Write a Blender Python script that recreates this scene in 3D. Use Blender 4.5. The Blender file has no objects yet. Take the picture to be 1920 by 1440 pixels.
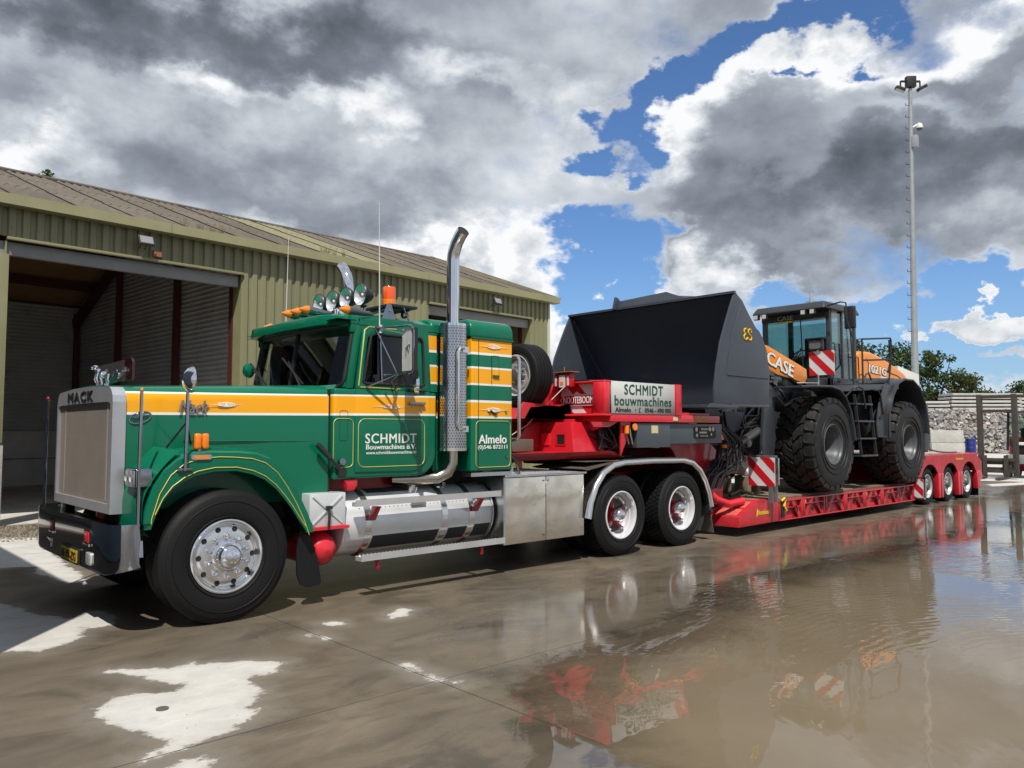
import bpy, bmesh, math, random
import numpy as np
from mathutils import Vector, Matrix, noise as mnoise
random.seed(7)
SC = bpy.context.scene
COL = SC.collection
R = math.radians
# ------------------------------------------------------------------ camera, sky, sun, exposure
CAMPOS = Vector((-2.6826, -6.3022, 1.55))
cx = Vector((0.73464331, -0.67845354, 0.0)); cy = Vector((-0.04040538, -0.04375177, 0.99822502)); cz = Vector((-0.6772493, -0.73333933, -0.05955512))
cd = bpy.data.cameras.new('camera'); cam = bpy.data.objects.new('camera', cd); COL.objects.link(cam)
m = Matrix((cx, cy, cz)).transposed().to_4x4(); m.translation = CAMPOS
cam.matrix_world = m
cd.sensor_width = 36; cd.lens = 36 * 1475 / 1920; cd.clip_end = 2000; cd.clip_start = 0.05
SC.camera = cam
TOSUN = Vector((-0.42, -0.5, 1.0)).normalized()
SUN_EL = math.asin(TOSUN.z); SUN_ROT = math.atan2(TOSUN.x, TOSUN.y)
sd = bpy.data.lights.new('sun', 'SUN'); sun = bpy.data.objects.new('sun', sd); COL.objects.link(sun)
sd.energy = 4.6; sd.angle = R(0.53); sd.color = (1.0, 0.95, 0.87)
sun.rotation_euler = TOSUN.to_track_quat('Z', 'Y').to_euler(); sun.location = (0, 0, 30)
SC.view_settings.view_transform = 'Standard'; SC.view_settings.look = 'None'
SC.view_settings.gamma = 1; SC.view_settings.use_curve_mapping = False
SC.view_settings.exposure = 0.10
SC.render.engine = 'CYCLES'
SC.cycles.max_bounces = 8; SC.cycles.diffuse_bounces = 3; SC.cycles.glossy_bounces = 4; SC.cycles.transparent_max_bounces = 12
SC.cycles.caustics_reflective = False; SC.cycles.caustics_refractive = False
try:
    SC.cycles.use_denoising = True
except Exception:
    pass

class NT:
    """small node-tree writer"""
    def __init__(s, nt):
        s.t = nt; s.n = nt.nodes; s.l = nt.links
        s.n.clear()
    def node(s, typ, **kw):
        n = s.n.new(typ)
        for k, v in kw.items():
            setattr(n, k, v)
        return n
    def set(s, sock, v):
        if isinstance(v, bpy.types.NodeSocket):
            s.l.new(v, sock)
        elif v is not None:
            sock.default_value = v
    def math(s, op, a, b=None, c=None, clamp=False):
        n = s.node('ShaderNodeMath', operation=op, use_clamp=clamp)
        s.set(n.inputs[0], a); s.set(n.inputs[1], b); s.set(n.inputs[2], c)
        return n.outputs[0]
    def vmath(s, op, a, b=None, c=None):
        n = s.node('ShaderNodeVectorMath', operation=op)
        s.set(n.inputs[0], a); s.set(n.inputs[1], b); s.set(n.inputs[2], c)
        return n.outputs[1] if op in ('LENGTH', 'DOT_PRODUCT', 'DISTANCE') else n.outputs[0]
    def noise(s, vec, scale=5, detail=4, rough=0.5, dist=0.0, dims='3D', lac=2.0, out=0):
        n = s.node('ShaderNodeTexNoise', noise_dimensions=dims)
        s.set(n.inputs['Vector'], vec); n.inputs['Scale'].default_value = scale
        n.inputs['Detail'].default_value = detail; n.inputs['Roughness'].default_value = rough
        n.inputs['Distortion'].default_value = dist; n.inputs['Lacunarity'].default_value = lac
        return n.outputs[out]
    def mapr(s, v, a, b, c=0.0, d=1.0, smooth=False):
        n = s.node('ShaderNodeMapRange', interpolation_type='SMOOTHSTEP' if smooth else 'LINEAR')
        s.set(n.inputs[0], v); s.set(n.inputs[1], a); s.set(n.inputs[2], b); s.set(n.inputs[3], c); s.set(n.inputs[4], d)
        return n.outputs[0]
    def mix(s, f, a, b, mode='MIX'):
        n = s.node('ShaderNodeMix', data_type='RGBA', blend_type=mode)
        s.set(n.inputs[0], f)
        s.set(n.inputs[6], a if isinstance(a, bpy.types.NodeSocket) else (*a[:3], 1)); s.set(n.inputs[7], b if isinstance(b, bpy.types.NodeSocket) else (*b[:3], 1))
        return n.outputs[2]
    def ramp(s, f, stops, interp='LINEAR'):
        n = s.node('ShaderNodeValToRGB'); cr = n.color_ramp; cr.interpolation = interp
        s.set(n.inputs[0], f)
        while len(cr.elements) < len(stops):
            cr.elements.new(0.5)
        for e, (p, c) in zip(cr.elements, stops):
            e.position = p; e.color = (*c, 1) if not isinstance(c, (int, float)) else (c, c, c, 1)
        return n.outputs[0]

w = bpy.data.worlds.new('World'); SC.world = w; w.use_nodes = True
N = NT(w.node_tree)
out = N.node('ShaderNodeOutputWorld'); bg = N.node('ShaderNodeBackground')
N.l.new(bg.outputs[0], out.inputs[0])
sky = N.node('ShaderNodeTexSky', sky_type='NISHITA', sun_disc=False, sun_elevation=SUN_EL, sun_rotation=SUN_ROT, air_density=1.0, dust_density=0.4, ozone_density=3.0)
tc = N.node('ShaderNodeTexCoord'); d = tc.outputs['Generated']
sp = N.node('ShaderNodeSeparateXYZ'); N.l.new(d, sp.inputs[0])
az = N.math('MULTIPLY', N.math('ARCTAN2', sp.outputs[1], sp.outputs[0]), 180 / math.pi)
el = N.math('MULTIPLY', N.math('ARCSINE', sp.outputs[2]), 180 / math.pi)
cb = N.node('ShaderNodeCombineXYZ'); N.set(cb.inputs[0], az); N.set(cb.inputs[1], el)
P0 = cb.outputs[0]
# two clouds scales of noise on the direction itself, flattened so that they read as cloud decks
dstr = N.vmath('MULTIPLY', d, (1, 1, 1.55))
wn = N.noise(dstr, 3.2, 5, 0.55, out=1)
wn2 = N.noise(dstr, 9.0, 6, 0.6, out=1)
warp = N.vmath('MULTIPLY', N.vmath('SUBTRACT', wn, (0.5, 0.5, 0.5)), (22, 15, 0))
warp = N.vmath('ADD', warp, N.vmath('MULTIPLY', N.vmath('SUBTRACT', wn2, (0.5, 0.5, 0.5)), (14, 11, 0)))
P1 = N.vmath('ADD', P0, warp)
def blobs(lst, base):
    acc = base
    for (a, e, ra, re_, wt) in lst:
        v = N.vmath('MULTIPLY_ADD', P1, (1 / ra, 1 / re_, 0), (-a / ra, -e / re_, 0))
        k = N.mapr(N.vmath('LENGTH', v), 1.0, 0.0, 0.0, 1.0, True)
        acc = N.math('MULTIPLY_ADD', k, wt, acc)
    return acc
COVER = []
TONE = []
COVER = [(25.2, 27.3, 5.2, 2.1, -1.1), (29.5, 25.9, 4.3, 2.0, -1.0), (33.6, 24.7, 4.5, 2.0, -1.0), (36.3, 23.0, 3.4, 3.2, -1.0), (38.6, 20.3, 2.9, 2.6, -0.9), (41.8, 18.1, 4.3, 1.3, -0.7), (43.4, 12.2, 5.1, 3.0, -0.9), (38.7, 9.5, 7.2, 3.4, -1.1), (34.5, 12.4, 3.4, 1.8, -0.5), (22.1, 24.0, 2.0, 1.2, -0.7), (26.2, 22.8, 1.7, 0.8, -0.6), (17.4, 8.3, 8.8, 2.7, -1.2), (23.6, 8.8, 5.3, 2.8, -1.1), (22.1, 5.9, 6.4, 3.9, -1.1), (18.1, 4.0, 7.4, 3.1, -0.8), (27.1, 5.0, 8.5, 3.3, -0.7), (30.5, 10.7, 6.8, 2.9, 1.5), (16.6, 6.6, 6.9, 2.0, 1.6), (15.3, 3.6, 1.7, 1.3, 0.8), (51.6, 10.3, 7.7, 3.4, 0.5), (43.4, 8.4, 2.7, 2.7, 0.6), (61.3, 20.5, 24.8, 10.3, 0.45), (73.7, 26.2, 15.9, 4.7, 0.5), (17.8, 15.3, 9.9, 4.2, 1.1), (15.5, 21.8, 5.8, 4.2, 1.0), (31.8, 18.7, 5.5, 4.2, 0.7), (30.4, 15.0, 9.0, 3.2, 0.5)]
TONE = [(73.7, 25.6, 25.1, 4.5, -0.46), (57.6, 27.1, 11.5, 3.2, -0.2), (79.3, 20.9, 8.6, 1.8, -0.12), (67.3, 14.7, 14.4, 4.2, -0.16), (55.5, 17.0, 8.5, 2.5, -0.1), (66.4, 21.7, 5.0, 2.3, 0.45), (59.8, 23.0, 4.5, 2.4, 0.4), (51.3, 25.2, 6.3, 2.3, 0.35), (44.1, 23.8, 5.5, 3.4, 0.28), (52.8, 11.8, 10.0, 3.8, 0.65), (43.8, 8.8, 5.8, 4.2, 0.55), (34.0, 21.3, 5.6, 4.1, 0.6), (29.5, 23.5, 5.4, 2.6, 0.5), (23.9, 23.7, 5.0, 2.5, 0.5), (16.3, 24.1, 8.2, 2.9, 0.75), (20.6, 15.7, 11.3, 3.6, -0.24), (14.3, 16.1, 6.1, 4.0, -0.16), (32.6, 15.2, 5.9, 4.0, -0.08), (22.9, 11.9, 9.7, 2.1, -0.14), (37.2, 11.7, 5.7, 1.9, -0.1), (30.5, 9.9, 7.2, 2.9, 0.55), (16.6, 6.6, 6.9, 2.3, 0.45), (80.3, 16.4, 5.6, 3.1, 0.4), (41.8, 19.2, 7.0, 3.2, 0.2), (76.5, 17.0, 6.0, 1.9, 0.15), (61.1, 12.3, 7.4, 2.9, 0.3)]
big = N.noise(dstr, 1.7, 2, 0.5)
fine = N.noise(dstr, 4.2, 12, 0.56, 0.1)
sv = N.vmath('ADD', dstr, tuple(TOSUN * 0.045))
fine2 = N.noise(sv, 4.2, 8, 0.55, 0.1)
cov = blobs(COVER, 0.62)
cov = N.math('ADD', cov, N.math('MULTIPLY', N.math('SUBTRACT', big, 0.5), 0.35))
dens = N.math('ADD', cov, N.math('MULTIPLY', N.math('SUBTRACT', fine, 0.5), 1.9))
alpha = N.mapr(dens, 0.16, 0.66, 0, 1, True)
tone = blobs(TONE, 0.52)
relief = N.math('MULTIPLY', N.math('SUBTRACT', fine, fine2), 1.35)
thick = N.mapr(dens, 0.42, 0.85, 0.22, -0.06)
tone = N.math('ADD', N.math('ADD', tone, relief), N.math('ADD', thick, 0.05))
tone = N.math('ADD', tone, N.math('MULTIPLY', N.math('SUBTRACT', big, 0.5), 0.5))
tone = N.mapr(tone, -0.35, 1.0, 0, 1)
ccol = N.ramp(tone, [(0.0, (0.050, 0.057, 0.070)), (0.26, (0.085, 0.098, 0.120)), (0.44, (0.165, 0.188, 0.225)), (0.63, (0.32, 0.355, 0.41)), (0.815, (0.60, 0.64, 0.69)), (1.0, (0.93, 0.94, 0.95))])
ccol = N.vmath('MULTIPLY', ccol, (8.4, 8.4, 8.4))
skyc = N.mix(1.0, sky.outputs[0], (0.62, 0.80, 1.02), 'MULTIPLY')
haze = N.mapr(el, 0.0, 14.0, 0.45, 0.0, True)
skyc = N.mix(haze, skyc, (2.6, 4.0, 5.8))
colr = N.mix(alpha, skyc, ccol)
N.l.new(colr, bg.inputs[0]); bg.inputs[1].default_value = 0.115
w.cycles.sampling_method = 'MANUAL'; w.cycles.sample_map_resolution = 512

# ------------------------------------------------------------------ materials
MATS = {}
def n_comb(n, k):
    cbn = n.node('ShaderNodeCombineXYZ')
    for i in range(3):
        n.set(cbn.inputs[i], k)
    return cbn.outputs[0]
def pmat(name, col, rough=0.5, metal=0.0, coat=0.0, dirt=0.0, dirtcol=(0.16, 0.13, 0.10), scale=3.0, bump=0.0, bscale=40, emis=None, alpha=1.0, rv=0.0, spec=None, streak=False, flake=0.0, orand=0.0):
    if name in MATS:
        return MATS[name]
    mt = bpy.data.materials.new(name); mt.use_nodes = True
    n = NT(mt.node_tree); o = n.node('ShaderNodeOutputMaterial'); b = n.node('ShaderNodeBsdfPrincipled')
    n.l.new(b.outputs[0], o.inputs[0])
    tcn = n.node('ShaderNodeTexCoord').outputs['Object']
    colour = (*col, 1); rg = rough
    v = n.vmath('MULTIPLY', tcn, (1, 1, 0.18)) if streak else tcn
    nz = n.noise(v, scale, 7, 0.62)
    c = n.mix(n.mapr(nz, 0.3, 0.75, 0, 1), tuple(x * (1 - 0.10 - dirt * 0.3) for x in col), tuple(min(1, x * (1 + 0.06 + dirt * .2)) for x in col))
    if dirt > 0:
        nz2 = n.noise(v, scale * 2.7, 8, 0.7)
        f = n.mapr(nz2, 0.62 - dirt * 0.25, 0.80, 0, min(1, dirt * 1.6))
        c = n.mix(f, c, dirtcol)
        rg = n.math('MULTIPLY_ADD', f, 0.35, rough, clamp=True)
    elif rv > 0:
        rg = n.math('MULTIPLY_ADD', n.math('SUBTRACT', nz, 0.5), rv, rough, clamp=True)
    if orand > 0:
        oi = n.node('ShaderNodeObjectInfo').outputs['Random']
        k_ = n.mapr(oi, 0, 1, 1 - orand, 1 + orand)
        c = n.vmath('MULTIPLY', c, n_comb(n, k_))
    n.set(b.inputs['Base Color'], c); n.set(b.inputs['Roughness'], rg); b.inputs['Metallic'].default_value = metal
    b.inputs['Coat Weight'].default_value = coat; b.inputs['Coat Roughness'].default_value = 0.03
    if spec is not None:
        b.inputs['Specular IOR Level'].default_value = spec
    if bump > 0:
        bn = n.node('ShaderNodeBump'); bn.inputs['Strength'].default_value = bump; bn.inputs['Distance'].default_value = 0.02
        n.l.new(n.noise(tcn, bscale, 6, 0.6), bn.inputs['Height']); n.l.new(bn.outputs[0], b.inputs['Normal'])
    if emis:
        b.inputs['Emission Color'].default_value = (*emis[:3], 1); b.inputs['Emission Strength'].default_value = emis[3]
    mt['nt'] = 1
    MATS[name] = mt
    return mt
def glass(name, tint, trans=0.3, rough=0.0, refl=0.09):
    mt = bpy.data.materials.new(name); mt.use_nodes = True
    n = NT(mt.node_tree); o = n.node('ShaderNodeOutputMaterial')
    tr = n.node('ShaderNodeBsdfTransparent'); tr.inputs[0].default_value = (tint[0] * trans, tint[1] * trans, tint[2] * trans, 1)
    gl = n.node('ShaderNodeBsdfGlossy'); gl.inputs['Roughness'].default_value = rough; gl.inputs[0].default_value = (0.9, 0.95, 1, 1)
    ge = n.node('ShaderNodeNewGeometry')
    cs = n.math('ABSOLUTE', n.vmath('DOT_PRODUCT', ge.outputs['Incoming'], ge.outputs['Normal']))
    fr = n.math('MULTIPLY_ADD', n.math('POWER', n.math('SUBTRACT', 1.0, cs), 4.0), 0.9, refl, clamp=True)
    mx = n.node('ShaderNodeMixShader')
    n.set(mx.inputs[0], fr); n.l.new(tr.outputs[0], mx.inputs[1]); n.l.new(gl.outputs[0], mx.inputs[2])
    n.l.new(mx.outputs[0], o.inputs[0])
    MATS[name] = mt
    return mt
GREEN = (0.001, 0.135, 0.072); ORANGE = (0.86, 0.37, 0.002); WHITE = (0.80, 0.80, 0.76)
def stripe_mat(name, stops, z0=1.5, z1=2.8):
    """painted bands by the height on the body, following its slight rake"""
    mt = bpy.data.materials.new(name); mt.use_nodes = True
    n = NT(mt.node_tree); o = n.node('ShaderNodeOutputMaterial'); b = n.node('ShaderNodeBsdfPrincipled')
    n.l.new(b.outputs[0], o.inputs[0])
    tcn = n.node('ShaderNodeTexCoord').outputs['Object']; s = n.node('ShaderNodeSeparateXYZ'); n.l.new(tcn, s.inputs[0])
    z = n.mapr(s.outputs[2], z0, z1, 0, 1)
    st = [(0.0, GREEN)] + [((p - z0) / (z1 - z0), c) for p, c in stops]
    # bright bands widen towards the rear
    if name == 'green_paint_belt':
        zz = n.math('ADD', s.outputs[2], n.math('MULTIPLY', n.math('ADD', s.outputs[0], 0.8), n.mapr(s.outputs[2], 1.6, 1.9, -0.006, -0.014)))
        z = n.mapr(zz, z0, z1, 0, 1)
    c = n.ramp(z, st, 'CONSTANT')
    nz = n.noise(tcn, 2.5, 6, 0.6)
    low = n.mapr(s.outputs[2], 1.15, 0.6, 0, 0.35)
    f = n.math('MULTIPLY', n.mapr(nz, 0.45, 0.75, 0, 1), low)
    c = n.mix(f, c, (0.14, 0.12, 0.09))
    n.set(b.inputs['Base Color'], c)
    n.set(b.inputs['Roughness'], n.math('MULTIPLY_ADD', f, 0.5, 0.22)); b.inputs['Coat Weight'].default_value = 0.4; b.inputs['Coat Roughness'].default_value = 0.02; b.inputs['Specular IOR Level'].default_value = 0.3
    bn = n.node('ShaderNodeBump'); bn.inputs['Strength'].default_value = 0.05; bn.inputs['Distance'].default_value = 0.02
    n.l.new(n.noise(tcn, 2.2, 3, 0.5), bn.inputs['Height']); n.l.new(bn.outputs[0], b.inputs['Coat Normal'])
    MATS[name] = mt
    return mt
G_BELT = stripe_mat('green_paint_belt', [(1.675, WHITE), (1.693, ORANGE), (1.845, ORANGE), (1.848, WHITE), (1.864, GREEN)])
G_SLEEP = stripe_mat('green_paint_sleeper', [(1.68, WHITE), (1.70, ORANGE), (1.85, WHITE), (1.872, GREEN), (2.03, WHITE), (2.05, ORANGE), (2.21, WHITE), (2.23, GREEN), (2.355, WHITE), (2.38, ORANGE), (2.53, GREEN)])
G_PLAIN = pmat('green_paint', GREEN, 0.26, 0, 0.4, spec=0.25)
M_GOLD = pmat('yellow_pinstripe', (0.55, 0.50, 0.10), 0.4)
M_WHITE = pmat('white_lettering', (0.82, 0.82, 0.80), 0.45)
M_BLACKP = pmat('black_print', (0.02, 0.02, 0.02), 0.5)
M_CHROME = pmat('chrome', (0.78, 0.79, 0.82), 0.05, 1.0, rv=0.08, scale=4)
M_CHROMED = pmat('dark_chrome', (0.33, 0.34, 0.37), 0.10, 1.0, rv=0.1)
M_ALU = pmat('brushed_aluminium', (0.62, 0.62, 0.62), 0.3, 1.0, rv=0.25, scale=6, bump=0.05, bscale=25)
M_ALUP = pmat('polished_aluminium', (0.80, 0.80, 0.80), 0.17, 0.95, rv=0.04, scale=3)
M_STEEL = pmat('mirror_stainless_steel', (0.80, 0.73, 0.61), 0.11, 0.95, rv=0.10, scale=2, bump=0.22, bscale=3.0)
M_SILVER = pmat('silver_paint', (0.72, 0.73, 0.74), 0.26, 0.30, 0.4, dirt=0.08)
M_STEP = pmat('step_aluminium', (0.50, 0.50, 0.49), 0.38, 0.35, dirt=0.12, dirtcol=(.3, .29, .27))
M_TYRE = pmat('tyre_rubber', (0.010, 0.010, 0.0105), 0.56, dirt=0.07, dirtcol=(0.040, 0.036, 0.030), scale=3, bump=0.15, bscale=60, spec=0.22)
M_TYREL = pmat('loader_tyre_rubber', (0.016, 0.0165, 0.017), 0.5, dirt=0.42, dirtcol=(0.065, 0.055, 0.042), scale=2.2, bump=0.2, bscale=50, spec=0.22)
M_BLACK = pmat('black_plastic', (0.018, 0.018, 0.02), 0.42)
M_DARK = pmat('dark_underside', (0.012, 0.012, 0.013), 0.6)
M_HOSE = pmat('black_hose', (0.02, 0.02, 0.022), 0.35)
M_RED = pmat('red_trailer_paint', (0.56, 0.014, 0.026), 0.32, 0, 0.5, dirt=0.28, dirtcol=(0.20, 0.05, 0.045), scale=2.5)
M_REDW = pmat('worn_red_bed_paint', (0.50, 0.014, 0.024), 0.42, 0, 0.2, dirt=0.5, dirtcol=(0.16, 0.055, 0.045), scale=3.2)
M_REDD = pmat('dark_red_frame_paint', (0.36, 0.008, 0.014), 0.4, 0, 0.25, dirt=0.15, dirtcol=(0.10, 0.04, 0.03))
M_REDB = pmat('bright_red_paint', (0.68, 0.02, 0.035), 0.3, 0, 0.4, dirt=0.05)
M_REFW = pmat('reflective_white', (0.66, 0.68, 0.68), 0.4)
M_REFR = pmat('reflective_red', (0.52, 0.012, 0.02), 0.35)
M_SIGN = pmat('sign_board_grey', (0.50, 0.51, 0.50), 0.45, dirt=0.08)
M_SIGNG = pmat('sign_green_lettering', (0.004, 0.075, 0.04), 0.5)
M_ORL = pmat('loader_orange_paint', (0.86, 0.27, 0.010), 0.35, 0, 0.4, dirt=0.1, dirtcol=(0.35, 0.16, 0.07))
M_LGREY = pmat('loader_dark_grey_paint', (0.040, 0.045, 0.053), 0.38, 0, 0.2, spec=0.35, dirt=0.12, dirtcol=(0.10, 0.10, 0.095))
M_BUCK = pmat('bucket_anthracite_paint', (0.044, 0.052, 0.069), 0.42, 0, 0.15, dirt=0.24, dirtcol=(0.085, 0.088, 0.095), scale=1.0)
M_CABG = pmat('grey_cabinet_paint', (0.055, 0.068, 0.082), 0.4, 0, 0.2, dirt=0.1)
M_AMBER = pmat('amber_lens', (0.80, 0.20, 0.004), 0.12, 0, 0.8, emis=(1, .25, 0, 0.08))
M_REDL = pmat('red_lens', (0.55, 0.02, 0.01), 0.15, 0, 0.8)
M_LAMPG = pmat('lamp_reflector', (0.75, 0.77, 0.78), 0.22, 0.3, 0.8, rv=0.2, scale=14)
M_WOOD = pmat('weathered_deck_wood', (0.20, 0.15, 0.10), 0.75, orand=0.15, dirt=0.4, dirtcol=(0.09, 0.075, 0.06), scale=5, bump=0.4, bscale=30)
M_GLASSC = glass('cab_glass', (0.62, 0.80, 0.90), 0.70, refl=0.12)
M_GLASSD = glass('tinted_side_glass', (0.2, 0.3, 0.4), 0.30, refl=0.045)
M_GLASSL = glass('loader_cab_glass', (0.84, 0.97, 0.92), 0.80, refl=0.06)
M_PLATEY = pmat('yellow_number_plate', (0.66, 0.42, 0.02), 0.4)
M_YEL = pmat('yellow_logo_paint', (0.72, 0.50, 0.02), 0.4)

# ------------------------------------------------------------------ mesh helpers
WO = {}
class MB:
    def __init__(s):
        s.v = []; s.f = []; s.sm = []
    def add(s, vs, fs, smooth=False):
        k = len(s.v); s.v += [tuple(p) for p in vs]; s.f += [tuple(i + k for i in f) for f in fs]; s.sm += [smooth] * len(fs)
        return s
    def box(s, x0, x1, y0, y1, z0, z1):
        return s.hexa([(x0, y0, z0), (x1, y0, z0), (x1, y1, z0), (x0, y1, z0), (x0, y0, z1), (x1, y0, z1), (x1, y1, z1), (x0, y1, z1)])
    def hexa(s, p):
        return s.add(p, [(0, 3, 2, 1), (4, 5, 6, 7), (0, 1, 5, 4), (1, 2, 6, 5), (2, 3, 7, 6), (3, 0, 4, 7)])
    def obox(s, c, sz, ax=None):
        c = Vector(c); ax = ax or (Vector((1, 0, 0)), Vector((0, 1, 0)), Vector((0, 0, 1)))
        p = []
        for k in (-.5, .5):
            for (i, j) in ((-.5, -.5), (.5, -.5), (.5, .5), (-.5, .5)):
                p.append(c + Vector(ax[0]) * sz[0] * i + Vector(ax[1]) * sz[1] * j + Vector(ax[2]) * sz[2] * k)
        return s.hexa(p)
    def beam(s, a, b, wd, h=None, up=(0, 0, 1)):
        a = Vector(a); b = Vector(b); h = h or wd; d = (b - a); L = d.length; d.normalize(); u = Vector(up)
        if abs(d.dot(u)) > 0.98:
            u = Vector((1, 0, 0))
        sd_ = d.cross(u).normalized(); u2 = sd_.cross(d)
        return s.obox((a + b) / 2, (L, wd, h), (d, sd_, u2))
    def prism(s, pts, a, b, axis='y', smooth=False):
        n = len(pts)
        def P(p, t):
            return (p[0], t, p[1]) if axis == 'y' else ((t, p[0], p[1]) if axis == 'x' else (p[0], p[1], t))
        vs = [P(p, a) for p in pts] + [P(p, b) for p in pts]
        fs = [tuple(range(n)), tuple(range(2 * n - 1, n - 1, -1))] + [(i, i + n, (i + 1) % n + n, (i + 1) % n) for i in range(n)]
        s.add(vs, fs)
        return s
    def tube(s, pts, r, n=8, caps=True, closed=False):
        P = [Vector(p) for p in pts]; rs = r if isinstance(r, (list, tuple)) else [r] * len(P)
        m_ = len(P); vs = []; fs = []
        nrm = None
        for i in range(m_):
            if closed:
                t = (P[(i + 1) % m_] - P[i - 1]).normalized()
            else:
                t = (P[min(i + 1, m_ - 1)] - P[max(i - 1, 0)]).normalized()
            if nrm is None:
                q = Vector((0, 0, 1)) if abs(t.z) < 0.9 else Vector((1, 0, 0)); nrm = t.cross(q).normalized()
            else:
                nrm = (nrm - t * nrm.dot(t)).normalized()
            bi = t.cross(nrm)
            for k in range(n):
                a = 2 * math.pi * k / n
                vs.append(P[i] + (nrm * math.cos(a) + bi * math.sin(a)) * rs[i])
        for i in range(m_ - (0 if closed else 1)):
            j = (i + 1) % m_
            for k in range(n):
                fs.append((i * n + k, i * n + (k + 1) % n, j * n + (k + 1) % n, j * n + k))
        s.add(vs, fs, True)
        if caps and not closed:
            b = len(s.v) - len(vs)
            s.f += [tuple(b + k for k in range(n))[::-1], tuple(b + (m_ - 1) * n + k for k in range(n))]; s.sm += [False, False]
        return s
    def lathe(s, prof, c, axis=(0, -1, 0), n=32, a0=0.0, a1=2 * math.pi, smooth=True):
        """prof: list of (radius, distance along the axis)"""
        ax = Vector(axis).normalized(); q = Vector((0, 0, 1)) if abs(ax.z) < 0.9 else Vector((1, 0, 0))
        u = ax.cross(q).normalized(); v = ax.cross(u).normalized(); c = Vector(c)
        full = abs(a1 - a0 - 2 * math.pi) < 1e-6; cnt = n if full else n + 1
        vs = []; fs = []
        for (r_, h) in prof:
            for k in range(cnt):
                a = a0 + (a1 - a0) * k / n
                vs.append(c + ax * h + (u * math.cos(a) + v * math.sin(a)) * r_)
        for i in range(len(prof) - 1):
            for k in range(n):
                k2 = (k + 1) % cnt
                fs.append((i * cnt + k, (i + 1) * cnt + k, (i + 1) * cnt + k2, i * cnt + k2))
        return s.add(vs, fs, smooth)
    def cyl(s, a, b, r1, r2=None, n=16, smooth=True):
        r2 = r1 if r2 is None else r2; a = Vector(a); b = Vector(b)
        return s.lathe([(0.0001, 0), (r1, 0), (r1, 0), (r2, (b - a).length), (r2, (b - a).length), (0.0001, (b - a).length)], a, (b - a), n)
    def sphere(s, c, r_, sc=(1, 1, 1), n=14):
        vs = []; fs = []; m_ = n // 2
        for i in range(m_ + 1):
            t = math.pi * i / m_
            for k in range(n):
                a = 2 * math.pi * k / n
                vs.append((c[0] + r_ * sc[0] * math.sin(t) * math.cos(a), c[1] + r_ * sc[1] * math.sin(t) * math.sin(a), c[2] + r_ * sc[2] * math.cos(t)))
        for i in range(m_):
            for k in range(n):
                fs.append((i * n + k, (i + 1) * n + k, (i + 1) * n + (k + 1) % n, i * n + (k + 1) % n))
        return s.add(vs, fs, True)
    def grid(s, fn, nu, nv, smooth=True, wrap=False):
        vs = [fn(i / nu, j / nv) for i in range(nu + 1) for j in range(nv + 1)]
        fs = [(i * (nv + 1) + j, (i + 1) * (nv + 1) + j, (i + 1) * (nv + 1) + j + 1, i * (nv + 1) + j + 1) for i in range(nu) for j in range(nv)]
        return s.add(vs, fs, smooth)
    def mesh(s, name, bevel=0, seg=2, ang=0.6, weld=False):
        me = bpy.data.meshes.new(name); me.from_pydata(s.v, [], s.f)
        me.polygons.foreach_set('use_smooth', s.sm)
        bm = bmesh.new(); bm.from_mesh(me)
        if weld:
            bmesh.ops.remove_doubles(bm, verts=bm.verts, dist=0.0003)
        bmesh.ops.recalc_face_normals(bm, faces=bm.faces)
        if bevel:
            es = [e for e in bm.edges if len(e.link_faces) == 2 and e.calc_face_angle(0) > ang]
            bmesh.ops.bevel(bm, geom=es, offset=bevel, segments=seg, affect='EDGES', profile=0.6, clamp_overlap=True)
            for f_ in bm.faces:
                f_.smooth = True
        bm.to_mesh(me); bm.free()
        if bevel or any(s.sm):
            try:
                me.set_sharp_from_angle(angle=R(38 if not bevel else 50))
            except Exception:
                pass
        return me
    def build(s, name, mat, parent=None, bevel=0, seg=2, local=False, ang=0.6, weld=False):
        me = s.mesh(name, bevel, seg, ang, weld)
        me.materials.append(mat)
        return link(name, me, parent, local)
def link(name, me, parent=None, local=False):
    o = bpy.data.objects.new(name, me); COL.objects.link(o)
    if parent is not None:
        o.parent = parent
        if not local:
            o.location = -WO[parent.name]; WO[o.name] = Vector((0, 0, 0))
        else:
            WO[o.name] = Vector((0, 0, 0))
    else:
        WO[o.name] = Vector((0, 0, 0))
    return o
def thing(name, label, cat, loc=(0, 0, 0), group=None, rz=0.0):
    o = bpy.data.objects.new(name, None); COL.objects.link(o); o.location = loc; o.rotation_euler = (0, 0, rz)
    o.empty_display_size = 0.3
    o['label'] = label; o['category'] = cat
    if group:
        o['group'] = group
    WO[o.name] = Vector(loc)
    return o
def tag(o, label, cat, group=None):
    o['label'] = label; o['category'] = cat
    if group:
        o['group'] = group
    return o
def recenter(o, base):
    """put the origin of a one-mesh thing at its base"""
    b = Vector(base); o.data.transform(Matrix.Translation(-b)); o.location = b
    return o
def sub(name, parent, loc, rot=None):
    """an Empty for a part that holds sub-parts, local frame"""
    o = bpy.data.objects.new(name, None); COL.objects.link(o); o.parent = parent; o.location = Vector(loc) - WO[parent.name]
    if rot:
        o.rotation_euler = rot
    WO[o.name] = Vector((0, 0, 0)); o.empty_display_size = 0.2
    return o
def copy_part(o, parent, loc=None):
    c = o.copy(); COL.objects.link(c); c.parent = parent
    if loc is not None:
        c.location = Vector(loc) - WO[parent.name]
    WO[c.name] = Vector((0, 0, 0))
    for ch in list(o.children):
        k = ch.copy(); COL.objects.link(k); k.parent = c
    return c
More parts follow.
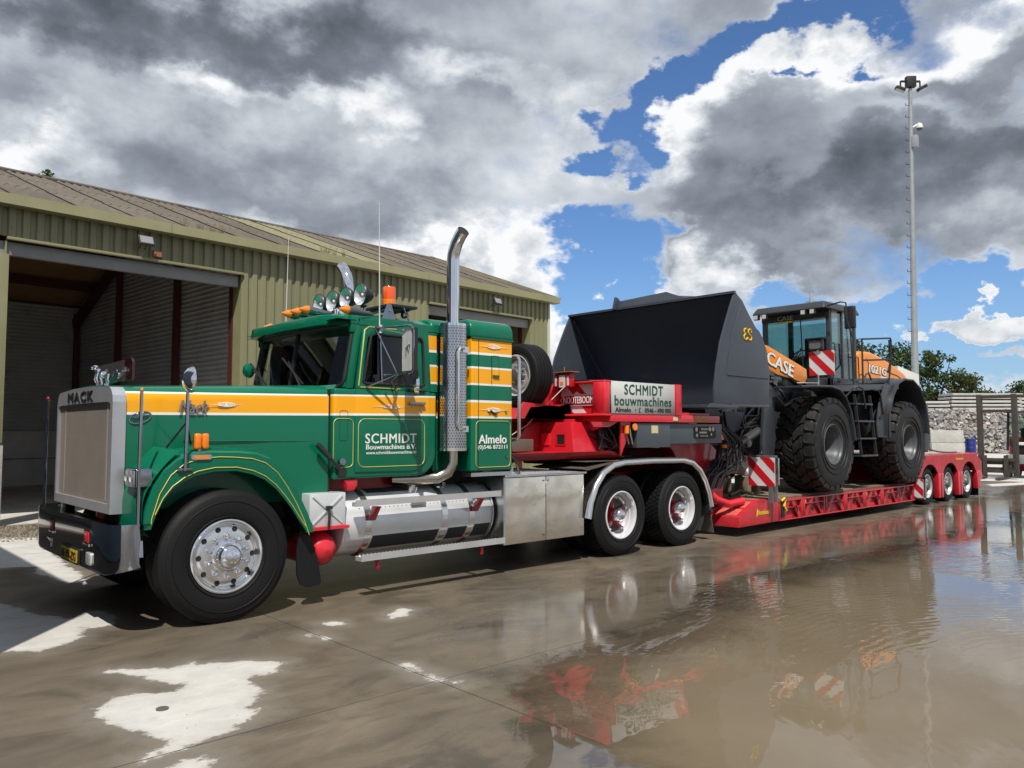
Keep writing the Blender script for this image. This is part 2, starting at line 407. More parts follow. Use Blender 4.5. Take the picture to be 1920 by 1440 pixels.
def text_mesh(s, bold=0.0, extrude=0.004, shear=0.0, spacing=1.0):
    cu = bpy.data.curves.new('txt', 'FONT'); cu.body = s; cu.size = 1; cu.offset = bold; cu.extrude = extrude; cu.shear = shear; cu.space_character = spacing; cu.resolution_u = 3
    ob = bpy.data.objects.new('txt', cu); COL.objects.link(ob)
    dg = bpy.context.evaluated_depsgraph_get(); me = bpy.data.meshes.new_from_object(ob.evaluated_get(dg))
    bpy.data.objects.remove(ob); bpy.data.curves.remove(cu)
    return me
def text(name, s, mat, parent, org, ru, up, wd, ht, bold=0.0, depth=0.003, shear=0.0, spacing=1.0, local=False):
    """lettering whose box starts at org, runs wd along ru and ht along up"""
    me = text_mesh(s, bold if bold <= .012 else 0.0, 0.5, shear, spacing)
    co = np.empty(len(me.vertices) * 3); me.vertices.foreach_get('co', co); co = co.reshape(-1, 3)
    if bold > .012:   # heavier strokes: the outline struck three times, each a hair deeper
        fs = [tuple(p.vertices) for p in me.polygons]; n0 = len(co); b_ = bold * 1.5
        co = np.vstack([co, co + np.array([b_, 0, -.06]), co + np.array([b_ * .5, b_ * .35, -.12])])
        me = bpy.data.meshes.new(name); me.from_pydata(co.tolist(), [], [tuple(i + k * n0 for i in f) for k in range(3) for f in fs])
    mn = co.min(0); mx = co.max(0); co = (co - mn) / np.maximum(mx - mn, 1e-6)
    ru = Vector(ru).normalized(); up = Vector(up).normalized(); nn = ru.cross(up)
    B = np.array([ru * wd, up * ht, nn * depth]); co = co @ B + np.array(Vector(org))
    me.vertices.foreach_set('co', co.ravel()); me.update(); me.materials.clear(); me.materials.append(mat); me.name = name
    return link(name, me, parent, local)
def arc(c, r, a0, a1, n):
    return [(c[0] + r * math.cos(a0 + (a1 - a0) * i / n), c[1] + r * math.sin(a0 + (a1 - a0) * i / n)) for i in range(n + 1)]
def rrect(x0, x1, z0, z1, r, n=4):
    p = []
    for (cx_, cz_, a) in ((x1 - r, z1 - r, 0), (x0 + r, z1 - r, 90), (x0 + r, z0 + r, 180), (x1 - r, z0 + r, 270)):
        p += arc((cx_, cz_), r, R(a), R(a + 90), n)
    return p
def outline(mb, pts, y, wd=0.008, d=0.003):
    """thin painted line following a closed polygon on a plane Y=y"""
    mb.tube([(p[0], y, p[1]) for p in pts], wd / 2, 4, closed=True)
def stripes_panel(name, parent, org, ru, up, W, H, nst=3, thick=0.012, dirn=1):
    """red and white diagonally striped reflective board; white plate, red bands proud of it"""
    ru = Vector(ru).normalized(); up = Vector(up).normalized(); nn = ru.cross(up).normalized(); org = Vector(org)
    base = MB().obox(org + ru * W / 2 + up * H / 2 - nn * thick / 2, (W, H, thick), (ru, up, nn)).build(name, M_REFW, parent)
    band = W / nst * 0.52
    per = W / nst * 1.05
    k = -4
    while k < 6:
        a = k * per
        poly = [(a, 0), (a + band, 0), (a + band - dirn * H, H), (a - dirn * H, H)]
        # clip to 0..W
        def clip(ps, f_in, inter):
            o_ = []
            for i in range(len(ps)):
                p, q = ps[i], ps[(i + 1) % len(ps)]
                if f_in(p): o_.append(p)
                if f_in(p) != f_in(q): o_.append(inter(p, q))
            return o_
        def ix(xv):
            return lambda p, q: (xv, p[1] + (q[1] - p[1]) * (xv - p[0]) / (q[0] - p[0]))
        poly = clip(poly, lambda p: p[0] >= 0, ix(0))
        if poly: poly = clip(poly, lambda p: p[0] <= W, ix(W))
        if len(poly) >= 3:
            vs = [org + ru * p[0] + up * p[1] + nn * 0.003 for p in poly]; vs2 = [org + ru * p[0] + up * p[1] - nn * 0.002 for p in poly]
            n_ = len(poly)
            b = MB().add(vs + vs2, [tuple(range(n_)), tuple(range(2 * n_ - 1, n_ - 1, -1))] + [(i, i + n_, (i + 1) % n_ + n_, (i + 1) % n_) for i in range(n_)])
            o = b.build('red_stripe', M_REFR, base)
        k += 1
    return base
def ornament(parent, x, z, y, w_, h_):
    """white scroll ornament with thin pointed lines each side"""
    mb = MB()
    cx_ = x + w_ / 2; cz_ = z
    mb.prism([(x, cz_), (cx_ - w_ * .2, cz_ + .003), (cx_ - w_ * .2, cz_ - .003)], y - .002, y, 'y')
    mb.prism([(x + w_, cz_), (cx_ + w_ * .2, cz_ - .003), (cx_ + w_ * .2, cz_ + .003)], y - .002, y, 'y')
    for i in range(5):
        for sgn in (-1, 1):
            xx = cx_ + sgn * w_ * (0.02 + 0.042 * i); hh = h_ * (0.5 - 0.06 * i)
            mb.tube([(xx + .012 * math.cos(t * .9) * sgn, y - .002, cz_ + hh * math.sin(t * .9) * .8 * (1 if i % 2 else -1)) for t in range(0, 7)], 0.0035, 4)
    return mb.build('scroll_ornament', M_WHITE, parent)
# ------------------------------------------------------------------ ground: base sheet, concrete slabs, water
def sdf_poly(X, Y, poly):
    """signed distance, positive inside"""
    p = np.array(poly, float); n = len(p); dmin = np.full(X.shape, 1e9); ins = np.zeros(X.shape, bool)
    for i in range(n):
        ax_, ay_ = p[i]; bx_, by_ = p[(i + 1) % n]
        ex, ey = bx_ - ax_, by_ - ay_
        wx, wy = X - ax_, Y - ay_
        t = np.clip((wx * ex + wy * ey) / (ex * ex + ey * ey + 1e-12), 0, 1)
        dmin = np.minimum(dmin, (wx - ex * t) ** 2 + (wy - ey * t) ** 2)
        c = ((ay_ > Y) != (by_ > Y)) & (X < ex * (Y - ay_) / (ey + 1e-12) + ax_)
        ins ^= c
    dd = np.sqrt(dmin)
    return np.where(ins, dd, -dd)
DRY = [
    [(-1.110, -0.670), (-0.720, -0.920), (-0.600, -0.870), (-0.620, -0.980), (-0.510, -1.000), (-0.330, -1.100), (-0.140, -1.330), (-0.280, -1.460), (-0.470, -1.490), (-0.500, -1.640), (-0.550, -1.800), (-0.630, -1.920), (-0.720, -1.970), (-0.640, -2.090), (-0.760, -2.130), (-0.880, -2.200), (-0.950, -2.270), (-1.090, -2.300), (-1.160, -2.320), (-1.300, -2.320), (-1.400, -2.340), (-1.380, -2.280), (-1.210, -2.210), (-1.180, -2.180), (-1.250, -2.020), (-1.350, -1.810), (-1.400, -1.550), (-1.320, -1.390), (-1.230, -1.270), (-1.110, -1.280), (-0.880, -1.440), (-0.830, -1.380), (-0.840, -1.280), (-0.940, -1.060), (-1.060, -0.790)],
    [(-1.340, -2.480), (-1.240, -2.430), (-1.150, -2.460), (-1.120, -2.530), (-1.200, -2.650), (-1.380, -2.550)],
    [(-1.620, 0.380), (-1.280, 0.080), (-0.990, 0.290), (-0.910, 0.470), (-0.890, 0.660), (-0.690, 0.520), (-0.580, 0.800), (-0.600, 1.220), (-0.670, 1.240), (-0.890, 1.040), (-1.070, 1.470), (-1.140, 1.950), (-1.330, 2.270)],
    [(-0.540, 7.460), (0.090, 6.880), (-0.100, 5.510), (-0.140, 4.660), (-0.220, 3.950), (-0.250, 3.270), (-0.360, 2.560), (-0.500, 2.880), (-0.590, 3.590), (-0.510, 4.110), (-1.020, 4.300)],
    [(1.130, -0.610), (1.340, -0.510), (1.400, -0.620), (1.230, -0.780), (1.070, -0.770)],
    [(0.560, -0.500), (0.720, -0.570), (0.650, -0.680), (0.550, -0.610)],
    [(0.290, -0.750), (0.370, -0.760), (0.380, -0.990), (0.310, -0.990)],
    [(0.370, -1.870), (0.440, -1.900), (0.420, -2.210), (0.400, -2.360), (0.340, -2.320), (0.360, -2.150), (0.360, -1.950)],
    [(0.420, -2.420), (0.490, -2.420), (0.490, -2.460), (0.430, -2.510), (0.400, -2.470)],
    [(27.480, 2.710), (31.100, 1.670), (27.690, 0.870), (24.890, 1.940)],
    [(23.100, 1.250), (26.080, 0.490), (24.630, 0.150), (22.220, 0.860)],
    [(25.0, -1.0), (60, -1.6), (60, 30), (22, 30), (22.0, 6.0), (24.6, 2.2), (25.5, 0.4)],
    [(8, 3.5), (20, 4.5), (20, 16), (14.5, 16), (13.5, 10), (4.2, 8.9), (6, 6.5)],
]
WATER = [(-0.35, -9.5), (-0.3, -4.3), (-0.05, -3.55), (0.5, -2.95), (1.15, -2.42), (2.3, -2.44), (3.4, -2.2), (4.2, -1.75), (5.8, -1.8), (8.2, -1.95), (11.6, -2.0), (14.5, -1.7), (18.0, -2.3), (22.0, -2.9), (27, -4), (34, -9.5)]
WETG = [(0.2, -9.5), (0.35, -2.9), (0.75, -1.9), (1.25, -1.2), (2.5, -0.75), (5.0, -0.6), (8.0, -0.45), (13.0, -0.3), (20, 0.4), (24, 0.6), (27, -1.4), (40, -9.5)]
def ground_material():
    mt = bpy.data.materials.new('wet_concrete'); mt.use_nodes = True
    n = NT(mt.node_tree); o = n.node('ShaderNodeOutputMaterial'); b = n.node('ShaderNodeBsdfPrincipled'); n.l.new(b.outputs[0], o.inputs[0])
    geo = n.node('ShaderNodeNewGeometry').outputs['Position']
    def at(nm):
        a = n.node('ShaderNodeAttribute', attribute_name=nm); return a.outputs['Fac']
    dry = at('dry'); wet = at('gloss')
    nz = n.noise(geo, 5.5, 9, 0.68, 0.4)
    nzs = n.noise(n.vmath('MULTIPLY', geo, (1, 2.6, 1)), 26, 5, 0.65)
    dd = n.math('ADD', dry, n.math('ADD', n.math('MULTIPLY', n.math('SUBTRACT', nz, 0.5), 0.26), n.math('MULTIPLY', n.math('SUBTRACT', nzs, 0.5), 0.11)))
    dmask = n.mapr(dd, -0.014, 0.022, 0, 1, True)
    damp = n.mapr(dd, -0.20, 0.0, 0, 0.34, True)
    big = n.noise(geo, 0.55, 6, 0.6)
    swirl = n.noise(n.vmath('MULTIPLY', geo, (0.6, 1.7, 1)), 1.3, 8, 0.65, 0.9)
    wc = n.mix(n.mapr(swirl, 0.30, 0.72), (0.064, 0.051, 0.037), (0.205, 0.165, 0.115))
    wc = n.mix(n.mapr(big, 0.35, 0.7), wc, (0.108, 0.090, 0.065))
    fineg = n.noise(geo, 90, 4, 0.7)
    wc = n.mix(n.mapr(fineg, 0.3, 0.75, 0, 0.30), wc, (0.19, 0.165, 0.13))
    dark = n.mapr(n.noise(n.vmath('MULTIPLY', geo, (0.8, 1.3, 1)), 1.3, 9, 0.68, 0.8), 0.47, 0.66, 0, 0.62, True)
    wc = n.mix(dark, wc, (0.046, 0.039, 0.030))
    dc = n.mix(n.mapr(n.noise(geo, 3.0, 7, 0.6), 0.3, 0.7), (0.44, 0.425, 0.395), (0.56, 0.545, 0.51))
    dc = n.mix(n.mapr(fineg, 0.55, 0.8, 0, 0.25), dc, (0.35, 0.33, 0.30))
    st_ = n.noise(n.vmath('MULTIPLY', geo, (1.4, 3.4, 1)), 2.6, 9, 0.7, 0.7)
    dc = n.mix(n.mapr(st_, 0.50, 0.72, 0, 0.55), dc, (0.36, 0.335, 0.30))
    dc = n.mix(n.mapr(dd, 0.0, 0.10, 0.35, 0.0, True), dc, (0.37, 0.35, 0.315))
    wc = n.mix(damp, wc, (0.30, 0.275, 0.24))
    col = n.mix(dmask, wc, dc)
    n.set(b.inputs['Base Color'], col)
    wg = n.mapr(n.math('ADD', wet, n.math('MULTIPLY', n.math('SUBTRACT', n.noise(geo, 1.6, 7, 0.65, 0.5), 0.5), 1.6)), -0.35, 0.55, 0, 1, True)
    rough = n.mix(wg, (0.44, 0.44, 0.44), (0.07, 0.07, 0.07))
    rough = n.math('ADD', rough, n.math('MULTIPLY', n.math('SUBTRACT', swirl, 0.5), 0.12))
    rough = n.math('MAXIMUM', rough, n.math('MULTIPLY', dmask, 0.85)); n.set(b.inputs['Roughness'], rough)
    b.inputs['Specular IOR Level'].default_value = 0.5
    bn = n.node('ShaderNodeBump'); bn.inputs['Distance'].default_value = 0.004
    n.set(bn.inputs['Strength'], n.mapr(wg, 0, 1, 0.55, 0.04)); n.l.new(n.noise(geo, 70, 6, 0.7), bn.inputs['Height']); n.l.new(bn.outputs[0], b.inputs['Normal'])
    return mt
M_GROUND = ground_material()
M_BASE = pmat('joint_filler', (0.05, 0.043, 0.034), 0.7)
g = MB(); g.add([(-400, -400, -0.03), (500, -400, -0.03), (500, 600, -0.03), (-400, 600, -0.03)], [(0, 1, 2, 3)])
ground = g.build('ground', pmat('far_ground', (0.16, 0.15, 0.125), 0.6, dirt=0.3, scale=0.2)); ground['kind'] = 'structure'
xs = [-24.4, -16.1, -7.9, 0.36, 8.6, 16.9, 25.1, 33.3, 41.6, 50, 58]
ys = [-18.6, -10.5, -2.32, 5.2, 12.6, 20.2]
for i in range(len(xs) - 1):
    for j in range(len(ys) - 1):
        x0, x1, y0, y1 = xs[i] + .004, xs[i + 1] - .004, ys[j] + .004, ys[j + 1] - .004
        near = x0 > -9 and x1 < 26 and y0 > -11 and y1 < 13
        st = 0.055 if (near and x1 < 9 and y1 < 6) else (0.09 if near else 0.5)
        nx = int((x1 - x0) / st); ny = int((y1 - y0) / st)
        X, Y = np.meshgrid(np.linspace(x0, x1, nx + 1), np.linspace(y0, y1, ny + 1), indexing='ij')
        dz = np.full(X.shape, -9.0)
        for pl in DRY:
            a = np.array(pl)
            if a[:, 0].min() > x1 + 1 or a[:, 0].max() < x0 - 1 or a[:, 1].min() > y1 + 1 or a[:, 1].max() < y0 - 1:
                continue
            dz = np.maximum(dz, sdf_poly(X, Y, pl))
        gl = sdf_poly(X, Y, WETG)
        Z = np.zeros(X.shape)
        co = np.stack([X, Y, Z], -1).reshape(-1, 3)
        idx = np.arange((nx + 1) * (ny + 1)).reshape(nx + 1, ny + 1)
        q = np.stack([idx[:-1, :-1], idx[1:, :-1], idx[1:, 1:], idx[:-1, 1:]], -1).reshape(-1, 4)
        nv = len(co)
        sk = np.array([(x0, y0, -.03), (x1, y0, -.03), (x1, y1, -.03), (x0, y1, -.03)])
        cs = [idx[0, 0], idx[-1, 0], idx[-1, -1], idx[0, -1]]
        faces = q.tolist() + [(nv + a, nv + (a + 1) % 4, cs[(a + 1) % 4], cs[a]) for a in range(4)]
        me = bpy.data.meshes.new('concrete_slab'); me.from_pydata(np.vstack([co, sk]).tolist(), [], faces)
        a1 = me.attributes.new('dry', 'FLOAT', 'POINT'); a1.data.foreach_set('value', np.concatenate([np.clip(dz, -3, 3).ravel(), [-3] * 4]).astype(np.float32))
        a2 = me.attributes.new('gloss', 'FLOAT', 'POINT'); a2.data.foreach_set('value', np.concatenate([np.clip(gl, -3, 3).ravel(), [-3] * 4]).astype(np.float32))
        me.materials.append(M_GROUND); link('concrete_slab', me, ground)
# the flooded part: muddy water a few millimetres deep, its opacity following the depth
def water_material():
    mt = bpy.data.materials.new('muddy_water'); mt.use_nodes = True
    n = NT(mt.node_tree); o = n.node('ShaderNodeOutputMaterial')
    geo = n.node('ShaderNodeNewGeometry').outputs['Position']
    dp = n.node('ShaderNodeAttribute', attribute_name='depth').outputs['Fac']
    df = n.node('ShaderNodeBsdfDiffuse'); tr = n.node('ShaderNodeBsdfTransparent'); gl = n.node('ShaderNodeBsdfGlossy'); gl.inputs['Roughness'].default_value = 0.015
    n.set(df.inputs[0], n.mix(n.mapr(n.noise(geo, 0.6, 5, 0.6), 0.3, 0.7), (0.185, 0.145, 0.094), (0.235, 0.187, 0.125)))
    e = n.math('ADD', dp, n.math('MULTIPLY', n.math('SUBTRACT', n.noise(geo, 1.8, 8, 0.65, 0.6), 0.5), 0.9))
    op = n.mapr(e, 0.0, 0.9, 0.0, 0.93, True)
    film = n.mapr(e, -0.10, 0.02, 0, 1, True)
    body = n.node('ShaderNodeMixShader'); n.set(body.inputs[0], op); n.l.new(tr.outputs[0], body.inputs[1]); n.l.new(df.outputs[0], body.inputs[2])
    w1 = n.node('ShaderNodeTexWave', wave_type='RINGS', rings_direction='Z', wave_profile='SIN')
    n.set(w1.inputs['Vector'], n.vmath('SUBTRACT', geo, (3.2, -6.4, 0))); w1.inputs['Scale'].default_value = 3.4; w1.inputs['Distortion'].default_value = 7.0; w1.inputs['Detail'].default_value = 2; w1.inputs['Detail Scale'].default_value = 0.7
    rip = n.noise(n.vmath('MULTIPLY', geo, (1, 1.0, 1)), 3.2, 3, 0.5, 0.6)
    region = n.mapr(n.noise(geo, 0.35, 2, 0.5), 0.42, 0.62, 0.12, 1.0, True)
    hgt = n.math('ADD', n.math('MULTIPLY', w1.outputs['Fac'], 0.20), n.math('MULTIPLY', rip, 1.15))
    bn = n.node('ShaderNodeBump'); bn.inputs['Distance'].default_value = 0.014; n.set(bn.inputs['Strength'], n.math('MULTIPLY', region, 0.30)); n.l.new(hgt, bn.inputs['Height'])
    n.l.new(bn.outputs[0], gl.inputs['Normal'])
    fr = n.node('ShaderNodeFresnel'); fr.inputs[0].default_value = 1.45; n.l.new(bn.outputs[0], fr.inputs['Normal'])
    mx = n.node('ShaderNodeMixShader'); n.set(mx.inputs[0], n.math('MULTIPLY', n.math('MULTIPLY_ADD', fr.outputs[0], 1.3, 0.02, clamp=True), film)); n.l.new(body.outputs[0], mx.inputs[1]); n.l.new(gl.outputs[0], mx.inputs[2])
    n.l.new(mx.outputs[0], o.inputs[0])
    return mt
nx, ny = 360, 110
X, Y = np.meshgrid(np.linspace(-1.2, 34, nx + 1), np.linspace(-10.4, 0.3, ny + 1), indexing='ij')
dep = sdf_poly(X, Y, WATER)
co = np.stack([X, Y, np.full(X.shape, 0.004)], -1).reshape(-1, 3); idx = np.arange((nx + 1) * (ny + 1)).reshape(nx + 1, ny + 1)
q = np.stack([idx[:-1, :-1], idx[1:, :-1], idx[1:, 1:], idx[:-1, 1:]], -1).reshape(-1, 4)
keep = dep.reshape(-1)[q].max(1) > -1.0; q = q[keep]
me = bpy.data.meshes.new('puddle_water'); me.from_pydata(co.tolist(), [], q.tolist())
a1 = me.attributes.new('depth', 'FLOAT', 'POINT'); a1.data.foreach_set('value', np.clip(dep, -3, 3).ravel().astype(np.float32))
me.materials.append(water_material()); puddle = link('puddle_water', me); puddle['kind'] = 'structure'
# loose grit on the concrete
gm = MB(); rg = random.Random(3)
for k in range(420):
    x = rg.uniform(-2.2, 3.5); y = rg.uniform(-4.2, -0.2); r_ = rg.uniform(0.0015, 0.0045)
    gm.add([(x - r_, y, 0.001), (x, y - r_, 0.001), (x + r_, y, 0.001), (x, y + r_, 0.001), (x, y, r_ * 1.2)], [(0, 1, 4), (1, 2, 4), (2, 3, 4), (3, 0, 4)])
for k in range(2600):
    x = rg.gauss(-1.6, 1.4); y = rg.uniform(6.6, 8.9); r_ = rg.uniform(0.006, 0.03)
    gm.add([(x - r_, y, 0.001), (x, y - r_, 0.001), (x + r_, y, 0.001), (x, y + r_, 0.001), (x, y, r_ * 1.1)], [(0, 1, 4), (1, 2, 4), (2, 3, 4), (3, 0, 4)])
gr = gm.build('gravel', pmat('grit', (0.20, 0.17, 0.13), 0.8)); gr['kind'] = 'stuff'; gr['label'] = 'loose grit and gravel scattered over the wet concrete yard'
# small round drain cover in the dry patch
t = MB().cyl((-1.07, -1.68, 0.0), (-1.07, -1.68, 0.007), 0.034, n=18).build('drain_cover', pmat('drain_iron', (0.11, 0.09, 0.075), 0.6), None)
recenter(t, (-1.07, -1.68, 0)); tag(t, 'small round iron drain cap set in the pale dry patch of concrete', 'drain cover')

# ------------------------------------------------------------------ the shed (own frame: x along the facade, y into the building)
SH = thing('storage_shed', 'long olive green corrugated steel shed with open bays and mossy roof', 'building', (4.02, 9.03, 0), rz=R(3.761))
M_ZINC = pmat('grey_door_track', (0.26, 0.26, 0.255), 0.5, dirt=0.1)
M_OLIVE = pmat('olive_cladding', (0.225, 0.218, 0.118), 0.5, 0, 0.1, orand=0.07, dirt=0.22, dirtcol=(0.13, 0.125, 0.06), scale=1.4, streak=True)
M_OLIVEL = pmat('olive_trim', (0.255, 0.248, 0.132), 0.5, dirt=0.12, dirtcol=(0.17, 0.17, 0.08), scale=1.5)
M_ROOF = pmat('mossy_fibre_roof', (0.120, 0.098, 0.080), 0.85, orand=0.16, dirt=0.55, dirtcol=(0.10, 0.105, 0.045), scale=2.2, bump=0.3, bscale=20)
M_ROOFL = pmat('translucent_roof_sheet', (0.20, 0.19, 0.11), 0.7, dirt=0.25, dirtcol=(0.17, 0.17, 0.07), scale=2.2, bump=0.2)
M_SHIN = pmat('inner_corrugated_sheet', (0.44, 0.455, 0.46), 0.6, dirt=0.3, dirtcol=(0.10, 0.10, 0.10), scale=1.0)
M_OXID = pmat('red_oxide_steel', (0.075, 0.018, 0.012), 0.55)
M_CEIL = pmat('brown_ceiling_sheet', (0.36, 0.20, 0.09), 0.8, dirt=0.3, dirtcol=(0.10, 0.06, 0.03), scale=1.5)
M_CONC = pmat('cast_concrete', (0.42, 0.41, 0.38), 0.85, dirt=0.35, dirtcol=(0.20, 0.19, 0.17), scale=1.6, bump=0.3, bscale=18)
UL, UR = -16.0, 9.46; EZ = 5.25; RZ_ = 7.38; WD = 10.8
def clad(x0, x1, z0, z1, y=0.0, pitch=0.2, dep=0.04, mat=None, name='wall_cladding', axis='x', parent=None):
    """trapezoid profile sheet"""
    if x1 - x0 > 1.3 and axis == 'x':   # one sheet of about a metre after the other
        k = int(round((x1 - x0) / 1.0)); L = (x1 - x0) / k; o = None
        for i in range(k):
            o = clad(x0 + i * L, x0 + (i + 1) * L, z0, z1, y - .002 * (i % 2), pitch, dep, mat, 'cladding_sheet', axis, parent)
        for zz in (z0 + .12, (z0 + z1) / 2, z1 - .45) if z1 - z0 > 2 else (z0 + .15,):
            sc = MB(); a = x0 + pitch * .35
            while a < x1:
                sc.sphere((a, y - dep - .004, zz), .009, n=6); a += pitch * 2
            sc.build('sheet_screws', M_ZINC, SH, local=True)['kind'] = 'stuff'
        return o
    mb = MB(); n_ = max(1, int(round((x1 - x0) / pitch))); p = (x1 - x0) / n_; pr = []
    for i in range(n_):
        a = x0 + i * p
        pr += [(a, 0), (a + p * .12, -dep), (a + p * .58, -dep), (a + p * .70, 0)]
    pr.append((x1, 0))
    vs = []
    for (a, dy) in pr:
        for z in (z0, z1):
            vs.append((a, y + dy, z) if axis == 'x' else (y + dy, a, z))
    fs = [(2 * i, 2 * i + 2, 2 * i + 3, 2 * i + 1) for i in range(len(pr) - 1)]
    mb.add(vs, fs)
    return mb.build(name, mat or M_OLIVE, parent or SH, local=True)
def cladh(a0, a1, z0, z1, fixed, axis, pitch=0.11, dep=0.016, mat=None, name='inner_wall_sheet'):
    """horizontal corrugation, sheet lying in plane x=fixed or y=fixed"""
    mb = MB(); n_ = int((z1 - z0) / pitch); vs = []
    zs = []
    for i in range(n_):
        z = z0 + i * pitch
        zs += [(z, 0), (z + pitch * .3, dep), (z + pitch * .6, dep), (z + pitch * .8, 0)]
    zs.append((z1, 0))
    for (z, d_) in zs:
        b0, b1 = a0, a1
        if axis == 'y' and z > 5.1:   # under the slope of the roof
            k_ = (z + .12 - 5.30) / ((RZ_ - 5.30) / (WD / 2))
            b0, b1 = max(a0, k_), min(a1, WD - k_)
            if b0 > b1: b0 = b1 = WD / 2
        for a in (b0, b1):
            vs.append((a, fixed + d_, z) if axis == 'x' else (fixed + d_, a, z))
    mb.add(vs, [(2 * i, 2 * i + 1, 2 * i + 3, 2 * i + 2) for i in range(len(zs) - 1)])
    return mb.build(name, mat or M_SHIN, SH, local=True)
# openings: A -4.15..0 and B 4.93..8.72 ; lintel at 4.72
LZ = 4.76
clad(-0.0, 4.93, 0.0, EZ); clad(8.72, 9.46, 0.0, EZ)
clad(-4.15, 0.0, LZ, EZ); clad(4.93, 8.72, LZ - .04, EZ); clad(-8.4, -4.15, LZ, EZ)
clad(-16, -12.55, 0, EZ); clad(-12.55, -8.4, LZ, EZ)
# thin inner liner so the sheets have a back
MB().box(0.0, 4.93, 0.03, 0.05, 0, EZ).box(8.72, 9.42, 0.03, 0.05, 0, EZ).box(-16, 8.72, 0.03, 0.05, LZ + .02, EZ).box(-16, -12.55, .03, .05, 0, EZ).build('wall_liner', M_SHIN, SH, local=True)
for (a, b) in ((-4.15, 0.0), (4.93, 8.72), (-8.4, -4.35)):
    MB().box(a, b, -0.075, 0.012, LZ - .06, LZ - .012).build('lintel_flashing', M_OLIVEL, SH, bevel=.004, local=True)
    MB().box(a - .1, b - .05, 0.06, 0.16, LZ - .30, LZ - .075).build('door_track', M_ZINC, SH, bevel=.008, local=True)
    MB().box(b - .012, b + .012, 0.0, 0.32, 0, LZ - .07).build('door_jamb', M_OLIVEL, SH, local=True)
    MB().box(b - .04, b - .018, 0.32, 0.46, 0, LZ - .07).build('door_jamb_post', M_OXID, SH, local=True)
    MB().box(a - .012, a + .012, 0.0, 0.32, 0, LZ - .07).build('door_jamb', M_OLIVEL, SH, local=True)
MB().box(-4.35, -4.12, -0.10, 0.02, 1.35, 4.45).build('door_post', M_OLIVEL, SH, bevel=.01, local=True)
MB().box(-4.38, -4.10, -0.08, 0.22, 0.0, 1.33).build('concrete_plinth', M_CONC, SH, bevel=.015, local=True)
# corner trim, gable ends
MB().box(9.43, 9.50, -0.06, 0.10, 0, EZ).build('corner_trim', pmat('pale_corner_trim', (0.50, 0.50, 0.42), 0.5), SH, bevel=.01, local=True)
gab = MB(); gab.prism([(0.02, 0), (WD, 0), (WD, EZ), (WD / 2, RZ_ - .1), (0.02, EZ)], 9.40, 9.44, 'x').build('gable_wall', M_OLIVE, SH, local=True)
MB().prism([(0.02, 0), (WD, 0), (WD, EZ), (WD / 2, RZ_ - .1), (0.02, EZ)], -16.0, -15.95, 'x').build('gable_wall', M_OLIVE, SH, local=True)
# gutter / eave trim in lengths
for (a, b) in ((-16.1, -10.3), (-10.3, -4.6), (-4.6, -1.55), (-1.55, 4.75), (4.75, 9.0), (9.0, 9.72)):
    MB().prism([(-0.27, 5.24), (-0.25, 5.42), (-0.22, 5.42), (-0.225, 5.27), (0.0, 5.27), (0.0, 5.235)], a + .004, b - .004, 'x').build('gutter_length', M_OLIVEL, SH, local=True)
# roof: individual corrugated sheets up the slope
def roof_sheet_mesh(wd, y0, z0, y1, z1, name):
    mb = MB(); n_ = 6; vs = []; steps = 1
    for i in range(n_ * 6 + 1):
        x = wd * i / (n_ * 6); h = 0.028 * math.cos(2 * math.pi * i / 6)
        vs += [(x, y0, z0 + h), (x, y1, z1 + h), (x, y0, z0 + h - .008), (x, y1, z1 + h - .008)]
    for i in range(n_ * 6):
        a = 4 * i; c_ = 4 * (i + 1)
        mb_f = [(a, c_, c_ + 1, a + 1), (a + 2, a + 3, c_ + 3, c_ + 2), (a, a + 2, c_ + 2, c_), (a + 1, c_ + 1, c_ + 3, a + 3)]
        if i == 0: mb.add(vs, []) if False else None
        mb.f += mb_f; mb.sm += [True, True, False, False]
    mb.v = vs
    me = mb.mesh(name)
    return me
sl = (RZ_ - 5.36) / (WD / 2 + .12)
rows = [(-0.12, 1.85), (1.75, 3.70), (3.60, 5.40)]
SHW = 1.0
for side in (0, 1):
    for r_i, (ya, yb) in enumerate(rows):
        za = 5.40 + (ya + .12) * sl + .012; zb = 5.40 + (yb + .12) * sl
        YA, YB = (ya, yb) if side == 0 else (WD - ya, WD - yb)
        me = roof_sheet_mesh(SHW + .04, YA, za, YB, zb, 'roof_sheet'); me.materials.append(M_ROOF)
        me2 = me.copy(); me2.materials.clear(); me2.materials.append(M_ROOFL)
        i = 0; x = UL - .1
        while x < UR + .15:
            tr_ = (1.6 < x < 3.8) or (-10 < x < -8)
            o = link('roof_sheet', me2 if tr_ else me, SH, local=True); o.location = (x, 0, random.uniform(-.002, .002)); o.rotation_euler = (0, 0, 0)
            x += SHW; i += 1
# ridge caps
for k in range(26):
    x = UL - .1 + k * 1.0
    MB().prism([(WD / 2 - .26, RZ_ + .0), (WD / 2, RZ_ + .10), (WD / 2 + .26, RZ_ + .0), (WD / 2 + .26, RZ_ - .03), (WD / 2, RZ_ + .07), (WD / 2 - .26, RZ_ - .03)], x, x + .985, 'x').build('ridge_cap', M_ROOF, SH, local=True)
MB().box(9.52, 9.56, -.2, WD / 2, 0, 0.01).v
for sg in (0, 1):
    y0_, y1_ = (-.2, WD / 2) if sg == 0 else (WD + .2, WD / 2)
    mb = MB(); mb.beam((9.62, y0_, 5.36), (9.62, y1_, RZ_ + .04), .05, .16).build('verge_trim', M_OLIVEL, SH, local=True)
